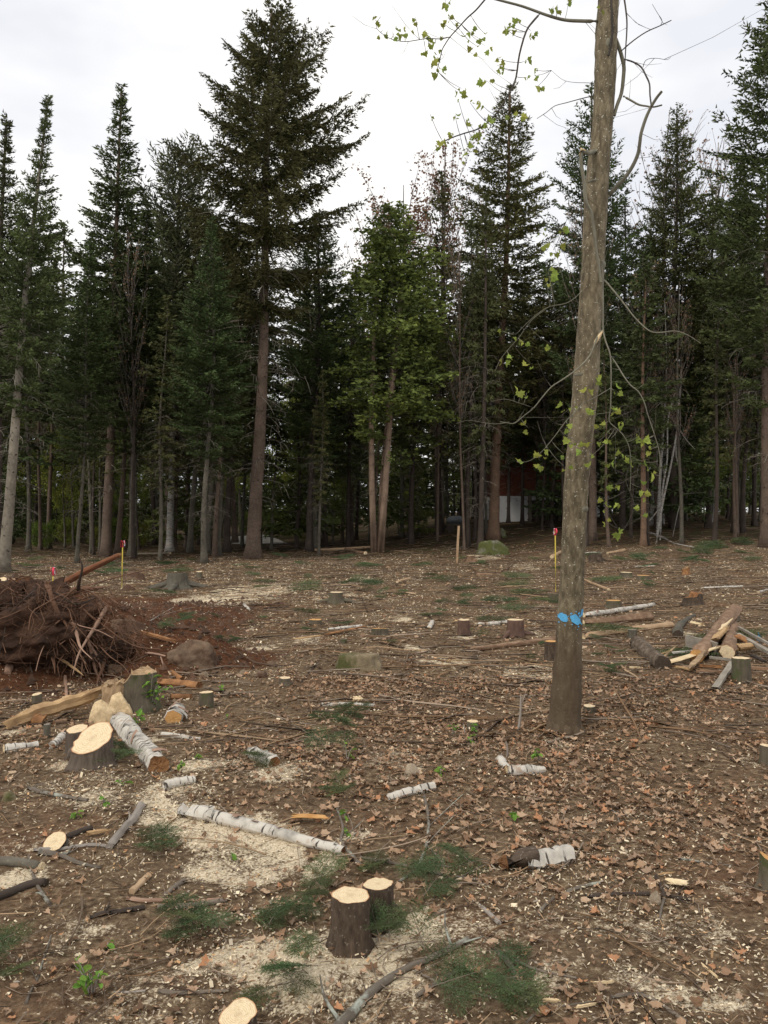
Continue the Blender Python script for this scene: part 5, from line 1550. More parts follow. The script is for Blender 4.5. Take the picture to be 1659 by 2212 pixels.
LOGS = [
    ('F', (-432, 262), (570, 500), 100, 62, 'long white birch log lying diagonally across the sawdust near the twin stumps', 'birch', ('rotten', 'rotten'), .03),
    ('A', (740, 1200), (990, 1490), 125, 120, 'thick white birch log with peeling bark beside the big furrowed stump', 'birch', ('cut', 'rotten'), .0),
    ('E', (1010, 105), (1215, 62), 75, 55, 'short striped birch bark roll just above the long white birch log', 'birch', ('rotten', 'rotten'), .08),
    ('A', (20, 1362), (235, 1325), 62, 40, 'birch log piece at the picture edge left of the big furrowed stump', 'birch', ('cut', 'rotten'), .0),
    ('A', (318, 1340), (395, 1275), 50, 50, 'short birch piece between the thin post and the big furrowed stump', 'birch', ('rotten', 'rotten'), .0),
    ('A', (990, 1272), (1250, 1288), 50, 22, 'ragged strip of white birch bark beside the thick birch log', 'birch', ('rotten', 'rotten'), .03),
    ('B', (0, 1395), (150, 1450), 80, 85, 'stubby birch log with brown rotten end in open leaf litter', 'birch', ('cut', 'rotten'), .0),
    ('C', (30, 1500), (265, 1490), 75, 42, 'greyish birch log with pale torn end below the blue marked trunk', 'birch', ('pale_split', 'rotten'), .0),
    ('B', (1545, 1425), (1590, 1478), 60, 45, 'small curled birch chunk with orange end left of the torn birch log', 'birch', ('cut', 'rotten'), .0),
    ('F', (842, 172), (1140, 98), 52, 58, 'weathered birch slab half sunk in brown leaves', 'birch', ('rotten', 'rotten'), .02),
    ('B', (420, 1072), (770, 1082), 26, 30, 'thin birch stick with dark end across open leaf litter', 'birch', ('rotten', 'stump_bark'), .02),
    ('B', (1400, 572), (1640, 562), 24, 28, 'slim white birch pole between the two reddish stumps', 'birch', ('cut', 'cut'), .0),
    ('C', (505, 522), (945, 452), 32, 26, 'long white birch pole behind the blue marked trunk', 'birch', ('cut', 'cut'), .02),
    ('B', (1108, 600), (1130, 560), 28, 26, 'stub of white birch standing out in the middle litter', 'birch', ('cut', 'cut'), .0),
    ('B', (475, 605), (690, 585), 18, 22, 'whitish birch strip on orange chips in the middle clearing', 'birch', ('cut', 'cut'), .0),
    ('C', (-215, 735), (340, 676), 30, 42, 'long reddish pole in front of the blue marked trunk, debarked in patches', 'log_bark', ('rotten', 'cut'), .01),
    ('C', (500, 662), (1062, 590), 42, 46, 'long pale debarked pole right of the blue marked trunk', 'debarked', ('pale_split', 'debarked'), .01),
    ('C', (505, 572), (920, 540), 44, 66, 'dark rotten log with crumbling orange end', 'log_bark', ('cut', 'rotten'), -.01),
    ('C', (852, 712), (1000, 845), 92, 98, 'short dark log with hollow near end in front of the wood pile', 'hollow_bark', ('stump_bark', 'stump_bark'), .0),
    ('C', (1095, 655), (1200, 515), 62, 22, 'tapered dark log piece lying behind the grey board', 'grey_bark', ('stump_bark', 'rotten'), .03),
    ('A', (1110, 1120), (1075, 1180), 92, 102, 'birch log facing out with round orange cut end', 'birch', ('cut', 'cut_orange'), .0),
    ('A', (1000, 945), (1240, 968), 52, 56, 'reddish rotten log lying right of the broken stump', 'rotten', ('rotten', 'rotten'), .02),
    ('A', (1060, 1032), (1192, 1030), 40, 36, 'short orange rotten piece above the round birch end', 'rotten', ('rotten', 'rotten'), .0),
    ('A', (1065, 860), (1135, 918), 22, 34, 'upright leaning orange splinter behind the rotten log', 'rotten', ('rotten', 'rotten'), .0),
    ('A', (150, 1185), (275, 1190), 82, 76, 'orange split chunk of wood in front of the long split slab', 'rotten', ('rotten', 'split'), .0),
    ('A', (420, 1180), (330, 1190), 40, 30, 'reddish bark roll beside the orange split chunk', 'log_bark', ('rotten', 'rotten'), .0),
    ('B', (330, 112), (752, 92), 18, 16, 'pale pole lying along the wood edge left of the cedar', 'debarked', ('cut_orange', 'cut'), .0),
    ('B', (590, 106), (712, 132), 20, 22, 'short pale log angled at the foot of the cedar', 'log_bark', ('cut', 'cut'), .0),
    ('A', (845, 132), (1060, 128), 12, 12, 'far pale pole lying behind the firs beyond the yellow stake', 'pale_bark', ('cut', 'cut'), .0),
    ('A', (90, 218), (780, 192), 7, 7, 'long thin pole lying along the wood edge behind the soil bank', 'pale_bark', (None, None), .01),
    ('C', (660, 130), (765, 112), 18, 20, 'far orange split log piece right of the blackish stump', 'debarked', ('cut', 'cut'), .0),
    ('C', (1250, 345), (1500, 335), 14, 12, 'far thin birch pole near the rotten stump', 'birch', ('cut', 'cut'), .0),
    ('C', (1600, 372), (1659, 355), 14, 12, 'far thin birch pole at the picture edge', 'birch', ('cut', 'cut'), .0),
    ('C', (825, 212), (955, 206), 10, 10, 'far pale stick among the dark fir boughs', 'birch', ('cut', 'cut'), .0),
    ('B', (910, 308), (985, 290), 18, 20, 'short pale log piece between far fir boughs', 'debarked', ('cut', 'cut'), .0),
    ('B', (1400, 262), (1500, 264), 20, 16, 'short brown log piece near the far orange chips', 'log_bark', ('cut', 'cut'), .0),
    ('B', (965, 375), (1025, 382), 14, 14, 'short pale stick end beside the dark bough clump', 'debarked', ('cut', 'cut'), .0),
    ('C', (310, 155), (365, 125), 26, 20, 'pale curled wood piece left of the blue marked trunk far back', 'debarked', ('cut', 'cut'), .0),
    ('C', (515, 128), (620, 125), 14, 12, 'far whitish birch stick on the blackish stump', 'birch', ('cut', 'cut'), .0),
    ('C', (510, 290), (665, 355), 14, 16, 'brown broken branch piece right of the blue marked trunk', 'debarked', ('cut', 'cut'), .0),
    ('A', (1210, 842), (1375, 838), 24, 20, 'reddish stick at the foot of the brown boulder', 'root_bark', ('cut', 'cut'), .0),
]
for k, (c, a, b_, da, db, lb, mt, ct, bw) in enumerate(LOGS):
    log(c, a, b_, da, db, lb, mt, 'birch_log' if 'birch' in lb.split(' ')[0:9] and mt == 'birch' else 'log', 'log', ct, bow=bw, seed=k)
# rotten birch with fresh white bark on half its length
e = log('H', (135, 585), (418, 548), 128, 112, 'birch log with rotten orange end and bright white bark, right of the twin stumps', 'birch', 'birch_log', 'log', ('rotten', 'cut'), seed=90)
pa = GK('H', 25, 600); pb = GK('H', 215, 578); r1 = 60 * .3465 * pa.y / FPX
m_ = MB(); rg = np.random.default_rng(44)
tube(m_, [np.array(on_ground(pa, r1 * .8) - e.location), np.array(on_ground((pa + pb) / 2, r1 * .9) - e.location), np.array(on_ground(pb, r1 * .95) - e.location)], [r1 * .72, r1 * 1.02, r1 * 1.03], 14, 0, None, .14, rg)
R = m_.v[0].reshape(3, 15, 3)
link('rotten_bark', m_.mesh('rotten_bark', M['stump_bark']), e)
end_cap(None, np.array((pa - pb).normalized()), R[0][:-1][::-1], 'rotten', e, 'rotten_end', dome=.03, seed=3)
# the two leaning logs of the wood pile
pile = [((1215, 805), (1455, 548), 86, 78, 'reddish log leaning on the stump at the back of the wood pile', (.06, .30), 'cut_orange'),
        ((1405, 800), (1432, 610), 92, 70, 'second reddish log lying under the leaning log in the wood pile', (.10, .12), 'cut')]
for k, (a, b_, da, db, lb, lf, ct) in enumerate(pile):
    log('C', a, (b_[0], b_[1] + lf[1] * 220), da, db, lb, 'log_bark', 'log', 'log', (ct, 'split'), lift=lf, seed=70 + k)


def board(crop, a, b_, wpx, thick, label, mat, lift=(.02, .02), name='board', cat='board', upright=False, crop2=None, taper=1.0, seed=0):
    sc = CROP[crop][2]
    pa = on_ground(GK(crop, *a), lift[0]); pb = on_ground(GK(crop2 or crop, *b_), lift[1])
    o0 = Vector(((pa.x + pb.x) / 2, (pa.y + pb.y) / 2, Tz((pa.x + pb.x) / 2, (pa.y + pb.y) / 2)))
    wd = wpx * sc * o0.y / FPX
    ax = (pb - pa).normalized()
    sv = Vector((0, 0, 1)) if upright else Vector((-ax.y, ax.x, 0)).normalized()
    sv = (sv - ax * sv.dot(ax)).normalized(); nv = ax.cross(sv)
    rg = np.random.default_rng(seed + 300)
    L = (pb - pa).length
    L = (pb - pa).length
    ragged = mat in ('pale_split', 'split', 'rotten', 'sawdust', 'cut_orange', 'weathered', 'dark_bark')
    if ragged:      # torn wood: ridged along the grain, uneven ends
        na, ns = 12, 12
        pj = rg.uniform(.6, 1.15, na); ej = rg.uniform(-.22, .22, (2, na)); bw = np.convolve(rg.normal(0, 1, ns + 4), np.ones(5) / 5, 'valid') * thick * .12
        sw = np.convolve(rg.normal(0, 1, ns + 4), np.ones(5) / 5, 'valid') * wd * .09
        m_ = MB(); V = []; UV = []
        for i_ in range(ns):
            t_ = i_ / (ns - 1); wv = wd * (1 + (taper - 1) * t_) / 2 * (1 - .25 * abs(2 * t_ - 1) ** 3)
            for k in range(na):
                an = 2 * math.pi * k / na
                cx_ = math.copysign(abs(math.cos(an)) ** .6, math.cos(an)) * wv * pj[k] * rg.uniform(.9, 1.1) + sw[i_]
                cy_ = math.copysign(abs(math.sin(an)) ** .6, math.sin(an)) * thick / 2 * pj[(k * 5) % na] * rg.uniform(.8, 1.25) + bw[i_]
                te = t_ + (ej[0, k] * max(0, 1 - t_ * 3) + ej[1, k] * max(0, t_ * 3 - 2))
                V.append(tuple(pa + (pb - pa) * te - o0 + sv * cx_ + nv * cy_)); UV.append((an * wv * .5 + cx_ * .5, te * L))
        m_.add(V, [(i_ * na + k, i_ * na + (k + 1) % na, (i_ + 1) * na + (k + 1) % na, (i_ + 1) * na + k) for i_ in range(ns - 1) for k in range(na)], 0, UV, None, False)
        m_.add(V[:na], [tuple(range(na - 1, -1, -1))], 0, UV[:na], None, False); m_.add(V[-na:], [tuple(range(na))], 0, UV[-na:], None, False)
        return link(name, m_.mesh(name, M[mat]), None, label, cat, None, None, o0)
    m_ = MB(); V = []; UV = []
    ns = 10
    rag = .05
    bw = rg.normal(0, .25 * thick, ns).cumsum() if rag > .1 else np.zeros(ns)
    for i_ in range(ns):
        t_ = i_ / (ns - 1); c0 = pa + (pb - pa) * t_ - o0
        wv = wd * (1 + (taper - 1) * t_) / 2
        for sx_, sy_ in ((-1, -1), (1, -1), (1, 1), (-1, 1)):
            ex = (rg.uniform(-.6, .6) * rag * L if i_ in (0, ns - 1) else 0)
            V.append(c0 + sv * (sx_ * wv * (1 + rg.uniform(-1, 1) * rag * 1.6)) + nv * (sy_ * thick / 2 * (1 + rg.uniform(-1, 1) * rag * 3) + bw[i_]) + ax * ex)
            UV.append((sx_ * wv + sy_ * thick, t_ * L))
    F = [(i_ * 4 + k, i_ * 4 + (k + 1) % 4, (i_ + 1) * 4 + (k + 1) % 4, (i_ + 1) * 4 + k) for i_ in range(ns - 1) for k in range(4)] + [(3, 2, 1, 0), ((ns - 1) * 4, (ns - 1) * 4 + 1, (ns - 1) * 4 + 2, (ns - 1) * 4 + 3)]
    m_.add([tuple(v) for v in V], F, 0, UV, None, False)
    o = link(name, m_.mesh(name, M[mat]), None, label, cat, None, None, o0)
    return o


board('C', (1152, 725), (1345, 770), 74, .03, 'grey weathered box board standing on edge in the wood pile', 'grey_board', (.10, .09), upright=True, seed=1)
board('C', (1468, 690), (1668, 800), 28, .035, 'long grey plank running out of the picture from the wood pile', 'grey_board', (.12, .10), seed=2)
board('C', (1478, 672), (1668, 775), 14, .03, 'second grey plank lying close behind the long grey plank', 'grey_board', (.17, .15), seed=3)
board('C', (1436, 865), (1332, 985), 38, .03, 'short grey plank leaning down from the mossy stump by the wood pile', 'grey_board', (.09, .03), seed=4)
board('C', (1060, 828), (1345, 775), 62, .025, 'fresh pale split board under the leaning log', 'pale_split', (.05, .11), 'split_board', 'board', taper=.5, seed=5)
board('C', (990, 775), (1050, 770), 30, .02, 'small orange wedge of split wood left of the wood pile', 'split', (.04, .06), 'wood_wedge', 'wood piece', taper=.3, seed=6)
board('C', (1060, 785), (1345, 765), 16, .02, 'whitish peeled board lying behind the fresh pale board', 'birch', (.07, .08), seed=7)
board('C', (1010, 800), (1100, 812), 16, .02, 'thin pinkish board end under the fresh pale board', 'brown_board', (.03, .03), seed=8)
board('C', (1212, 878), (1385, 884), 14, .025, 'narrow brown board lowest in the wood pile', 'brown_board', (.03, .03), seed=9)
board('C', (1300, 820), (1445, 840), 16, .025, 'narrow grey board leading to the mossy stump', 'grey_board', (.08, .08), seed=10)
board('C', (1548, 862), (1668, 870), 18, .025, 'narrow brown board right of the mossy stump', 'brown_board', (.04, .04), seed=11)
board('C', (1240, 850), (1370, 858), 22, .03, 'reddish broken board under the second log', 'rotten', (.04, .04), seed=12)
log('C', (1462, 765), (1555, 758), 46, 40, 'short split log on the wood pile behind the mossy stump', 'split', 'log', 'log', ('split', 'rotten'), lift=(.10, .10), seed=75)
board('A', (55, 1222), (565, 1105), 66, .10, 'long split slab of pale orange wood in front of the soil bank', 'split', (.05, .12), 'split_slab', 'wood slab', taper=1.0, seed=13)
board('A', (900, 655), (1065, 690), 26, .03, 'orange torn wood splinter on top of the soil bank', 'rotten', (.06, .04), 'wood_splinter', 'wood piece', taper=.6, seed=16)
board('B', (490, 640), (690, 596), 42, .02, 'ragged orange wood slab with whitish chips in the middle clearing', 'rotten', (.03, .03), 'wood_slab', 'wood slab', taper=.4, seed=17)
board('B', (275, 672), (420, 652), 28, .02, 'pale torn wood slab left of the ragged orange slab', 'split', (.03, .03), 'wood_slab', 'wood slab', taper=.6, seed=18)
board('F', (285, 300), (460, 320), 62, .012, 'bright orange sheet of inner bark beside the long white birch log', 'cut_orange', (.03, .04), 'bark_sheet', 'bark piece', taper=.8, seed=19)
board('H', (1035, 715), (1150, 730), 50, .02, 'fresh pale wood chunk lying beside dark twigs near the round tan stone', 'pale_split', (.03, .03), 'wood_chunk', 'wood piece', taper=.7, seed=20)
board('H', (265, 1440), (350, 1442), 22, .012, 'pale sliver of wood near the bottom among chips', 'pale_split', (.012, .012), 'wood_sliver', 'wood piece', taper=.5, seed=21)
board('H', (588, 1330), (690, 1322), 16, .01, 'thin pale sliver of wood above the lower twigs', 'pale_split', (.012, .012), 'wood_sliver', 'wood piece', taper=.4, seed=22)
board('H', (1258, 1222), (1335, 1290), 14, .01, 'slanting pale sliver of wood near the picture edge', 'pale_split', (.012, .014), 'wood_sliver', 'wood piece', taper=.5, seed=23)
board('H', (468, 1480), (580, 1462), 14, .01, 'long whitish sliver close to the bottom of the picture', 'pale_split', (.012, .012), 'wood_sliver', 'wood piece', taper=.4, seed=24)
board('H', (995, 645), (1070, 640), 12, .01, 'thin orange sliver above the fresh pale chunk', 'split', (.012, .012), 'wood_sliver', 'wood piece', taper=.6, seed=25)
board('E', (545, 400), (660, 385), 30, .02, 'reddish split piece right of the round wood slice', 'split', (.02, .02), 'wood_piece', 'wood piece', taper=.4, seed=26)
board('B', (630, 1050), (690, 1050), 40, .03, 'yellow chunk of fresh wood in open leaf litter', 'pale_split', (.03, .03), 'wood_chunk', 'wood piece', taper=.5, seed=27)
board('C', (795, 845), (860, 846), 20, .015, 'pale oval wood slice left of the hollow log', 'cut', (.015, .015), 'wood_slice', 'wood piece', seed=28)
for k, (a_, b2, w_, th_, mt, lf, lb) in enumerate([
        ((1330, 745), (1400, 700), 50, .05, 'split', (.16, .2), 'orange split half log wedged between the two reddish logs'), ((1180, 870), (1260, 800), 44, .04, 'weathered', (.06, .1), 'torn brown slab under the foot of the leaning log'),
        ((1480, 720), (1580, 745), 50, .05, 'rotten', (.14, .1), 'rotten torn slab beside the short split log'), ((1090, 845), (1190, 868), 26, .03, 'split', (.02, .03), 'low orange sliver in front of the fresh pale board'),
        ((1370, 700), (1445, 640), 34, .04, 'pale_split', (.2, .26), 'pale torn slab at the back of the two reddish logs'), ((1180, 618), (1250, 632), 34, .03, 'pale_split', (.14, .13), 'pale torn scrap on top of the grey box board'),
        ((1560, 790), (1650, 830), 30, .03, 'dark_bark', (.05, .05), 'dark bark slab under the long grey plank'), ((990, 800), (1075, 745), 22, .03, 'weathered', (.02, .05), 'thin weathered splinter left of the wood pile')]):
    board('C', a_, b2, w_, th_, lb, mt, lf, 'split_piece', 'wood piece', taper=.7, seed=60 + k)
# round slice of wood lying tilted
g = GK('E', 340, 470); r0 = 72 * .3472 * g.y / FPX
e = empty('wood_slice', g, 'round pale slice of wood propped on grey sticks', 'wood slice')
m_ = MB(); ax = np.array([-.15, -.55, .83]); c0 = np.array([0, 0, r0 * .62])
R = tube(m_, [c0 - ax * .035, c0], [r0, r0], 20, 0, None, .04, np.random.default_rng(3))
link('bark', m_.mesh('slice_bark', M['grey_bark']), e); end_cap(None, ax, R[1][:-1], 'cut', e, seed=2)
end_cap(None, -ax, R[0][:-1][::-1], 'cut', e, seed=2)


# ------------------------------------------------------------------ fallen branches
def branch(crop, pts, w0, w1, label, mat, cut=None, side=2, seed=0, lift=.6, group=None, name='branch', cat='branch', raise_=None):
    sc = CROP[crop][2]; rg = np.random.default_rng(seed + 500)
    g = [GK(crop, x, y) for x, y in pts]
    dist = np.mean([p.y for p in g])
    r0 = w0 * sc / 2 * dist / FPX; r1 = w1 * sc / 2 * dist / FPX
    rr = np.linspace(r0, r1, len(g))
    o0 = g[len(g) // 2].copy()
    p3 = []
    for i_, (p, r) in enumerate(zip(g, rr)):
        h = r * lift + (0 if raise_ is None else raise_[i_])
        p3.append(np.array((p.x, p.y, Tz(p.x, p.y) + h)) - np.array(o0))
    sp_ = smooth_path(p3, 4)
    rad = np.linspace(r0, r1, len(sp_)) * (1 + .07 * rg.normal(0, 1, len(sp_)))
    m_ = MB(); R = tube(m_, sp_, rad, 8, 0, None, .08, rg, cap='b' if cut else 'ab')
    L = np.linalg.norm(sp_[-1] - sp_[0])
    for k in range(side):
        i_ = int(rg.integers(2, len(sp_) - 2)); p0 = sp_[i_]; t_ = sp_[i_ + 1] - sp_[i_]; t_ /= np.linalg.norm(t_) + 1e-9
        s = np.cross(t_, [0, 0, 1]) * rg.choice([-1, 1]); d = t_ * .6 + s * rg.uniform(.4, 1) + np.array([0, 0, rg.uniform(0, .6)])
        l = L * rg.uniform(.1, .3)
        tube(m_, smooth_path([p0, p0 + d * l * .5 + rg.normal(0, .01, 3), p0 + d * l], 3), np.linspace(rad[i_] * .5, rad[i_] * .15, 7), 5, 0, cap='b')
    mesh = m_.mesh(name, M[mat])
    if cut:
        e = empty(name, o0, label, cat, group)
        link('stick', mesh, e)
        ax = sp_[0] - sp_[1]; ax /= np.linalg.norm(ax)
        end_cap(None, ax, R[0][:-1][::-1], cut, e, dome=r0 * .1)
        return e
    return link(name, mesh, None, label, cat, group, None, o0)


BRN = [
    ('F', [(500, 1640), (620, 1520), (700, 1430), (790, 1345), (960, 1235), (1130, 1160), (1250, 1100), (1350, 1045)], 66, 40, 'thick lichen covered branch slanting up from the bottom below the twin stumps', 'lichen_bark', None, 3),
    ('H', [(-20, 1130), (50, 1205), (100, 1290), (180, 1360)], 42, 26, 'bent brown branch right of the thick lichen covered branch', 'twig_bark', None, 2),
    ('H', [(680, 1405), (860, 1388), (1000, 1460), (1150, 1560)], 30, 26, 'long brown branch near the bottom among the pale chips', 'twig_bark', None, 3),
    ('E', [(258, 605), (190, 588), (100, 572), (-30, 560)], 66, 56, 'thick grey limb from the picture edge with pale sawn end on sawdust', 'grey_bark', 'cut', 0),
    ('E', [(290, 700), (230, 698), (150, 720), (60, 760), (-20, 790)], 55, 50, 'dark limb below the thick grey limb at the picture edge', 'dark_bark', 'stump_bark', 0),
    ('E', [(310, 825), (265, 760), (220, 680), (195, 600), (178, 520)], 26, 18, 'thin lichen stick crossing the thick grey limb', 'lichen_bark', None, 1),
    ('E', [(680, 472), (730, 410), (790, 340), (830, 300), (880, 212)], 46, 50, 'weathered grey branch leading up to the long white birch log', 'grey_stick', None, 1),
    ('E', [(215, 485), (330, 486), (450, 470), (560, 455), (640, 458), (690, 470)], 30, 22, 'smooth pale stick in front of the round wood slice', 'grey_stick', None, 0),
    ('E', [(250, 505), (330, 515), (400, 530), (500, 570), (625, 592)], 44, 16, 'lichen flecked branch below the smooth pale stick', 'lichen_bark', None, 3),
    ('E', [(575, 352), (510, 370), (410, 412)], 38, 40, 'short dark branch with small round cut end behind the wood slice', 'dark_bark', 'cut_orange', 0),
    ('E', [(790, 790), (900, 805), (1000, 800), (1150, 798), (1290, 798), (1430, 778)], 34, 18, 'straight pinkish sapling stick with pale oval cut end', 'pale_root', 'cut', 0),
    ('E', [(1410, 798), (1300, 820), (1200, 835), (1080, 845), (980, 848)], 34, 40, 'brown stick lying below the pinkish sapling stick', 'twig_bark', 'cut_orange', 0),
    ('E', [(560, 905), (660, 880), (760, 868), (900, 845)], 30, 36, 'dark rotten branch left of the brown stick', 'dark_bark', None, 4),
    ('E', [(985, 1365), (1100, 1376), (1250, 1370), (1425, 1360)], 34, 22, 'plain brown stick with orange cut end near the bottom', 'twig_bark', 'cut_orange', 0),
    ('E', [(710, 1366), (800, 1368), (905, 1358)], 16, 14, 'slender grey twig left of the plain brown stick', 'grey_stick', None, 0),
    ('E', [(925, 650), (880, 695), (820, 752)], 46, 42, 'short light brown stick pointing up behind the pinkish sapling stick', 'debarked', 'cut_orange', 0),
    ('E', [(1150, 680), (1090, 715), (1025, 772)], 36, 30, 'curved olive stick right of the short light brown stick', 'twig_bark', None, 1),
    ('E', [(180, 102), (250, 125), (330, 142), (440, 160), (545, 176)], 32, 24, 'lichen coated branch above the smooth pale stick', 'lichen_bark', None, 1),
    ('E', [(160, 1440), (190, 1360), (230, 1290), (265, 1180), (320, 1010)], 18, 10, 'thin stick with lichen tufts standing out near the bottom corner', 'lichen_bark', None, 3),
    ('F', [(690, 590), (620, 510), (560, 430), (572, 340), (530, 208)], 26, 16, 'crooked lichen branch running up from the rear twin stump', 'lichen_bark', None, 3),
    ('F', [(920, 682), (975, 645), (1030, 600), (1070, 520), (1092, 450), (1106, 300), (1080, 150)], 18, 22, 'tall lichen twig with yellow tip right of the twin stumps', 'lichen_bark', None, 2),
    ('F', [(1100, 460), (1150, 510), (1190, 560), (1222, 655)], 16, 14, 'short lichen twig branching beside the tall yellow tipped twig', 'lichen_bark', None, 1),
    ('F', [(680, 530), (800, 552), (950, 580), (1120, 620), (1300, 655), (1510, 680)], 24, 18, 'very long thin dark branch behind the twin stumps', 'twig_bark', None, 5),
    ('F', [(880, 732), (1000, 722), (1155, 712)], 13, 10, 'straight pale peeled twig right of the rear twin stump', 'debarked', None, 0),
    ('F', [(110, 808), (250, 815), (380, 818), (500, 792)], 14, 10, 'straight pale peeled twig left of the wide twin stump', 'debarked', None, 0),
    ('F', [(1060, 1255), (1130, 1290), (1200, 1320), (1400, 1375), (1600, 1420)], 20, 12, 'brown stick with yellow cut tip right of the thick lichen branch', 'twig_bark', 'cut_orange', 2),
    ('F', [(1030, 1395), (1130, 1330), (1220, 1275), (1330, 1215)], 30, 32, 'brown branch crossing the yellow tipped stick', 'twig_bark', None, 2),
    ('F', [(1420, 830), (1480, 880), (1545, 945)], 26, 30, 'short bleached grey branch right of the twin stumps', 'grey_stick', None, 1),
    ('H', [(60, 1160), (160, 1210), (270, 1245), (465, 1282)], 24, 14, 'forked brown stick right of the bent brown branch', 'twig_bark', None, 3),
    ('H', [(395, 752), (500, 715), (610, 690)], 26, 20, 'grey olive stick with pale cut end below the rotten birch log', 'lichen_bark', 'cut', 1),
    ('H', [(520, 778), (700, 765), (900, 760), (1050, 775), (1170, 795)], 30, 22, 'long dark branch lying below the fresh pale chunk', 'dark_bark', None, 4),
    ('H', [(960, 650), (990, 710), (1015, 765)], 24, 22, 'short dark branch joining the long dark branch', 'dark_bark', None, 0),
    ('H', [(1012, 790), (995, 850), (980, 925)], 20, 16, 'orange and grey stick standing below the long dark branch', 'lichen_bark', None, 0),
    ('H', [(220, 885), (270, 830), (325, 780)], 22, 18, 'short brown stick below the rotten birch log', 'twig_bark', None, 1),
    ('H', [(1090, 535), (1200, 550), (1300, 568), (1435, 578)], 16, 10, 'bleached twig near the picture edge stump', 'lichen_bark', None, 2),
    ('H', [(650, 220), (710, 250), (740, 330)], 8, 6, 'bent pale twig on brown leaves', 'grey_stick', None, 0),
    ('H', [(720, 195), (780, 270), (840, 320)], 9, 6, 'thin brown twig on brown leaves beside the bent pale twig', 'twig_bark', None, 1),
    ('H', [(150, 1560), (250, 1480), (420, 1450), (640, 1415)], 16, 10, 'thin brown twig near the bottom beside the fir bough', 'twig_bark', None, 1),
    ('B', [(310, 932), (370, 860), (410, 810), (440, 760)], 9, 6, 'dark twig rising beside the squat mossy stump', 'dark_bark', None, 1),
    ('B', [(180, 775), (260, 720), (320, 685)], 11, 8, 'reddish stick in the middle litter', 'root_bark', None, 0),
    ('B', [(690, 715), (820, 712), (960, 728), (1090, 728)], 10, 8, 'long pale stick behind the mossy flat stone', 'debarked', None, 1),
    ('B', [(80, 470), (160, 465), (235, 460)], 11, 8, 'dark stick far back on the pale sawdust side', 'dark_bark', None, 0),
    ('A', [(900, 570), (980, 520), (1080, 462)], 9, 7, 'grey stick leaning beside the upper boulder', 'grey_stick', None, 1),
    ('A', [(1520, 450), (1550, 480)], 22, 18, 'short pale bark piece far back near the sawdust', 'birch', None, 0),
    ('B', [(0, 205), (90, 188), (190, 160)], 8, 7, 'pale pole lying at the foot of the big spruce', 'debarked', None, 0),
    ('B', [(600, 145), (620, 180), (640, 215)], 7, 5, 'thin stick leaning near the foot of the cedar', 'twig_bark', None, 0),
    ('C', [(930, 0), (1000, 25), (1060, 60), (1130, 78), (1200, 90)], 12, 8, 'white birch pole lying at the wood edge on the far side', 'birch_far', None, 1),
    ('B', [(1230, 105), (1310, 90), (1410, 65)], 9, 8, 'brown pole lying left of the mossy boulder', 'twig_bark', None, 0),
    ('C', [(0, 160), (100, 135), (240, 118)], 9, 8, 'reddish pole lying right of the mossy boulder', 'root_bark', None, 1),
    ('C', [(0, 240), (40, 225), (80, 185)], 7, 6, 'dark bent twig far left of the blue marked trunk', 'dark_bark', None, 0),
]
for k, (c, pts, w0, w1, lb, mt, ct, sd) in enumerate(BRN):
    branch(c, pts, w0, w1, lb, mt, ct, sd, k)
# sapling sticks standing upright by the maple
for k, (c, foot, tip, w_, lb) in enumerate([('C', (100, 1235), (118, 1010), 18, 'upright forked grey sapling stub left of the blue marked trunk foot'), ('C', (30, 1390), (25, 1300), 14, 'short grey sapling stub below the forked stub'),
                                          ('B', (1325, 1255), (1320, 1185), 9, 'tiny cut sapling stub beside the low bright stump')]):
    g = GK(c, *foot); t_ = P(*K(c, *tip), g.y); r = w_ * .3467 / 2 * g.y / FPX
    m_ = MB(); tube(m_, smooth_path([(0, 0, -.03), (t_ - g) * .5 + Vector((.008, 0, 0)), t_ - g], 4), np.linspace(r * 1.1, r * .6, 9), 7, 0, cap='b')
    if k == 0:
        tube(m_, [(t_ - g) * .7, (t_ - g) * .85 + Vector((.02, 0, 0)), (t_ - g) * 1.02 + Vector((.035, .01, 0))], [r * .6, r * .5, r * .35], 6, 0, cap='b')
    link('sapling_stub', m_.mesh('sapling_stub', M['grey_stick']), None, lb, 'sapling', None, None, g)


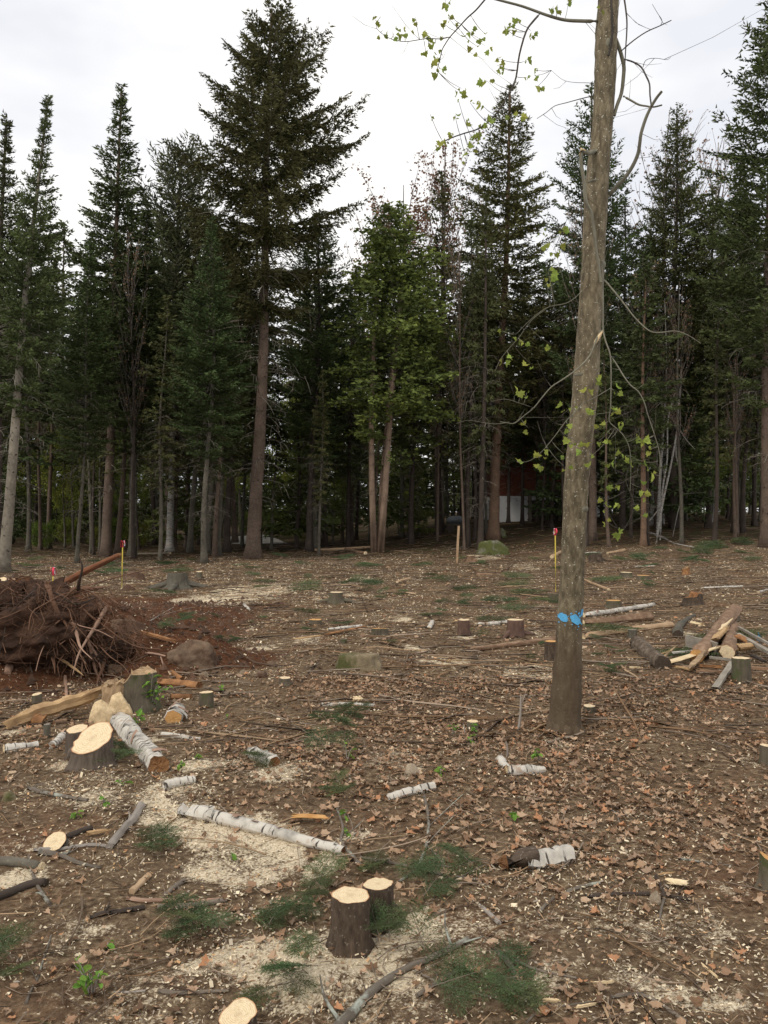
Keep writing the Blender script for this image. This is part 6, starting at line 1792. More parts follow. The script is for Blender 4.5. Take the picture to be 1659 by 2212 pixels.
# ------------------------------------------------------------------ rocks
def rock(crop, cx, top, bot, w, label, mat, seed, flat=1.0, name='boulder', cat='rock', depth_k=.8, wedge=0.0):
    sc = CROP[crop][2]; u, v = K(crop, cx, top); _, vb = K(crop, cx, bot)
    g = G(u, vb); a = w * sc / 2 * g.y / FPX; y0 = g.y + a * depth_k * .7; x0 = (u - CU) / FPX * y0; z0 = Tz(x0, y0)
    h = EYE + (CV - v) / FPX * y0 - z0
    rg = np.random.default_rng(seed + 40)
    nu, nv_ = 48, 22
    th = np.linspace(0, 2 * math.pi, nu + 1)[:-1]; ph = np.linspace(-.55, math.pi / 2 - .02, nv_)
    dirs = rg.normal(0, 1, (12, 3)); dirs[:, 2] = np.abs(dirs[:, 2]) * .8; dirs /= np.linalg.norm(dirs, axis=1)[:, None]; off = rg.uniform(.78, 1.0, 12)
    if flat < 1:
        dirs[0] = (0, 0, 1); off[0] = flat; dirs[1] = (0, -.95, .3); off[1] = .8; dirs[2] = (.95, -.1, .3); off[2] = .9; dirs[3] = (-.95, 0, .3); off[3] = .92; h = h / flat
    V = []
    for p in ph:
        for t_ in th:
            d = np.array([math.cos(p) * math.cos(t_), math.cos(p) * math.sin(t_), math.sin(p)])
            k = dirs @ d; rr = 1.12
            for kk, oo in zip(k, off):      # faceted: cut by planes, then softened with noise
                if kk > .05:
                    rr = min(rr, oo / kk)
            rr *= 1 + .12 * float(vnoise(t_ * 2.2, p * 3, seed)) + .08 * float(vnoise(t_ * 6, p * 8, seed + 1)) + .05 * float(vnoise(t_ * 13, p * 15, seed + 2))
            x, y, z = d * rr
            V.append((x * a, y * a * depth_k, z * h * (1 + wedge * -x) if z > 0 else z * h))
    F = [(r * nu + c_, r * nu + (c_ + 1) % nu, (r + 1) * nu + (c_ + 1) % nu, (r + 1) * nu + c_) for r in range(nv_ - 1) for c_ in range(nu)]
    m_ = MB(); m_.add(V, F); m_.add(V[-nu:], [list(range(nu))])
    return link(name, m_.mesh(name, M[mat]), None, label, cat, None, None, Vector((x0, y0, z0)))


rock('B', 675, 752, 852, 300, 'flat mossy stone lying in the middle of the leaf litter', 'rock_mossy', 1, depth_k=.6, flat=.55)
rock('A', 1200, 680, 830, 300, 'brown soil stained boulder at the right foot of the soil bank', 'rock_brown', 2, depth_k=.7)
rock('A', 765, 520, 640, 270, 'upper brown boulder half buried in the soil bank', 'rock_brown', 3, depth_k=.7)
rock('A', 640, 1055, 1190, 175, 'sawdust covered split chunk leaning toward the big furrowed stump', 'sawdust', 31, name='wood_chunk', cat='wood piece', depth_k=.6)
rock('A', 745, 1008, 1135, 160, 'ragged pale split chunk at the foot of the broken stump', 'sawdust', 32, name='wood_chunk', cat='wood piece', depth_k=.6)
rock('B', 1505, 45, 135, 205, 'green mossy boulder with slanting top at the wood edge', 'rock_green', 4, depth_k=.6, wedge=.35)
rock('C', -10, -25, 30, 100, 'smaller mossy boulder behind the green mossy boulder', 'rock_green', 5)
rock('F', 1000, -50, 20, 105, 'small grey stone among brown leaves below the leafy sprig', 'rock_grey', 6)
rock('A', 1515, 848, 878, 55, 'small pale stone right of the brown boulder', 'rock_grey', 7, name='stone')
rock('A', 1630, 858, 900, 70, 'second small stone farther right of the brown boulder', 'rock_brown', 8, name='stone')
rock('A', 1270, 862, 895, 70, 'whitish stone at the foot of the brown boulder', 'rock_grey', 9, name='stone')
rock('B', 65, 858, 892, 80, 'brown stone left of the squat mossy stump', 'rock_brown', 10, name='stone')
rock('B', 125, 795, 830, 70, 'leaf coloured stone above the squat mossy stump', 'rock_brown', 11, name='stone')
rock('A', 720, 812, 870, 110, 'brown stone in the soil just behind the broken stump', 'rock_brown', 12, name='stone')
rock('E', 60, 110, 175, 85, 'pale green lichen covered stone near the picture edge', 'rock_mossy', 13, name='stone')
rock('H', 955, 742, 815, 78, 'round tan stone below the fresh pale chunk', 'rock_grey', 14, name='stone')
rock('A', 310, 800, 850, 120, 'dark brown stone under the hanging roots', 'rock_brown', 15, name='stone')
rock('A', 800, 322, 358, 75, 'lump of dark soil at the foot of the yellow stake', 'rock_brown', 16, name='soil_lump', cat='soil')
rock('A', 840, 240, 290, 150, 'far heap of dark soil and roots behind the yellow stake', 'rock_brown', 17, name='soil_heap', cat='soil')


# ------------------------------------------------------------------ survey stakes
def stake(crop, foot, top, w_, label, depth_add=0, rod='yellow', ribbon=True, seed=0, vis=True, depth=None):
    u, v = K(crop, *foot)
    if depth is None:
        g = G(u, v)
    else:
        g = Vector(((u - CU) / FPX * depth, depth, Tz((u - CU) / FPX * depth, depth)))
    t_ = P(*K(crop, *top), g.y); d = t_ - g; r = w_ / 2 * g.y / FPX
    e = empty('survey_stake', g, label, 'survey stake')
    m_ = MB(); tube(m_, [(0, 0, -.1), d * .5, d], [r, r, r], 8, 0, cap='b'); link('rod', m_.mesh('stake_rod', M[rod]), e)
    if ribbon:
        rg = np.random.default_rng(seed); h = d.length
        m_ = MB(); tube(m_, [d * (1 - .10 / h * 1.2), d * (1 + .01 / h)], [r * 1.9, r * 2.1], 8, 0, cap='ab'); link('ribbon', m_.mesh('ribbon', M['ribbon']), e)
        for k in range(4):
            a = rg.uniform(0, 6.28); s = np.array([math.cos(a), math.sin(a), 0]); q = np.array(d)
            p = [q - [0, 0, .02] + s * r, q + s * .035 + [0, 0, .02], q + s * .05 - [0, 0, .05], q + s * .042 - [0, 0, .12 - .02 * k]]
            wv = np.cross(s, [0, 0, 1]) * .016
            V = []
            for x in p:
                V += [x - wv, x + wv]
            m_ = MB(); m_.add(V, [(2 * i_, 2 * i_ + 1, 2 * i_ + 3, 2 * i_ + 2) for i_ in range(3)])
            link('ribbon', m_.mesh('ribbon_tail', M['ribbon_pale' if k == 1 else 'ribbon']), e)
    return e


stake('A', (757, 345), (764, 50), 2.5, 'yellow survey stake with pink ribbon by the soil bank near the firs', seed=1)
stake('C', (336, 368), (333, -25), 2.7, 'tall yellow survey stake with pink ribbon beside the blue marked trunk', seed=2)
stake('A', (326, 300), (331, 218), 2.8, 'short red ribboned stake behind the soil bank', seed=3, depth=14.0)
# plain wooden stake
u, v = K('B', 1280, 185); g = G(u, v); t_ = P(991, 1136, g.y); d = t_ - g
m_ = MB(); w_ = 2.3 * g.y / FPX
V = [(sx_ * w_ + d.x * q, sy_ * w_, q * d.z - (.1 if q == 0 else 0)) for q in (0, .5, .96, 1) for sx_, sy_ in ((-1, -1), (1, -1), (1, 1), (-1, 1))]
V = [(x * (1 if i_ < 12 else 1), y, z) for i_, (x, y, z) in enumerate(V)]
m_.add(V, [(k * 4 + i_, k * 4 + (i_ + 1) % 4, (k + 1) * 4 + (i_ + 1) % 4, (k + 1) * 4 + i_) for k in range(3) for i_ in range(4)] + [(12, 13, 14, 15)], 0, [(x, z) for x, y, z in V], None, False)
link('wooden_stake', m_.mesh('wooden_stake', M['debarked']), None, 'plain wooden stake standing left of the mossy boulder', 'stake', None, None, g)
# blue scrap near the planks
g = GK('C', 1603, 675)
m_ = MB(); m_.add([(-.02, 0, 0), (.02, .01, 0), (.025, .0, .06), (.0, .01, .12), (-.02, 0, .07)], [(0, 1, 2, 3, 4)], 0, None, None, False); m_.add([(-.02, .006, 0), (.02, .016, 0), (.025, .006, .06), (.0, .016, .12), (-.02, .006, .07)], [(4, 3, 2, 1, 0)], 0, None, None, False)
link('flagging_scrap', m_.mesh('flagging_scrap', M['blue']), None, 'small blue scrap of flagging beyond the grey planks', 'flagging', None, None, g)


# ------------------------------------------------------------------ upturned roots in the soil bank
def soil_material():
    m, nt, b = new_mat('root_soil')
    v = coords(nt, 'Object', (1, 1, 1), False)
    n1 = noise(nt, v, 16, 8, 0.75); n2 = noise(nt, v, 3, 4, .6)
    c = ramp(nt, n1, [(.3, (.024, .012, .007)), (.55, (.085, .043, .025)), (.75, (.16, .088, .053))])
    c = mixc(nt, ramp(nt, n2, [(.4, (0, 0, 0)), (.65, (.7, .7, .7))]), c, (.035, .022, .016))
    nt.links.new(c, b.inputs['Base Color']); bump(nt, b, n1, .04)
    return m


M['root_soil'] = soil_material()
g = GK('A', 215, 960)
rt = empty('uprooted_stump', Vector((g.x, g.y + .45, Tz(g.x, g.y + .45))), 'upturned tangle of brown roots and dark soil heaped at the picture edge', 'uprooted stump')
rw = 300 * .3472 * g.y / FPX
rng = np.random.default_rng(77)


def clod(mb, c, rx, ry, rz, seed, nu=110, nv_=60, amp=.42, mat=0):
    th = np.linspace(0, 2 * math.pi, nu + 1)[:-1]; ph = np.linspace(-1.5, 1.5, nv_)
    PH, TH = np.meshgrid(ph, th, indexing='ij')
    k = 1 + amp * fbm(TH * 1.6 + 3 * np.cos(PH), PH * 2.2, seed, 4) + amp * .35 * vnoise(np.cos(TH) * 9, PH * 9 + np.sin(TH) * 7, seed + 3) + amp * .28 * vnoise(np.cos(TH) * 22, PH * 20 + np.sin(TH) * 18, seed + 5) + amp * .16 * vnoise(TH * 17, PH * 45, seed + 7)
    V = np.stack([c[0] + rx * np.cos(PH) * np.cos(TH) * k, c[1] + ry * np.cos(PH) * np.sin(TH) * k, c[2] + rz * np.sin(PH) * k], -1).reshape(-1, 3)
    F = [(r * nu + q, r * nu + (q + 1) % nu, (r + 1) * nu + (q + 1) % nu, (r + 1) * nu + q) for r in range(nv_ - 1) for q in range(nu)]
    mb.add(V, F, mat)


m_ = MB()
clod(m_, (-.38, .15, .30), .76, .5, .42, 3)
clod(m_, (-.95, .35, .42), .6, .45, .34, 9)
clod(m_, (.35, .2, .06), .34, .3, .16, 14)
link('soil', m_.mesh('root_soil', M['root_soil']), rt, kind='stuff')


def surf(x, y):
    """top of the soil at x, y in the tangle's own frame"""
    return Tz(rt.location.x + x, rt.location.y + y) - rt.location.z


def root_part(pts, r0, r1, mat, seed=0):
    m_ = MB(); rg = np.random.default_rng(seed)
    sp_ = smooth_path(pts, 4); tube(m_, sp_, np.linspace(r0, r1, len(sp_)) * (1 + .12 * rg.normal(0, 1, len(sp_))), 6, 0, None, .1, rg, cap='ab')
    link('root', m_.mesh('root', M[mat]), rt)


ROOTS = [([(-20, 545), (100, 555), (200, 572), (330, 600), (455, 622)], 24, 12, 'root_bark', .35), ([(515, 650), (550, 680), (572, 750), (590, 840), (620, 900), (652, 945)], 24, 12, 'pale_root', .22),
         ([(548, 675), (590, 740), (615, 800), (642, 892)], 18, 10, 'pale_root', .25), ([(488, 695), (505, 750), (512, 800), (505, 905)], 15, 9, 'pale_root', .2),
         ([(405, 890), (412, 960), (415, 1032)], 22, 20, 'pale_root', .12), ([(135, 735), (95, 780), (60, 825), (45, 875)], 30, 52, 'pale_root', .25),
         ([(505, 460), (570, 520), (640, 572), (760, 660), (860, 708), (1000, 722)], 14, 7, 'root_bark', .25), ([(265, 580), (330, 620), (390, 670), (460, 752)], 26, 16, 'root_bark', .3),
         ([(230, 388), (340, 372), (470, 440), (595, 402)], 14, 9, 'dark_bark', .3), ([(215, 405), (150, 470), (90, 540)], 12, 8, 'root_bark', .35), ([(60, 620), (140, 560), (220, 490)], 12, 8, 'root_bark', .35),
         ([(225, 420), (222, 500), (228, 600), (260, 720)], 10, 6, 'root_bark', .3), ([(290, 480), (320, 520), (345, 575)], 8, 5, 'pale_root', .35), ([(90, 680), (150, 720), (190, 800)], 16, 8, 'root_bark', .3),
         ([(540, 880), (600, 960), (640, 1000)], 9, 5, 'root_bark', .1), ([(720, 780), (790, 800), (870, 740)], 8, 5, 'root_bark', .1), ([(1060, 740), (1150, 800), (1250, 880), (1320, 950)], 12, 7, 'root_bark', .06),
         ([(905, 745), (960, 750), (1030, 765)], 22, 16, 'pale_root', .06), ([(1000, 770), (1010, 800), (1020, 840)], 12, 8, 'pale_root', .1)]
for k, (pts, w0, w1, mt, up_) in enumerate(ROOTS):
    gg = [GK('A', x, y) for x, y in pts]
    dd = rt.location.y - .35
    p3 = []
    for (x, y), q in zip(pts, gg):
        d = min(q.y, dd + .25) if up_ > .15 else q.y - .02
        p3.append(np.array(P(*K('A', x, y), d)) - np.array(rt.location))
    root_part(p3, w0 * .3472 / 2 * dd / FPX, w1 * .3472 / 2 * dd / FPX, mt, k)
for k in range(95):
    a = rng.uniform(-2.9, .3); x0 = rng.uniform(-1.3, .55); z0 = rng.uniform(.15, .8) * (1 - .3 * abs(x0)); y0 = -.25 + .3 * abs(x0)
    d = np.array([rng.normal(.1, .6), -rng.uniform(.2, .8), rng.uniform(-.3, .6)]); d /= np.linalg.norm(d)
    l = rng.uniform(.3, .95); p = [np.array([x0, y0 + .15, z0])]
    for j in range(4):
        d = d + rng.normal(0, .3, 3) + np.array([0, 0, -.22]); d /= np.linalg.norm(d); p.append(p[-1] + d * l / 4)
    root_part(p, (rng.uniform(.004, .010) if k % 4 else rng.uniform(.018, .042)), .003, rng.choice(['root_bark', 'root_bark', 'dark_bark', 'pale_root']), 100 + k)
m_ = MB()
for k in range(1150):
    x0 = rng.uniform(-1.7, .8); z0 = rng.uniform(0, .85) * (1 - .3 * abs(x0)); p = [np.array([x0, -.2 + .3 * abs(x0) + rng.uniform(-.1, .2), z0])]
    d = np.array([rng.normal(0, .7), -rng.uniform(0, .8), rng.uniform(-.6, .5)]); l = rng.uniform(.12, .5)
    for j in range(3):
        d = d + rng.normal(0, .4, 3) + [0, 0, -.15]; d /= np.linalg.norm(d); p.append(p[-1] + d * l / 3)
    tube(m_, p, [.0028, .0025, .002, .001], 3, 0)
link('root_hair', m_.mesh('root_hair', M['root_bark']), rt, kind='stuff')
# the rusty dead stem leaning out over the bank
pa = P(*K('A', 150, 432), 9.3); pb = P(*K('A', 738, 136), 9.6)
o0 = Vector((pa.x, pa.y, Tz(pa.x, pa.y)))
e = empty('leaning_pole', o0, 'rusty brown dead stem leaning out of the soil bank toward the yellow stake', 'pole')
m_ = MB(); R = tube(m_, smooth_path([pa - o0, (pa * .66 + pb * .34) - o0, (pa * .33 + pb * .67) - o0 + Vector((0, 0, .01)), pb - o0], 4), np.linspace(.055, .030, 13), 10, 0, None, .1, np.random.default_rng(2), cap='a')
M['rust_bark'] = bark_mat('rust_bark', (.06, .022, .01), (.16, .065, .032), (.25, .12, .06), 30, 10, bd=.005)
link('bark', m_.mesh('stem_bark', M['rust_bark']), e); end_cap(None, np.array((pb - pa).normalized()), R[-1][:-1], 'rotten', e, 'broken_end', dome=.03, seed=9)
for k, (a, b_, w_, lb) in enumerate([((450, 352), (1160, 180), 10, 'long thin dead pole crossing in front of the yellow stake'), ((90, 300), (320, 330), 8, 'thin reddish twig on the crest of the soil bank')]):
    pa = P(*K('A', *a), 10.2); pb = P(*K('A', *b_), 12.5 if k == 0 else 10.4); o0 = Vector((pa.x, pa.y, Tz(pa.x, pa.y)))
    m_ = MB(); tube(m_, smooth_path([pa - o0, (pa + pb) / 2 - o0 + Vector((0, 0, .03)), pb - o0], 4), np.linspace(w_, w_ * .6, 9) * .3472 / 2 * 10.5 / FPX, 6, 0, None, .1, np.random.default_rng(k), cap='ab')
    link('dead_pole', m_.mesh('dead_pole', M['root_bark']), None, lb, 'pole', None, None, o0)
board('A', (292, 835), (490, 922), 26, .02, 'yellowish split root stick standing out of the dark soil', 'split', (.18, .10), 'split_stick', 'stick', taper=.4, seed=40)

# ------------------------------------------------------------------ green boughs cut from the firs
BOUGH = []
for k in range(4):
    rg = np.random.default_rng(600 + k); m_ = MB()
    L = np.array([.62]); z = np.array([.02]); az = np.array([0.0]); el = np.array([.06 + .05 * k]); up_ = np.array([-.06])
    foliage(m_, rg, z, az, L, el, up_, .06, .034, .40, .009, .024, .006, 0, (1, 1, 1), s0=.12, cvar=0, wild=.32, tipcol=(1.7, 1.65, 1.2))
    n2 = 8     # second order sprays
    az2 = np.array([(.75 if j % 2 else -.75) * rg.uniform(.7, 1.2) for j in range(n2)]); s = np.linspace(.15, .75, n2)
    org = np.stack([.62 * s, np.zeros(n2), np.full(n2, .02)], 1)
    foliage(m_, rg, np.zeros(n2), az2, np.full(n2, .34) * (1.1 - .6 * s), np.full(n2, .1) + rg.uniform(-.1, .3, n2), np.full(n2, -.1), .06, .032, .40, .009, .024, .006, 0, (1, 1, 1), s0=.1, origin=org, cvar=.3, wild=.32, tipcol=(1.7, 1.65, 1.2))
    limb_tubes(m_, rg, z, az, L, el, up_, .006, 1, 5, 6)
    BOUGH.append(m_.mesh('fir_bough', [M['bough'], M['twig_bark']]))
CL = [('E', 1240, 985, 200, 60, 6, 'in the big clump left of the wide twin stump'), ('E', 960, 440, 95, 80, 3, 'in the small clump above the sapling stick'), ('F', 400, 740, 110, 50, 3, 'lying behind the wide twin stump'),
      ('F', 330, 880, 130, 60, 4, 'lying left of the wide twin stump'), ('F', 910, 1090, 130, 90, 4, 'hanging against the front of the twin stumps'), ('F', 240, 1350, 220, 110, 6, 'in the clump near the bottom below the sawdust heap'),
      ('F', 1090, 700, 190, 90, 5, 'lying right of the rear twin stump'), ('F', 1340, 550, 90, 50, 2, 'near the rotten birch log'), ('F', 1400, 1400, 230, 100, 4, 'in the clump at the bottom right of the thick lichen branch'),
      ('F', 550, 90, 130, 60, 3, 'in the small clump above the long white birch log'), ('B', 520, 1330, 110, 130, 6, 'in the upright clump in the middle of the leaf litter'), ('B', 640, 1170, 90, 60, 3, 'greyish, behind the upright clump'),
      ('E', 90, 1190, 150, 110, 5, 'in the dull clump at the lower picture edge'), ('H', 70, 1450, 110, 80, 3, 'by the thin brown twig at the very bottom'), ('C', 680, 722, 90, 45, 4, 'in the clump in front of the debarked pole'),
      ('C', 700, 862, 100, 30, 3, 'in the thin clump left of the hollow log'), ('B', 1290, 405, 120, 50, 5, 'in the dark pile behind the reddish dark stump'), ('B', 885, 385, 70, 25, 4, 'in the dark far clump in the middle of the clearing'),
      ('B', 690, 330, 140, 22, 4, 'in the flat far clump behind the mossy green stump'), ('B', 415, 266, 70, 14, 2, 'in the farthest clump before the cedar'), ('B', 320, 628, 80, 18, 2, 'in the flat clump left of the orange slab'),
      ('C', 870, 320, 60, 30, 3, 'beside the far low stump'), ('C', 980, 250, 40, 30, 2, 'standing up behind the far low stump'), ('C', 800, 190, 100, 30, 4, 'around the far mossy stump'), ('C', 1230, 160, 120, 35, 5, 'in the dark heap near the edge trees'),
      ('C', 940, 150, 40, 18, 2, 'in the tiny far heap right of the blackish stump'), ('B', 1500, 190, 60, 12, 2, 'below the mossy boulder'), ('A', 790, 1390, 80, 70, 4, 'beside the big furrowed stump'), ('A', 1110, 560, 110, 50, 4, 'beside the upper boulder'),
      ('A', 1420, 690, 70, 20, 3, 'right of the brown boulder'), ('B', 30, 560, 60, 20, 2, 'far left of the low brown stump'), ('B', 1390, 630, 50, 12, 2, 'at the foot of the reddish dark stump'), ('B', 900, 690, 35, 12, 1, 'alone above the pale long stick'),
      ('A', 1290, 540, 60, 25, 2, 'further from the upper boulder'), ('B', 1170, 510, 50, 16, 2, 'between the dark pile and the white stub'), ('C', 240, 740, 40, 50, 2, 'by the stump half hidden behind the marked trunk'), ('C', 1400, 90, 150, 25, 4, 'in the shade under the edge trees'),
      ('F', 860, 600, 110, 30, 2, 'behind the rear twin stump'), ('F', 150, 930, 70, 40, 2, 'at the side of the sawdust heap'), ('F', 1600, 1250, 60, 90, 2, 'near the bent brown branch'), ('B', 80, 1440, 60, 30, 2, 'right of the stubby birch log'),
      ('A', 610, 1445, 50, 20, 1, 'bright, at the foot of the big furrowed stump')]
for ci, (c, cx, cy, rx, ry, n_, where) in enumerate(CL):
    for k in range(n_):
        g = GK(c, cx + rng.uniform(-1, 1) * rx, cy + rng.uniform(-1, 1) * ry)
        size = rx * CROP[c][2] * g.y / FPX
        s = np.clip(size * 1.2 / .62, .3, 1.6 if g.y > 5 else .62) * rng.uniform(.7, 1.15)
        o = link('fir_bough', BOUGH[int(rng.integers(0, 4))], None, 'cut green fir bough ' + where, 'fir bough', 'cut fir boughs ' + where, None, None)
        a = rng.uniform(0, 6.283); tilt = rng.normal(.0, .12) + (.5 if 'upright' in where or 'hanging' in where or 'standing' in where else 0)
        o.rotation_euler = (rng.normal(0, .3), -tilt, a)
        o.scale = (s, s, s)
        lift = .015 + .02 * k
        o.location = (g.x - .3 * s * math.cos(a), g.y - .3 * s * math.sin(a), Tz(g.x, g.y) + lift)

for k in range(85):
    y = rng.uniform(9, 30); x = rng.uniform(-.5, .55) * y
    if bank(x, y) > .3:
        continue
    o = link('fir_bough', BOUGH[int(rng.integers(0, 4))], None, 'small green fir bough left flat on the far half of the clearing', 'fir bough', 'small fir boughs strewn over the far clearing')
    s = rng.uniform(.6, 1.5); o.scale = (s, s, s * .6); o.rotation_euler = (rng.normal(0, .12), rng.normal(0, .06), rng.uniform(0, 6.28)); o.location = (x, y, Tz(x, y) + .03)

# ------------------------------------------------------------------ fresh green sprigs
sl = []
for k in range(3):
    v_, f_ = leaf_shape(rng, .5, .06 if k else .08)
    th = np.linspace(0, 2 * math.pi, 13)[:-1]
    if k < 2:   # oval leaf
        v_ = np.array([(.022 * math.sin(t_) * (1 + .1 * rng.normal()), .04 * math.cos(t_) + .04, .012 * abs(math.sin(t_)) - .01 * math.cos(t_) ** 2) for t_ in th] + [(0, .04, 0)]); f_ = np.array([(i_, (i_ + 1) % 12, 12) for i_ in range(12)])
    m_ = MB(); m_.add(v_, f_, 0, None, np.array([1, 1, 1]) * rng.uniform(.8, 1.2), False); sl.append(m_.mesh('sprig_leaf', M['sprig_leaf']))
SPRG = [('A', 935, 1110, 120, 26, .30, 'bright green leafy branch sprouting at the foot of the broken stump'), ('A', 850, 1200, 70, 14, .14, 'bright green leafy sprig between the big stump and the thick birch log'), ('E', 570, 1390, 110, 24, .12, 'bright green leafy plant near the bottom picture corner'),
        ('B', 600, 1420, 45, 9, .12, 'small green sprig at the foot of the upright bough clump'), ('B', 1255, 1258, 45, 9, .10, 'light green sprig left of the low bright stump'), ('B', 1405, 1245, 45, 9, .08, 'light green sprig right of the low bright stump'),
        ('B', 1360, 1310, 50, 8, .06, 'light green sprig below the low bright stump'), ('C', 240, 1425, 50, 10, .08, 'light green sprig above the torn birch log'), ('A', 1130, 1468, 45, 9, .05, 'flat green sprig beside the thick birch log end'),
        ('A', 1215, 1410, 35, 7, .04, 'flat green sprig beyond the thick birch log end'), ('B', 1175, 1480, 45, 7, .05, 'flat green sprig right of the pale chips'), ('E', 755, 82, 35, 8, .05, 'flat green sprig below the thick birch log'),
        ('E', 650, 195, 50, 6, .04, 'sparse green sprig above the weathered grey branch'), ('E', 675, 1098, 22, 4, .03, 'tiny green leaf pair in bare litter near the bottom'), ('E', 470, 275, 50, 7, .04, 'sparse green sprig left of the weathered grey branch'),
        ('F', 600, 400, 25, 4, .06, 'tiny green sprig by the crooked lichen branch'), ('F', 1180, 20, 40, 7, .05, 'flat green sprig beside the small grey stone'), ('A', 1390, 1000, 40, 7, .10, 'thin green sprig right of the small upright stump'), ('E', 1440, 540, 30, 5, .04, 'tiny green sprig on pale chips'),
        ('H', 80, 300, 40, 7, .06, 'mossy green sprig among leaves above the rotten birch log'), ('F', 580, 290, 25, 4, .06, 'tiny green sprig near the bright orange bark sheet'), ('A', 1400, 1160, 18, 4, .04, 'tiny bright green leaf pair beside the dry leaves')]
for c, cx, cy, rx, n_, h_, lb in SPRG:
    g = GK(c, cx, cy); r = rx * CROP[c][2] * g.y / FPX
    e = empty('green_sprig', g, lb, 'sprig')
    m_ = MB(); tips = []
    for k in range(max(2, n_ // 4)):
        t_ = np.array([rng.uniform(-1, 1) * r, rng.uniform(-.6, .6) * r, h_ * rng.uniform(.5, 1.1)])
        tube(m_, smooth_path([(0, 0, -.01), t_ * .5 + [0, 0, h_ * .15], t_], 3), np.linspace(.004, .0015, 7), 4, 0); tips.append(t_)
    link('stem', m_.mesh('sprig_stem', M['grey_stick']), e)
    for k in range(n_):
        t_ = tips[k % len(tips)] * rng.uniform(.45, 1.02) + rng.normal(0, .07, 3) * r
        t_[2] = max(.01, t_[2])
        o = link('leaf', sl[int(rng.integers(0, 3))], e, loc=Vector(t_)); o.rotation_euler = (rng.uniform(-1.0, .3), rng.normal(0, .5), rng.uniform(0, 6.28))
        s = rng.uniform(.6, 1.15) * np.clip(r / .12, .5, .95); o.scale = (s, s, s)

# ------------------------------------------------------------------ litter on the ground
rng = np.random.default_rng(2024)


def sample(n_, y0, y1, p, lat=.56, dens=None):
    """points with count per metre of depth ~ y**p over the visible wedge (a little wider)"""
    q = rng.random(n_)
    y = (y0 ** (p + 1) + q * (y1 ** (p + 1) - y0 ** (p + 1))) ** (1 / (p + 1))
    x = rng.uniform(-1, 1, n_) * (lat * y + .7)
    return x, y


def normals(x, y):
    e_ = .03
    nx = -(T(x + e_, y) - T(x - e_, y)) / (2 * e_); ny = -(T(x, y + e_) - T(x, y - e_)) / (2 * e_)
    n_ = np.stack([nx, ny, np.ones_like(nx)], 1); return n_ / np.linalg.norm(n_, axis=1)[:, None]


def frames(x, y, tilt):
    n_ = normals(x, y) + rng.normal(0, 1, (len(x), 3)) * np.asarray(tilt)[:, None] * np.array([1, 1, .2])
    n_ /= np.linalg.norm(n_, axis=1)[:, None]
    a = rng.normal(0, 1, (len(x), 3)); u_ = np.cross(n_, a); u_ /= np.linalg.norm(u_, axis=1)[:, None]
    return u_, np.cross(n_, u_), n_


def inframe(x, y):
    u = CU + x / y * FPX; v = CV - (T(x, y) - EYE) / y * FPX
    return (u > 5) & (u < 1654) & (v < 2205)


LC = np.array([(.27, .18, .125), (.34, .24, .17), (.18, .115, .075), (.43, .325, .245), (.40, .22, .13), (.12, .078, .052), (.30, .225, .175), (.38, .275, .205), (.20, .13, .09), (.48, .38, .29)])
LC = LC * np.array([1.08, 1.0, .87])
LP = np.array([.17, .15, .15, .09, .07, .11, .09, .07, .07, .03])
x, y = sample(60000, 2.1, 33, .3)
x0, y0_ = sample(22000, 2.1, 8, 1.0)
x = np.concatenate([x, x0]); y = np.concatenate([y, y0_])
z = T(x, y)
dd = np.clip(dust(x, y), 0, 1); bk = bank(x, y); we = wood_edge(x, y)
patch = .22 + 1.15 * np.clip(.5 + 2.0 * fbm(x / .9, y / 1.3, 61, 3), 0, 1)
rightness = .34 + .62 * sst((x / y + .22) / .3) * sst((y - 2.9) / 1.6) * sst((14 - y) / 5) + .12 * sst((y - 3.6) / 2) * sst((12 - y) / 5)
frag = rng.random(len(x)) < np.interp(y, [3, 4.5], [.85, .62])
keep = rng.random(len(x)) < np.clip(patch * rightness * (1 - .5 * dd) * (1 - .93 * bk) * (1 - .25 * we), 0, 1)
x, y, z = x[keep], y[keep], z[keep]
size = np.where(frag[keep] if len(frag) != len(x) else frag, rng.uniform(.012, .04, len(x)), rng.uniform(.042, .072, len(x)))
size = size * np.interp(y, [6, 25], [1, 1.15])
U_, W_, N_ = frames(x, y, rng.uniform(.04, .36, len(x)))
ci = rng.choice(len(LC), len(x), p=LP)
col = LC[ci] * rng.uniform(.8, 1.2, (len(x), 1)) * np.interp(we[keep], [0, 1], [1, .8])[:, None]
# the largest in view are single things
vis = np.where(inframe(x, y) & (size > .05))[0]
vis = vis[np.argsort(-(size[vis] / y[vis]))][:300]
single = np.zeros(len(x), bool); single[vis] = True
protos = []
LS = [leaf_shape(rng, rng.uniform(.35, .9)) for k in range(8)]
for k in range(8):
    for j in range(len(LC)):
        protos.append(None)
FL = 'dry brown maple leaf lying curled on the ground among wood chips and twigs'
for i_ in vis:
    k = int(rng.integers(0, 8)); key = k * len(LC) + ci[i_]
    if protos[key] is None:
        m_ = MB(); m_.add(LS[k][0], LS[k][1], 0, None, LC[ci[i_]], False); protos[key] = m_.mesh('fallen_leaf', M['litter'])
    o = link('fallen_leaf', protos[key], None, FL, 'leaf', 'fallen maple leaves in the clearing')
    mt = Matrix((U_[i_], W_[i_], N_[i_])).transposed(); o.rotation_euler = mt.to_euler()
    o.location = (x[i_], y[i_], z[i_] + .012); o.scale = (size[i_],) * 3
m_ = MB()
near = (~single) & (y < 10)
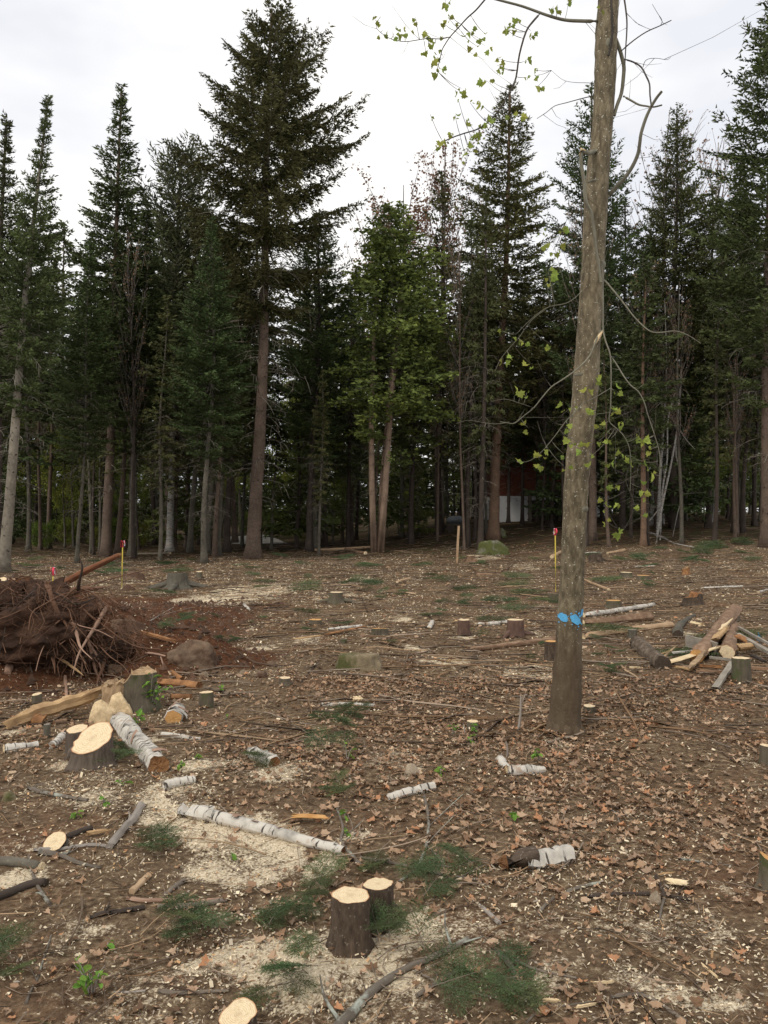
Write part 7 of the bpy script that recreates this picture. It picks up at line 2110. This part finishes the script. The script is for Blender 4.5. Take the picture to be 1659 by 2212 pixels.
for k in range(8):
    s = np.where(near)[0]; s = s[rng.integers(0, 8, len(s)) == k] if False else s[k::8]
    v_, f_ = LS[k]
    V = (v_[None, :, 0, None] * U_[s][:, None, :] + v_[None, :, 1, None] * W_[s][:, None, :] + v_[None, :, 2, None] * N_[s][:, None, :]) * size[s][:, None, None] + np.stack([x[s], y[s], z[s] + rng.uniform(.003, .018, len(s))], 1)[:, None, :]
    F = (f_[None] + (np.arange(len(s)) * len(v_))[:, None, None]).reshape(-1, 3)
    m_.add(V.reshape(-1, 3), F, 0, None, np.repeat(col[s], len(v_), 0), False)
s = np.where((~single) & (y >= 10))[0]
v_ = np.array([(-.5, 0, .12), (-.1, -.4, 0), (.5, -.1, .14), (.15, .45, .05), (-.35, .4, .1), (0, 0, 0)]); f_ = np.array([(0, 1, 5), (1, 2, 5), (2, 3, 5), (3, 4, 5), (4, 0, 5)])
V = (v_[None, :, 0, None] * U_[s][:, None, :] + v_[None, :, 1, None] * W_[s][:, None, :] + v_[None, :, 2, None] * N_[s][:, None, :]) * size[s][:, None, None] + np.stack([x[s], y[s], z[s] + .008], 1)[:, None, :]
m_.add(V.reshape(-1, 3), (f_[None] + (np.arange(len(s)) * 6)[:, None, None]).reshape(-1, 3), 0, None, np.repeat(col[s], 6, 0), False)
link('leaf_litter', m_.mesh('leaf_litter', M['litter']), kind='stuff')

# chips and sawdust crumbs
x, y = sample(520000, 2.1, 31, .05)
dd = np.clip(dust(x, y), 0, 1.1); we = wood_edge(x, y); bk = bank(x, y)
pch = np.clip(.45 + 1.5 * fbm(x / .55, y / .55, 71, 3), 0, 1)
keep = rng.random(len(x)) < np.clip(.06 + .22 * pch * (x / y < .05) + .20 * pch ** 2 + .55 * pch * sst((5.2 - y) / 2.2) + .80 * dd * (.35 + pch), 0, 1) * (1 - .8 * we) * (1 - .75 * bk)
x, y, dd = x[keep], y[keep], dd[keep]
z = T(x, y)
sz = rng.uniform(.0025, .0085, len(x)) * np.interp(y, [3, 20], [1, 2.8]) * np.where(rng.random(len(x)) < .05, 1.8, 1)
U_, W_, N_ = frames(x, y, rng.uniform(.1, .9, len(x)))
el_ = rng.uniform(.15, .65, len(x))[:, None]
c0 = np.stack([x, y, z + rng.uniform(.003, .016, len(x))], 1)
V = np.stack([c0 - U_ * sz[:, None] - W_ * sz[:, None] * el_, c0 + U_ * sz[:, None] - W_ * sz[:, None] * el_ * .7, c0 + U_ * sz[:, None] * .8 + W_ * sz[:, None] * el_, c0 - U_ * sz[:, None] * .9 + W_ * sz[:, None] * el_ * .8], 1)
cc = np.array([1, 1, 1.0]) * rng.uniform(.6, 1.15, (len(x), 1)); w_ = rng.random(len(x)) < .16; cc[w_] = cc[w_] * np.array([.75, .55, .4])
w_ = rng.random(len(x)) < .25; cc[w_] = cc[w_] * np.array([.55, .55, .6])
m_ = MB(); m_.add(V.reshape(-1, 3), np.arange(4 * len(x)).reshape(-1, 4), 0, None, np.repeat(cc, 4, 0), False)
link('wood_chip_litter', m_.mesh('wood_chip_litter', M['chip']), kind='stuff')

# fallen needles, stems and shreds of bark
x, y = sample(52000, 2.1, 24, .2); bk = bank(x, y); keep = rng.random(len(x)) > .6 * bk; x, y = x[keep], y[keep]
U_, W_, N_ = frames(x, y, rng.uniform(.05, .35, len(x))); l_ = (rng.uniform(.008, .035, len(x)) * np.interp(y, [3, 20], [1, 2.2]))[:, None]; w_ = (rng.uniform(.0006, .0022, len(x)) * np.interp(y, [3, 20], [1, 3]))[:, None]
c0 = np.stack([x, y, T(x, y) + rng.uniform(.003, .018, len(x))], 1)
V = np.stack([c0 - U_ * l_ - W_ * w_, c0 + U_ * l_ - W_ * w_ * .5, c0 + U_ * l_ + W_ * w_ * .5, c0 - U_ * l_ + W_ * w_], 1)
NC = np.array([(1.1, 1, .9), (.45, .4, .36), (1.6, 1.5, 1.3), (.9, .62, .42), (2.3, 2.0, 1.6), (.3, .36, .2)])
m_ = MB(); m_.add(V.reshape(-1, 3), np.arange(4 * len(x)).reshape(-1, 4), 0, None, np.repeat(NC[rng.integers(0, 6, len(x))] * rng.uniform(.7, 1.3, (len(x), 1)), 4, 0), False)
link('needle_litter', m_.mesh('needle_litter', M['twig']), kind='stuff')

# sticks and twigs
x, y = sample(15000, 2.2, 33, .15)
bk = bank(x, y); keep = rng.random(len(x)) > .55 * bk
x, y = x[keep], y[keep]
ln = rng.gamma(2.0, .065, len(x)).clip(.04, .75) * np.interp(y, [3, 25], [.9, 2.2]); rd = (.0013 + .0075 * ln * rng.uniform(.5, 1.3, len(x))).clip(.0012, .011)
an = rng.uniform(0, 6.283, len(x))
big = np.where(inframe(x, y))[0]; big = big[np.argsort(-(ln[big] / y[big]))][:160]
isb = np.zeros(len(x), bool); isb[big] = True
m_ = MB(); TC = np.array([(1, 1, 1), (.6, .55, .5), (1.35, 1.3, 1.25), (.9, .7, .5), (1.7, 1.5, 1.2), (.45, .38, .33)])
for i_ in range(len(x)):
    d = np.array([math.cos(an[i_]), math.sin(an[i_])]); nrm = np.array([-d[1], d[0]])
    k = 5 if isb[i_] else 3
    q = np.linspace(-.5, .5, k)
    bend = rng.normal(0, .12) * ln[i_]
    px = x[i_] + d[0] * q * ln[i_] + nrm[0] * bend * (1 - 4 * q * q); py = y[i_] + d[1] * q * ln[i_] + nrm[1] * bend * (1 - 4 * q * q)
    pz = T(px, py) + rd[i_] + .004 + rng.uniform(0, .02) * (1 if k == 3 else .6) + rng.uniform(-.03, .05) * ln[i_] * q
    pts = np.stack([px, py, pz], 1)
    c_ = TC[rng.integers(0, 6)] * rng.uniform(.8, 1.2)
    if isb[i_]:
        m2 = MB(); o0 = pts[k // 2].copy(); tube(m2, pts - o0, rd[i_] * np.linspace(1.1, .6, k), 6, 0, c_, .1, rng, cap='ab')
        if rng.random() < .5:
            p0 = pts[2] - o0; d3 = np.array([d[0] * .6 + nrm[0] * .6, d[1] * .6 + nrm[1] * .6, .15]) * ln[i_] * .35
            tube(m2, [p0, p0 + d3 * .5, p0 + d3], rd[i_] * np.array([.6, .5, .25]), 5, 0, c_)
        link('twig', m2.mesh('twig', M['twig']), None, 'thin broken twig lying loose on the littered ground', 'twig', 'loose twigs scattered on the ground', None, Vector(o0))
    else:
        tube(m_, pts, rd[i_] * np.array([1, .9, .6]), 3, 0, c_)
# slash: long thin sticks over the far half of the clearing and into the wood
x, y = sample(4600, 5.5, 47, .35)
for i_ in range(len(x)):
    l_ = rng.gamma(2.2, .28).__float__(); l_ = min(max(l_, .25), 2.4); a = rng.normal(0, .7) + (math.pi if rng.random() < .5 else 0); q = np.linspace(-.5, .5, 4)
    px = x[i_] + math.cos(a) * q * l_; py = y[i_] + math.sin(a) * q * l_ + rng.normal(0, .04, 4) * l_; pz = T(px, py) + .012 + (rng.uniform(0, .12) if y[i_] > 27 else .02) * rng.random(4)
    if bank(x[i_], y[i_]) > .6:
        continue
    tube(m_, np.stack([px, py, pz], 1), rng.uniform(.004, .012) * np.array([1.1, 1, .8, .5]), 3, 0, TC[rng.integers(0, 6)] * rng.uniform(.7, 1.3))
link('twig_litter', m_.mesh('twig_litter', M['twig']), kind='stuff')

# thicker scraps of bark and wood
m_ = MB(); SCR = []
for k in range(10):
    rg = np.random.default_rng(900 + k); a, b_, c_ = rg.uniform(.6, 1.2), rg.uniform(.15, .4), rg.uniform(.04, .1)
    ol = [(math.cos(t_) * a * rg.uniform(.55, 1.05), math.sin(t_) * b_ * rg.uniform(.45, 1.1)) for t_ in np.linspace(0, 6.283, 10)[:-1]]
    cv = rg.uniform(-.15, .25)
    V = [(x_, y_, sz_ * c_ * rg.uniform(.3, 1) + cv * x_ * x_ + .1 * rg.normal() * b_) for sz_ in (-1, 1) for x_, y_ in ol]
    m2 = MB(); uv_ = [(v[1] * .1, v[0] * .1) for v in V]; m2.add(V, [(i_, (i_ + 1) % 9, 9 + (i_ + 1) % 9, 9 + i_) for i_ in range(9)], 0, uv_, None, False)
    m2.add(V[9:] + V[:9], [tuple(range(9)), tuple(range(17, 8, -1))], 0, uv_, None, False)
    SCR.append(m2.mesh('wood_scrap', M[['pale_split', 'split', 'rotten', 'pale_split', 'log_bark', 'split', 'grey_bark', 'birch', 'debarked', 'rotten'][k]]))
x, y = sample(190, 2.4, 27, .3); ok = inframe(x, y); x, y = x[ok], y[ok]
U_, W_, N_ = frames(x, y, np.full(len(x), .25))
for i_ in range(len(x)):
    o = link('wood_scrap', SCR[int(rng.integers(0, 10))], None, 'small scrap of torn wood or bark lying among the chips', 'wood scrap', 'scraps of wood and bark in the clearing')
    o.rotation_euler = Matrix((U_[i_], W_[i_], N_[i_])).transposed().to_euler(); s = rng.uniform(.012, .042) * np.interp(y[i_], [4, 20], [1, 2.2]); o.scale = (s, s, s)
    o.location = (x[i_], y[i_], Tz(x[i_], y[i_]) + .2 * s)

# crumbs of soil on the bank and needles of moss elsewhere
x = rng.uniform(-6.5, -.9, 14000); y = rng.uniform(6.3, 15, 14000); keep = rng.random(len(x)) < bank(x, y) * .8
x, y = x[keep], y[keep]; z = T(x, y)
oc = np.array([(1, 0, 0), (0, 1, 0), (-1, 0, 0), (0, -1, 0), (0, 0, 1), (0, 0, -1)], float); of = np.array([(0, 1, 4), (1, 2, 4), (2, 3, 4), (3, 0, 4), (1, 0, 5), (2, 1, 5), (3, 2, 5), (0, 3, 5)])
sz = rng.gamma(1.5, .011, len(x)).clip(.006, .07)
V = oc[None] * sz[:, None, None] * rng.uniform(.5, 1.2, (len(x), 6, 1)) + np.stack([x, y, z], 1)[:, None, :]
m_ = MB(); m_.add(V.reshape(-1, 3), (of[None] + (np.arange(len(x)) * 6)[:, None, None]).reshape(-1, 3), 0, None, np.repeat(rng.uniform(.5, 1.6, (len(x), 1)) * np.array([1, 1, 1]), 6, 0), False)
link('soil_crumbs', m_.mesh('soil_crumbs', M['soil_crumb']), kind='stuff')
print('SCENE objects', len(bpy.data.objects), 'unique tris', sum(sum(len(p.vertices) - 2 for p in m.polygons) for m in bpy.data.meshes))
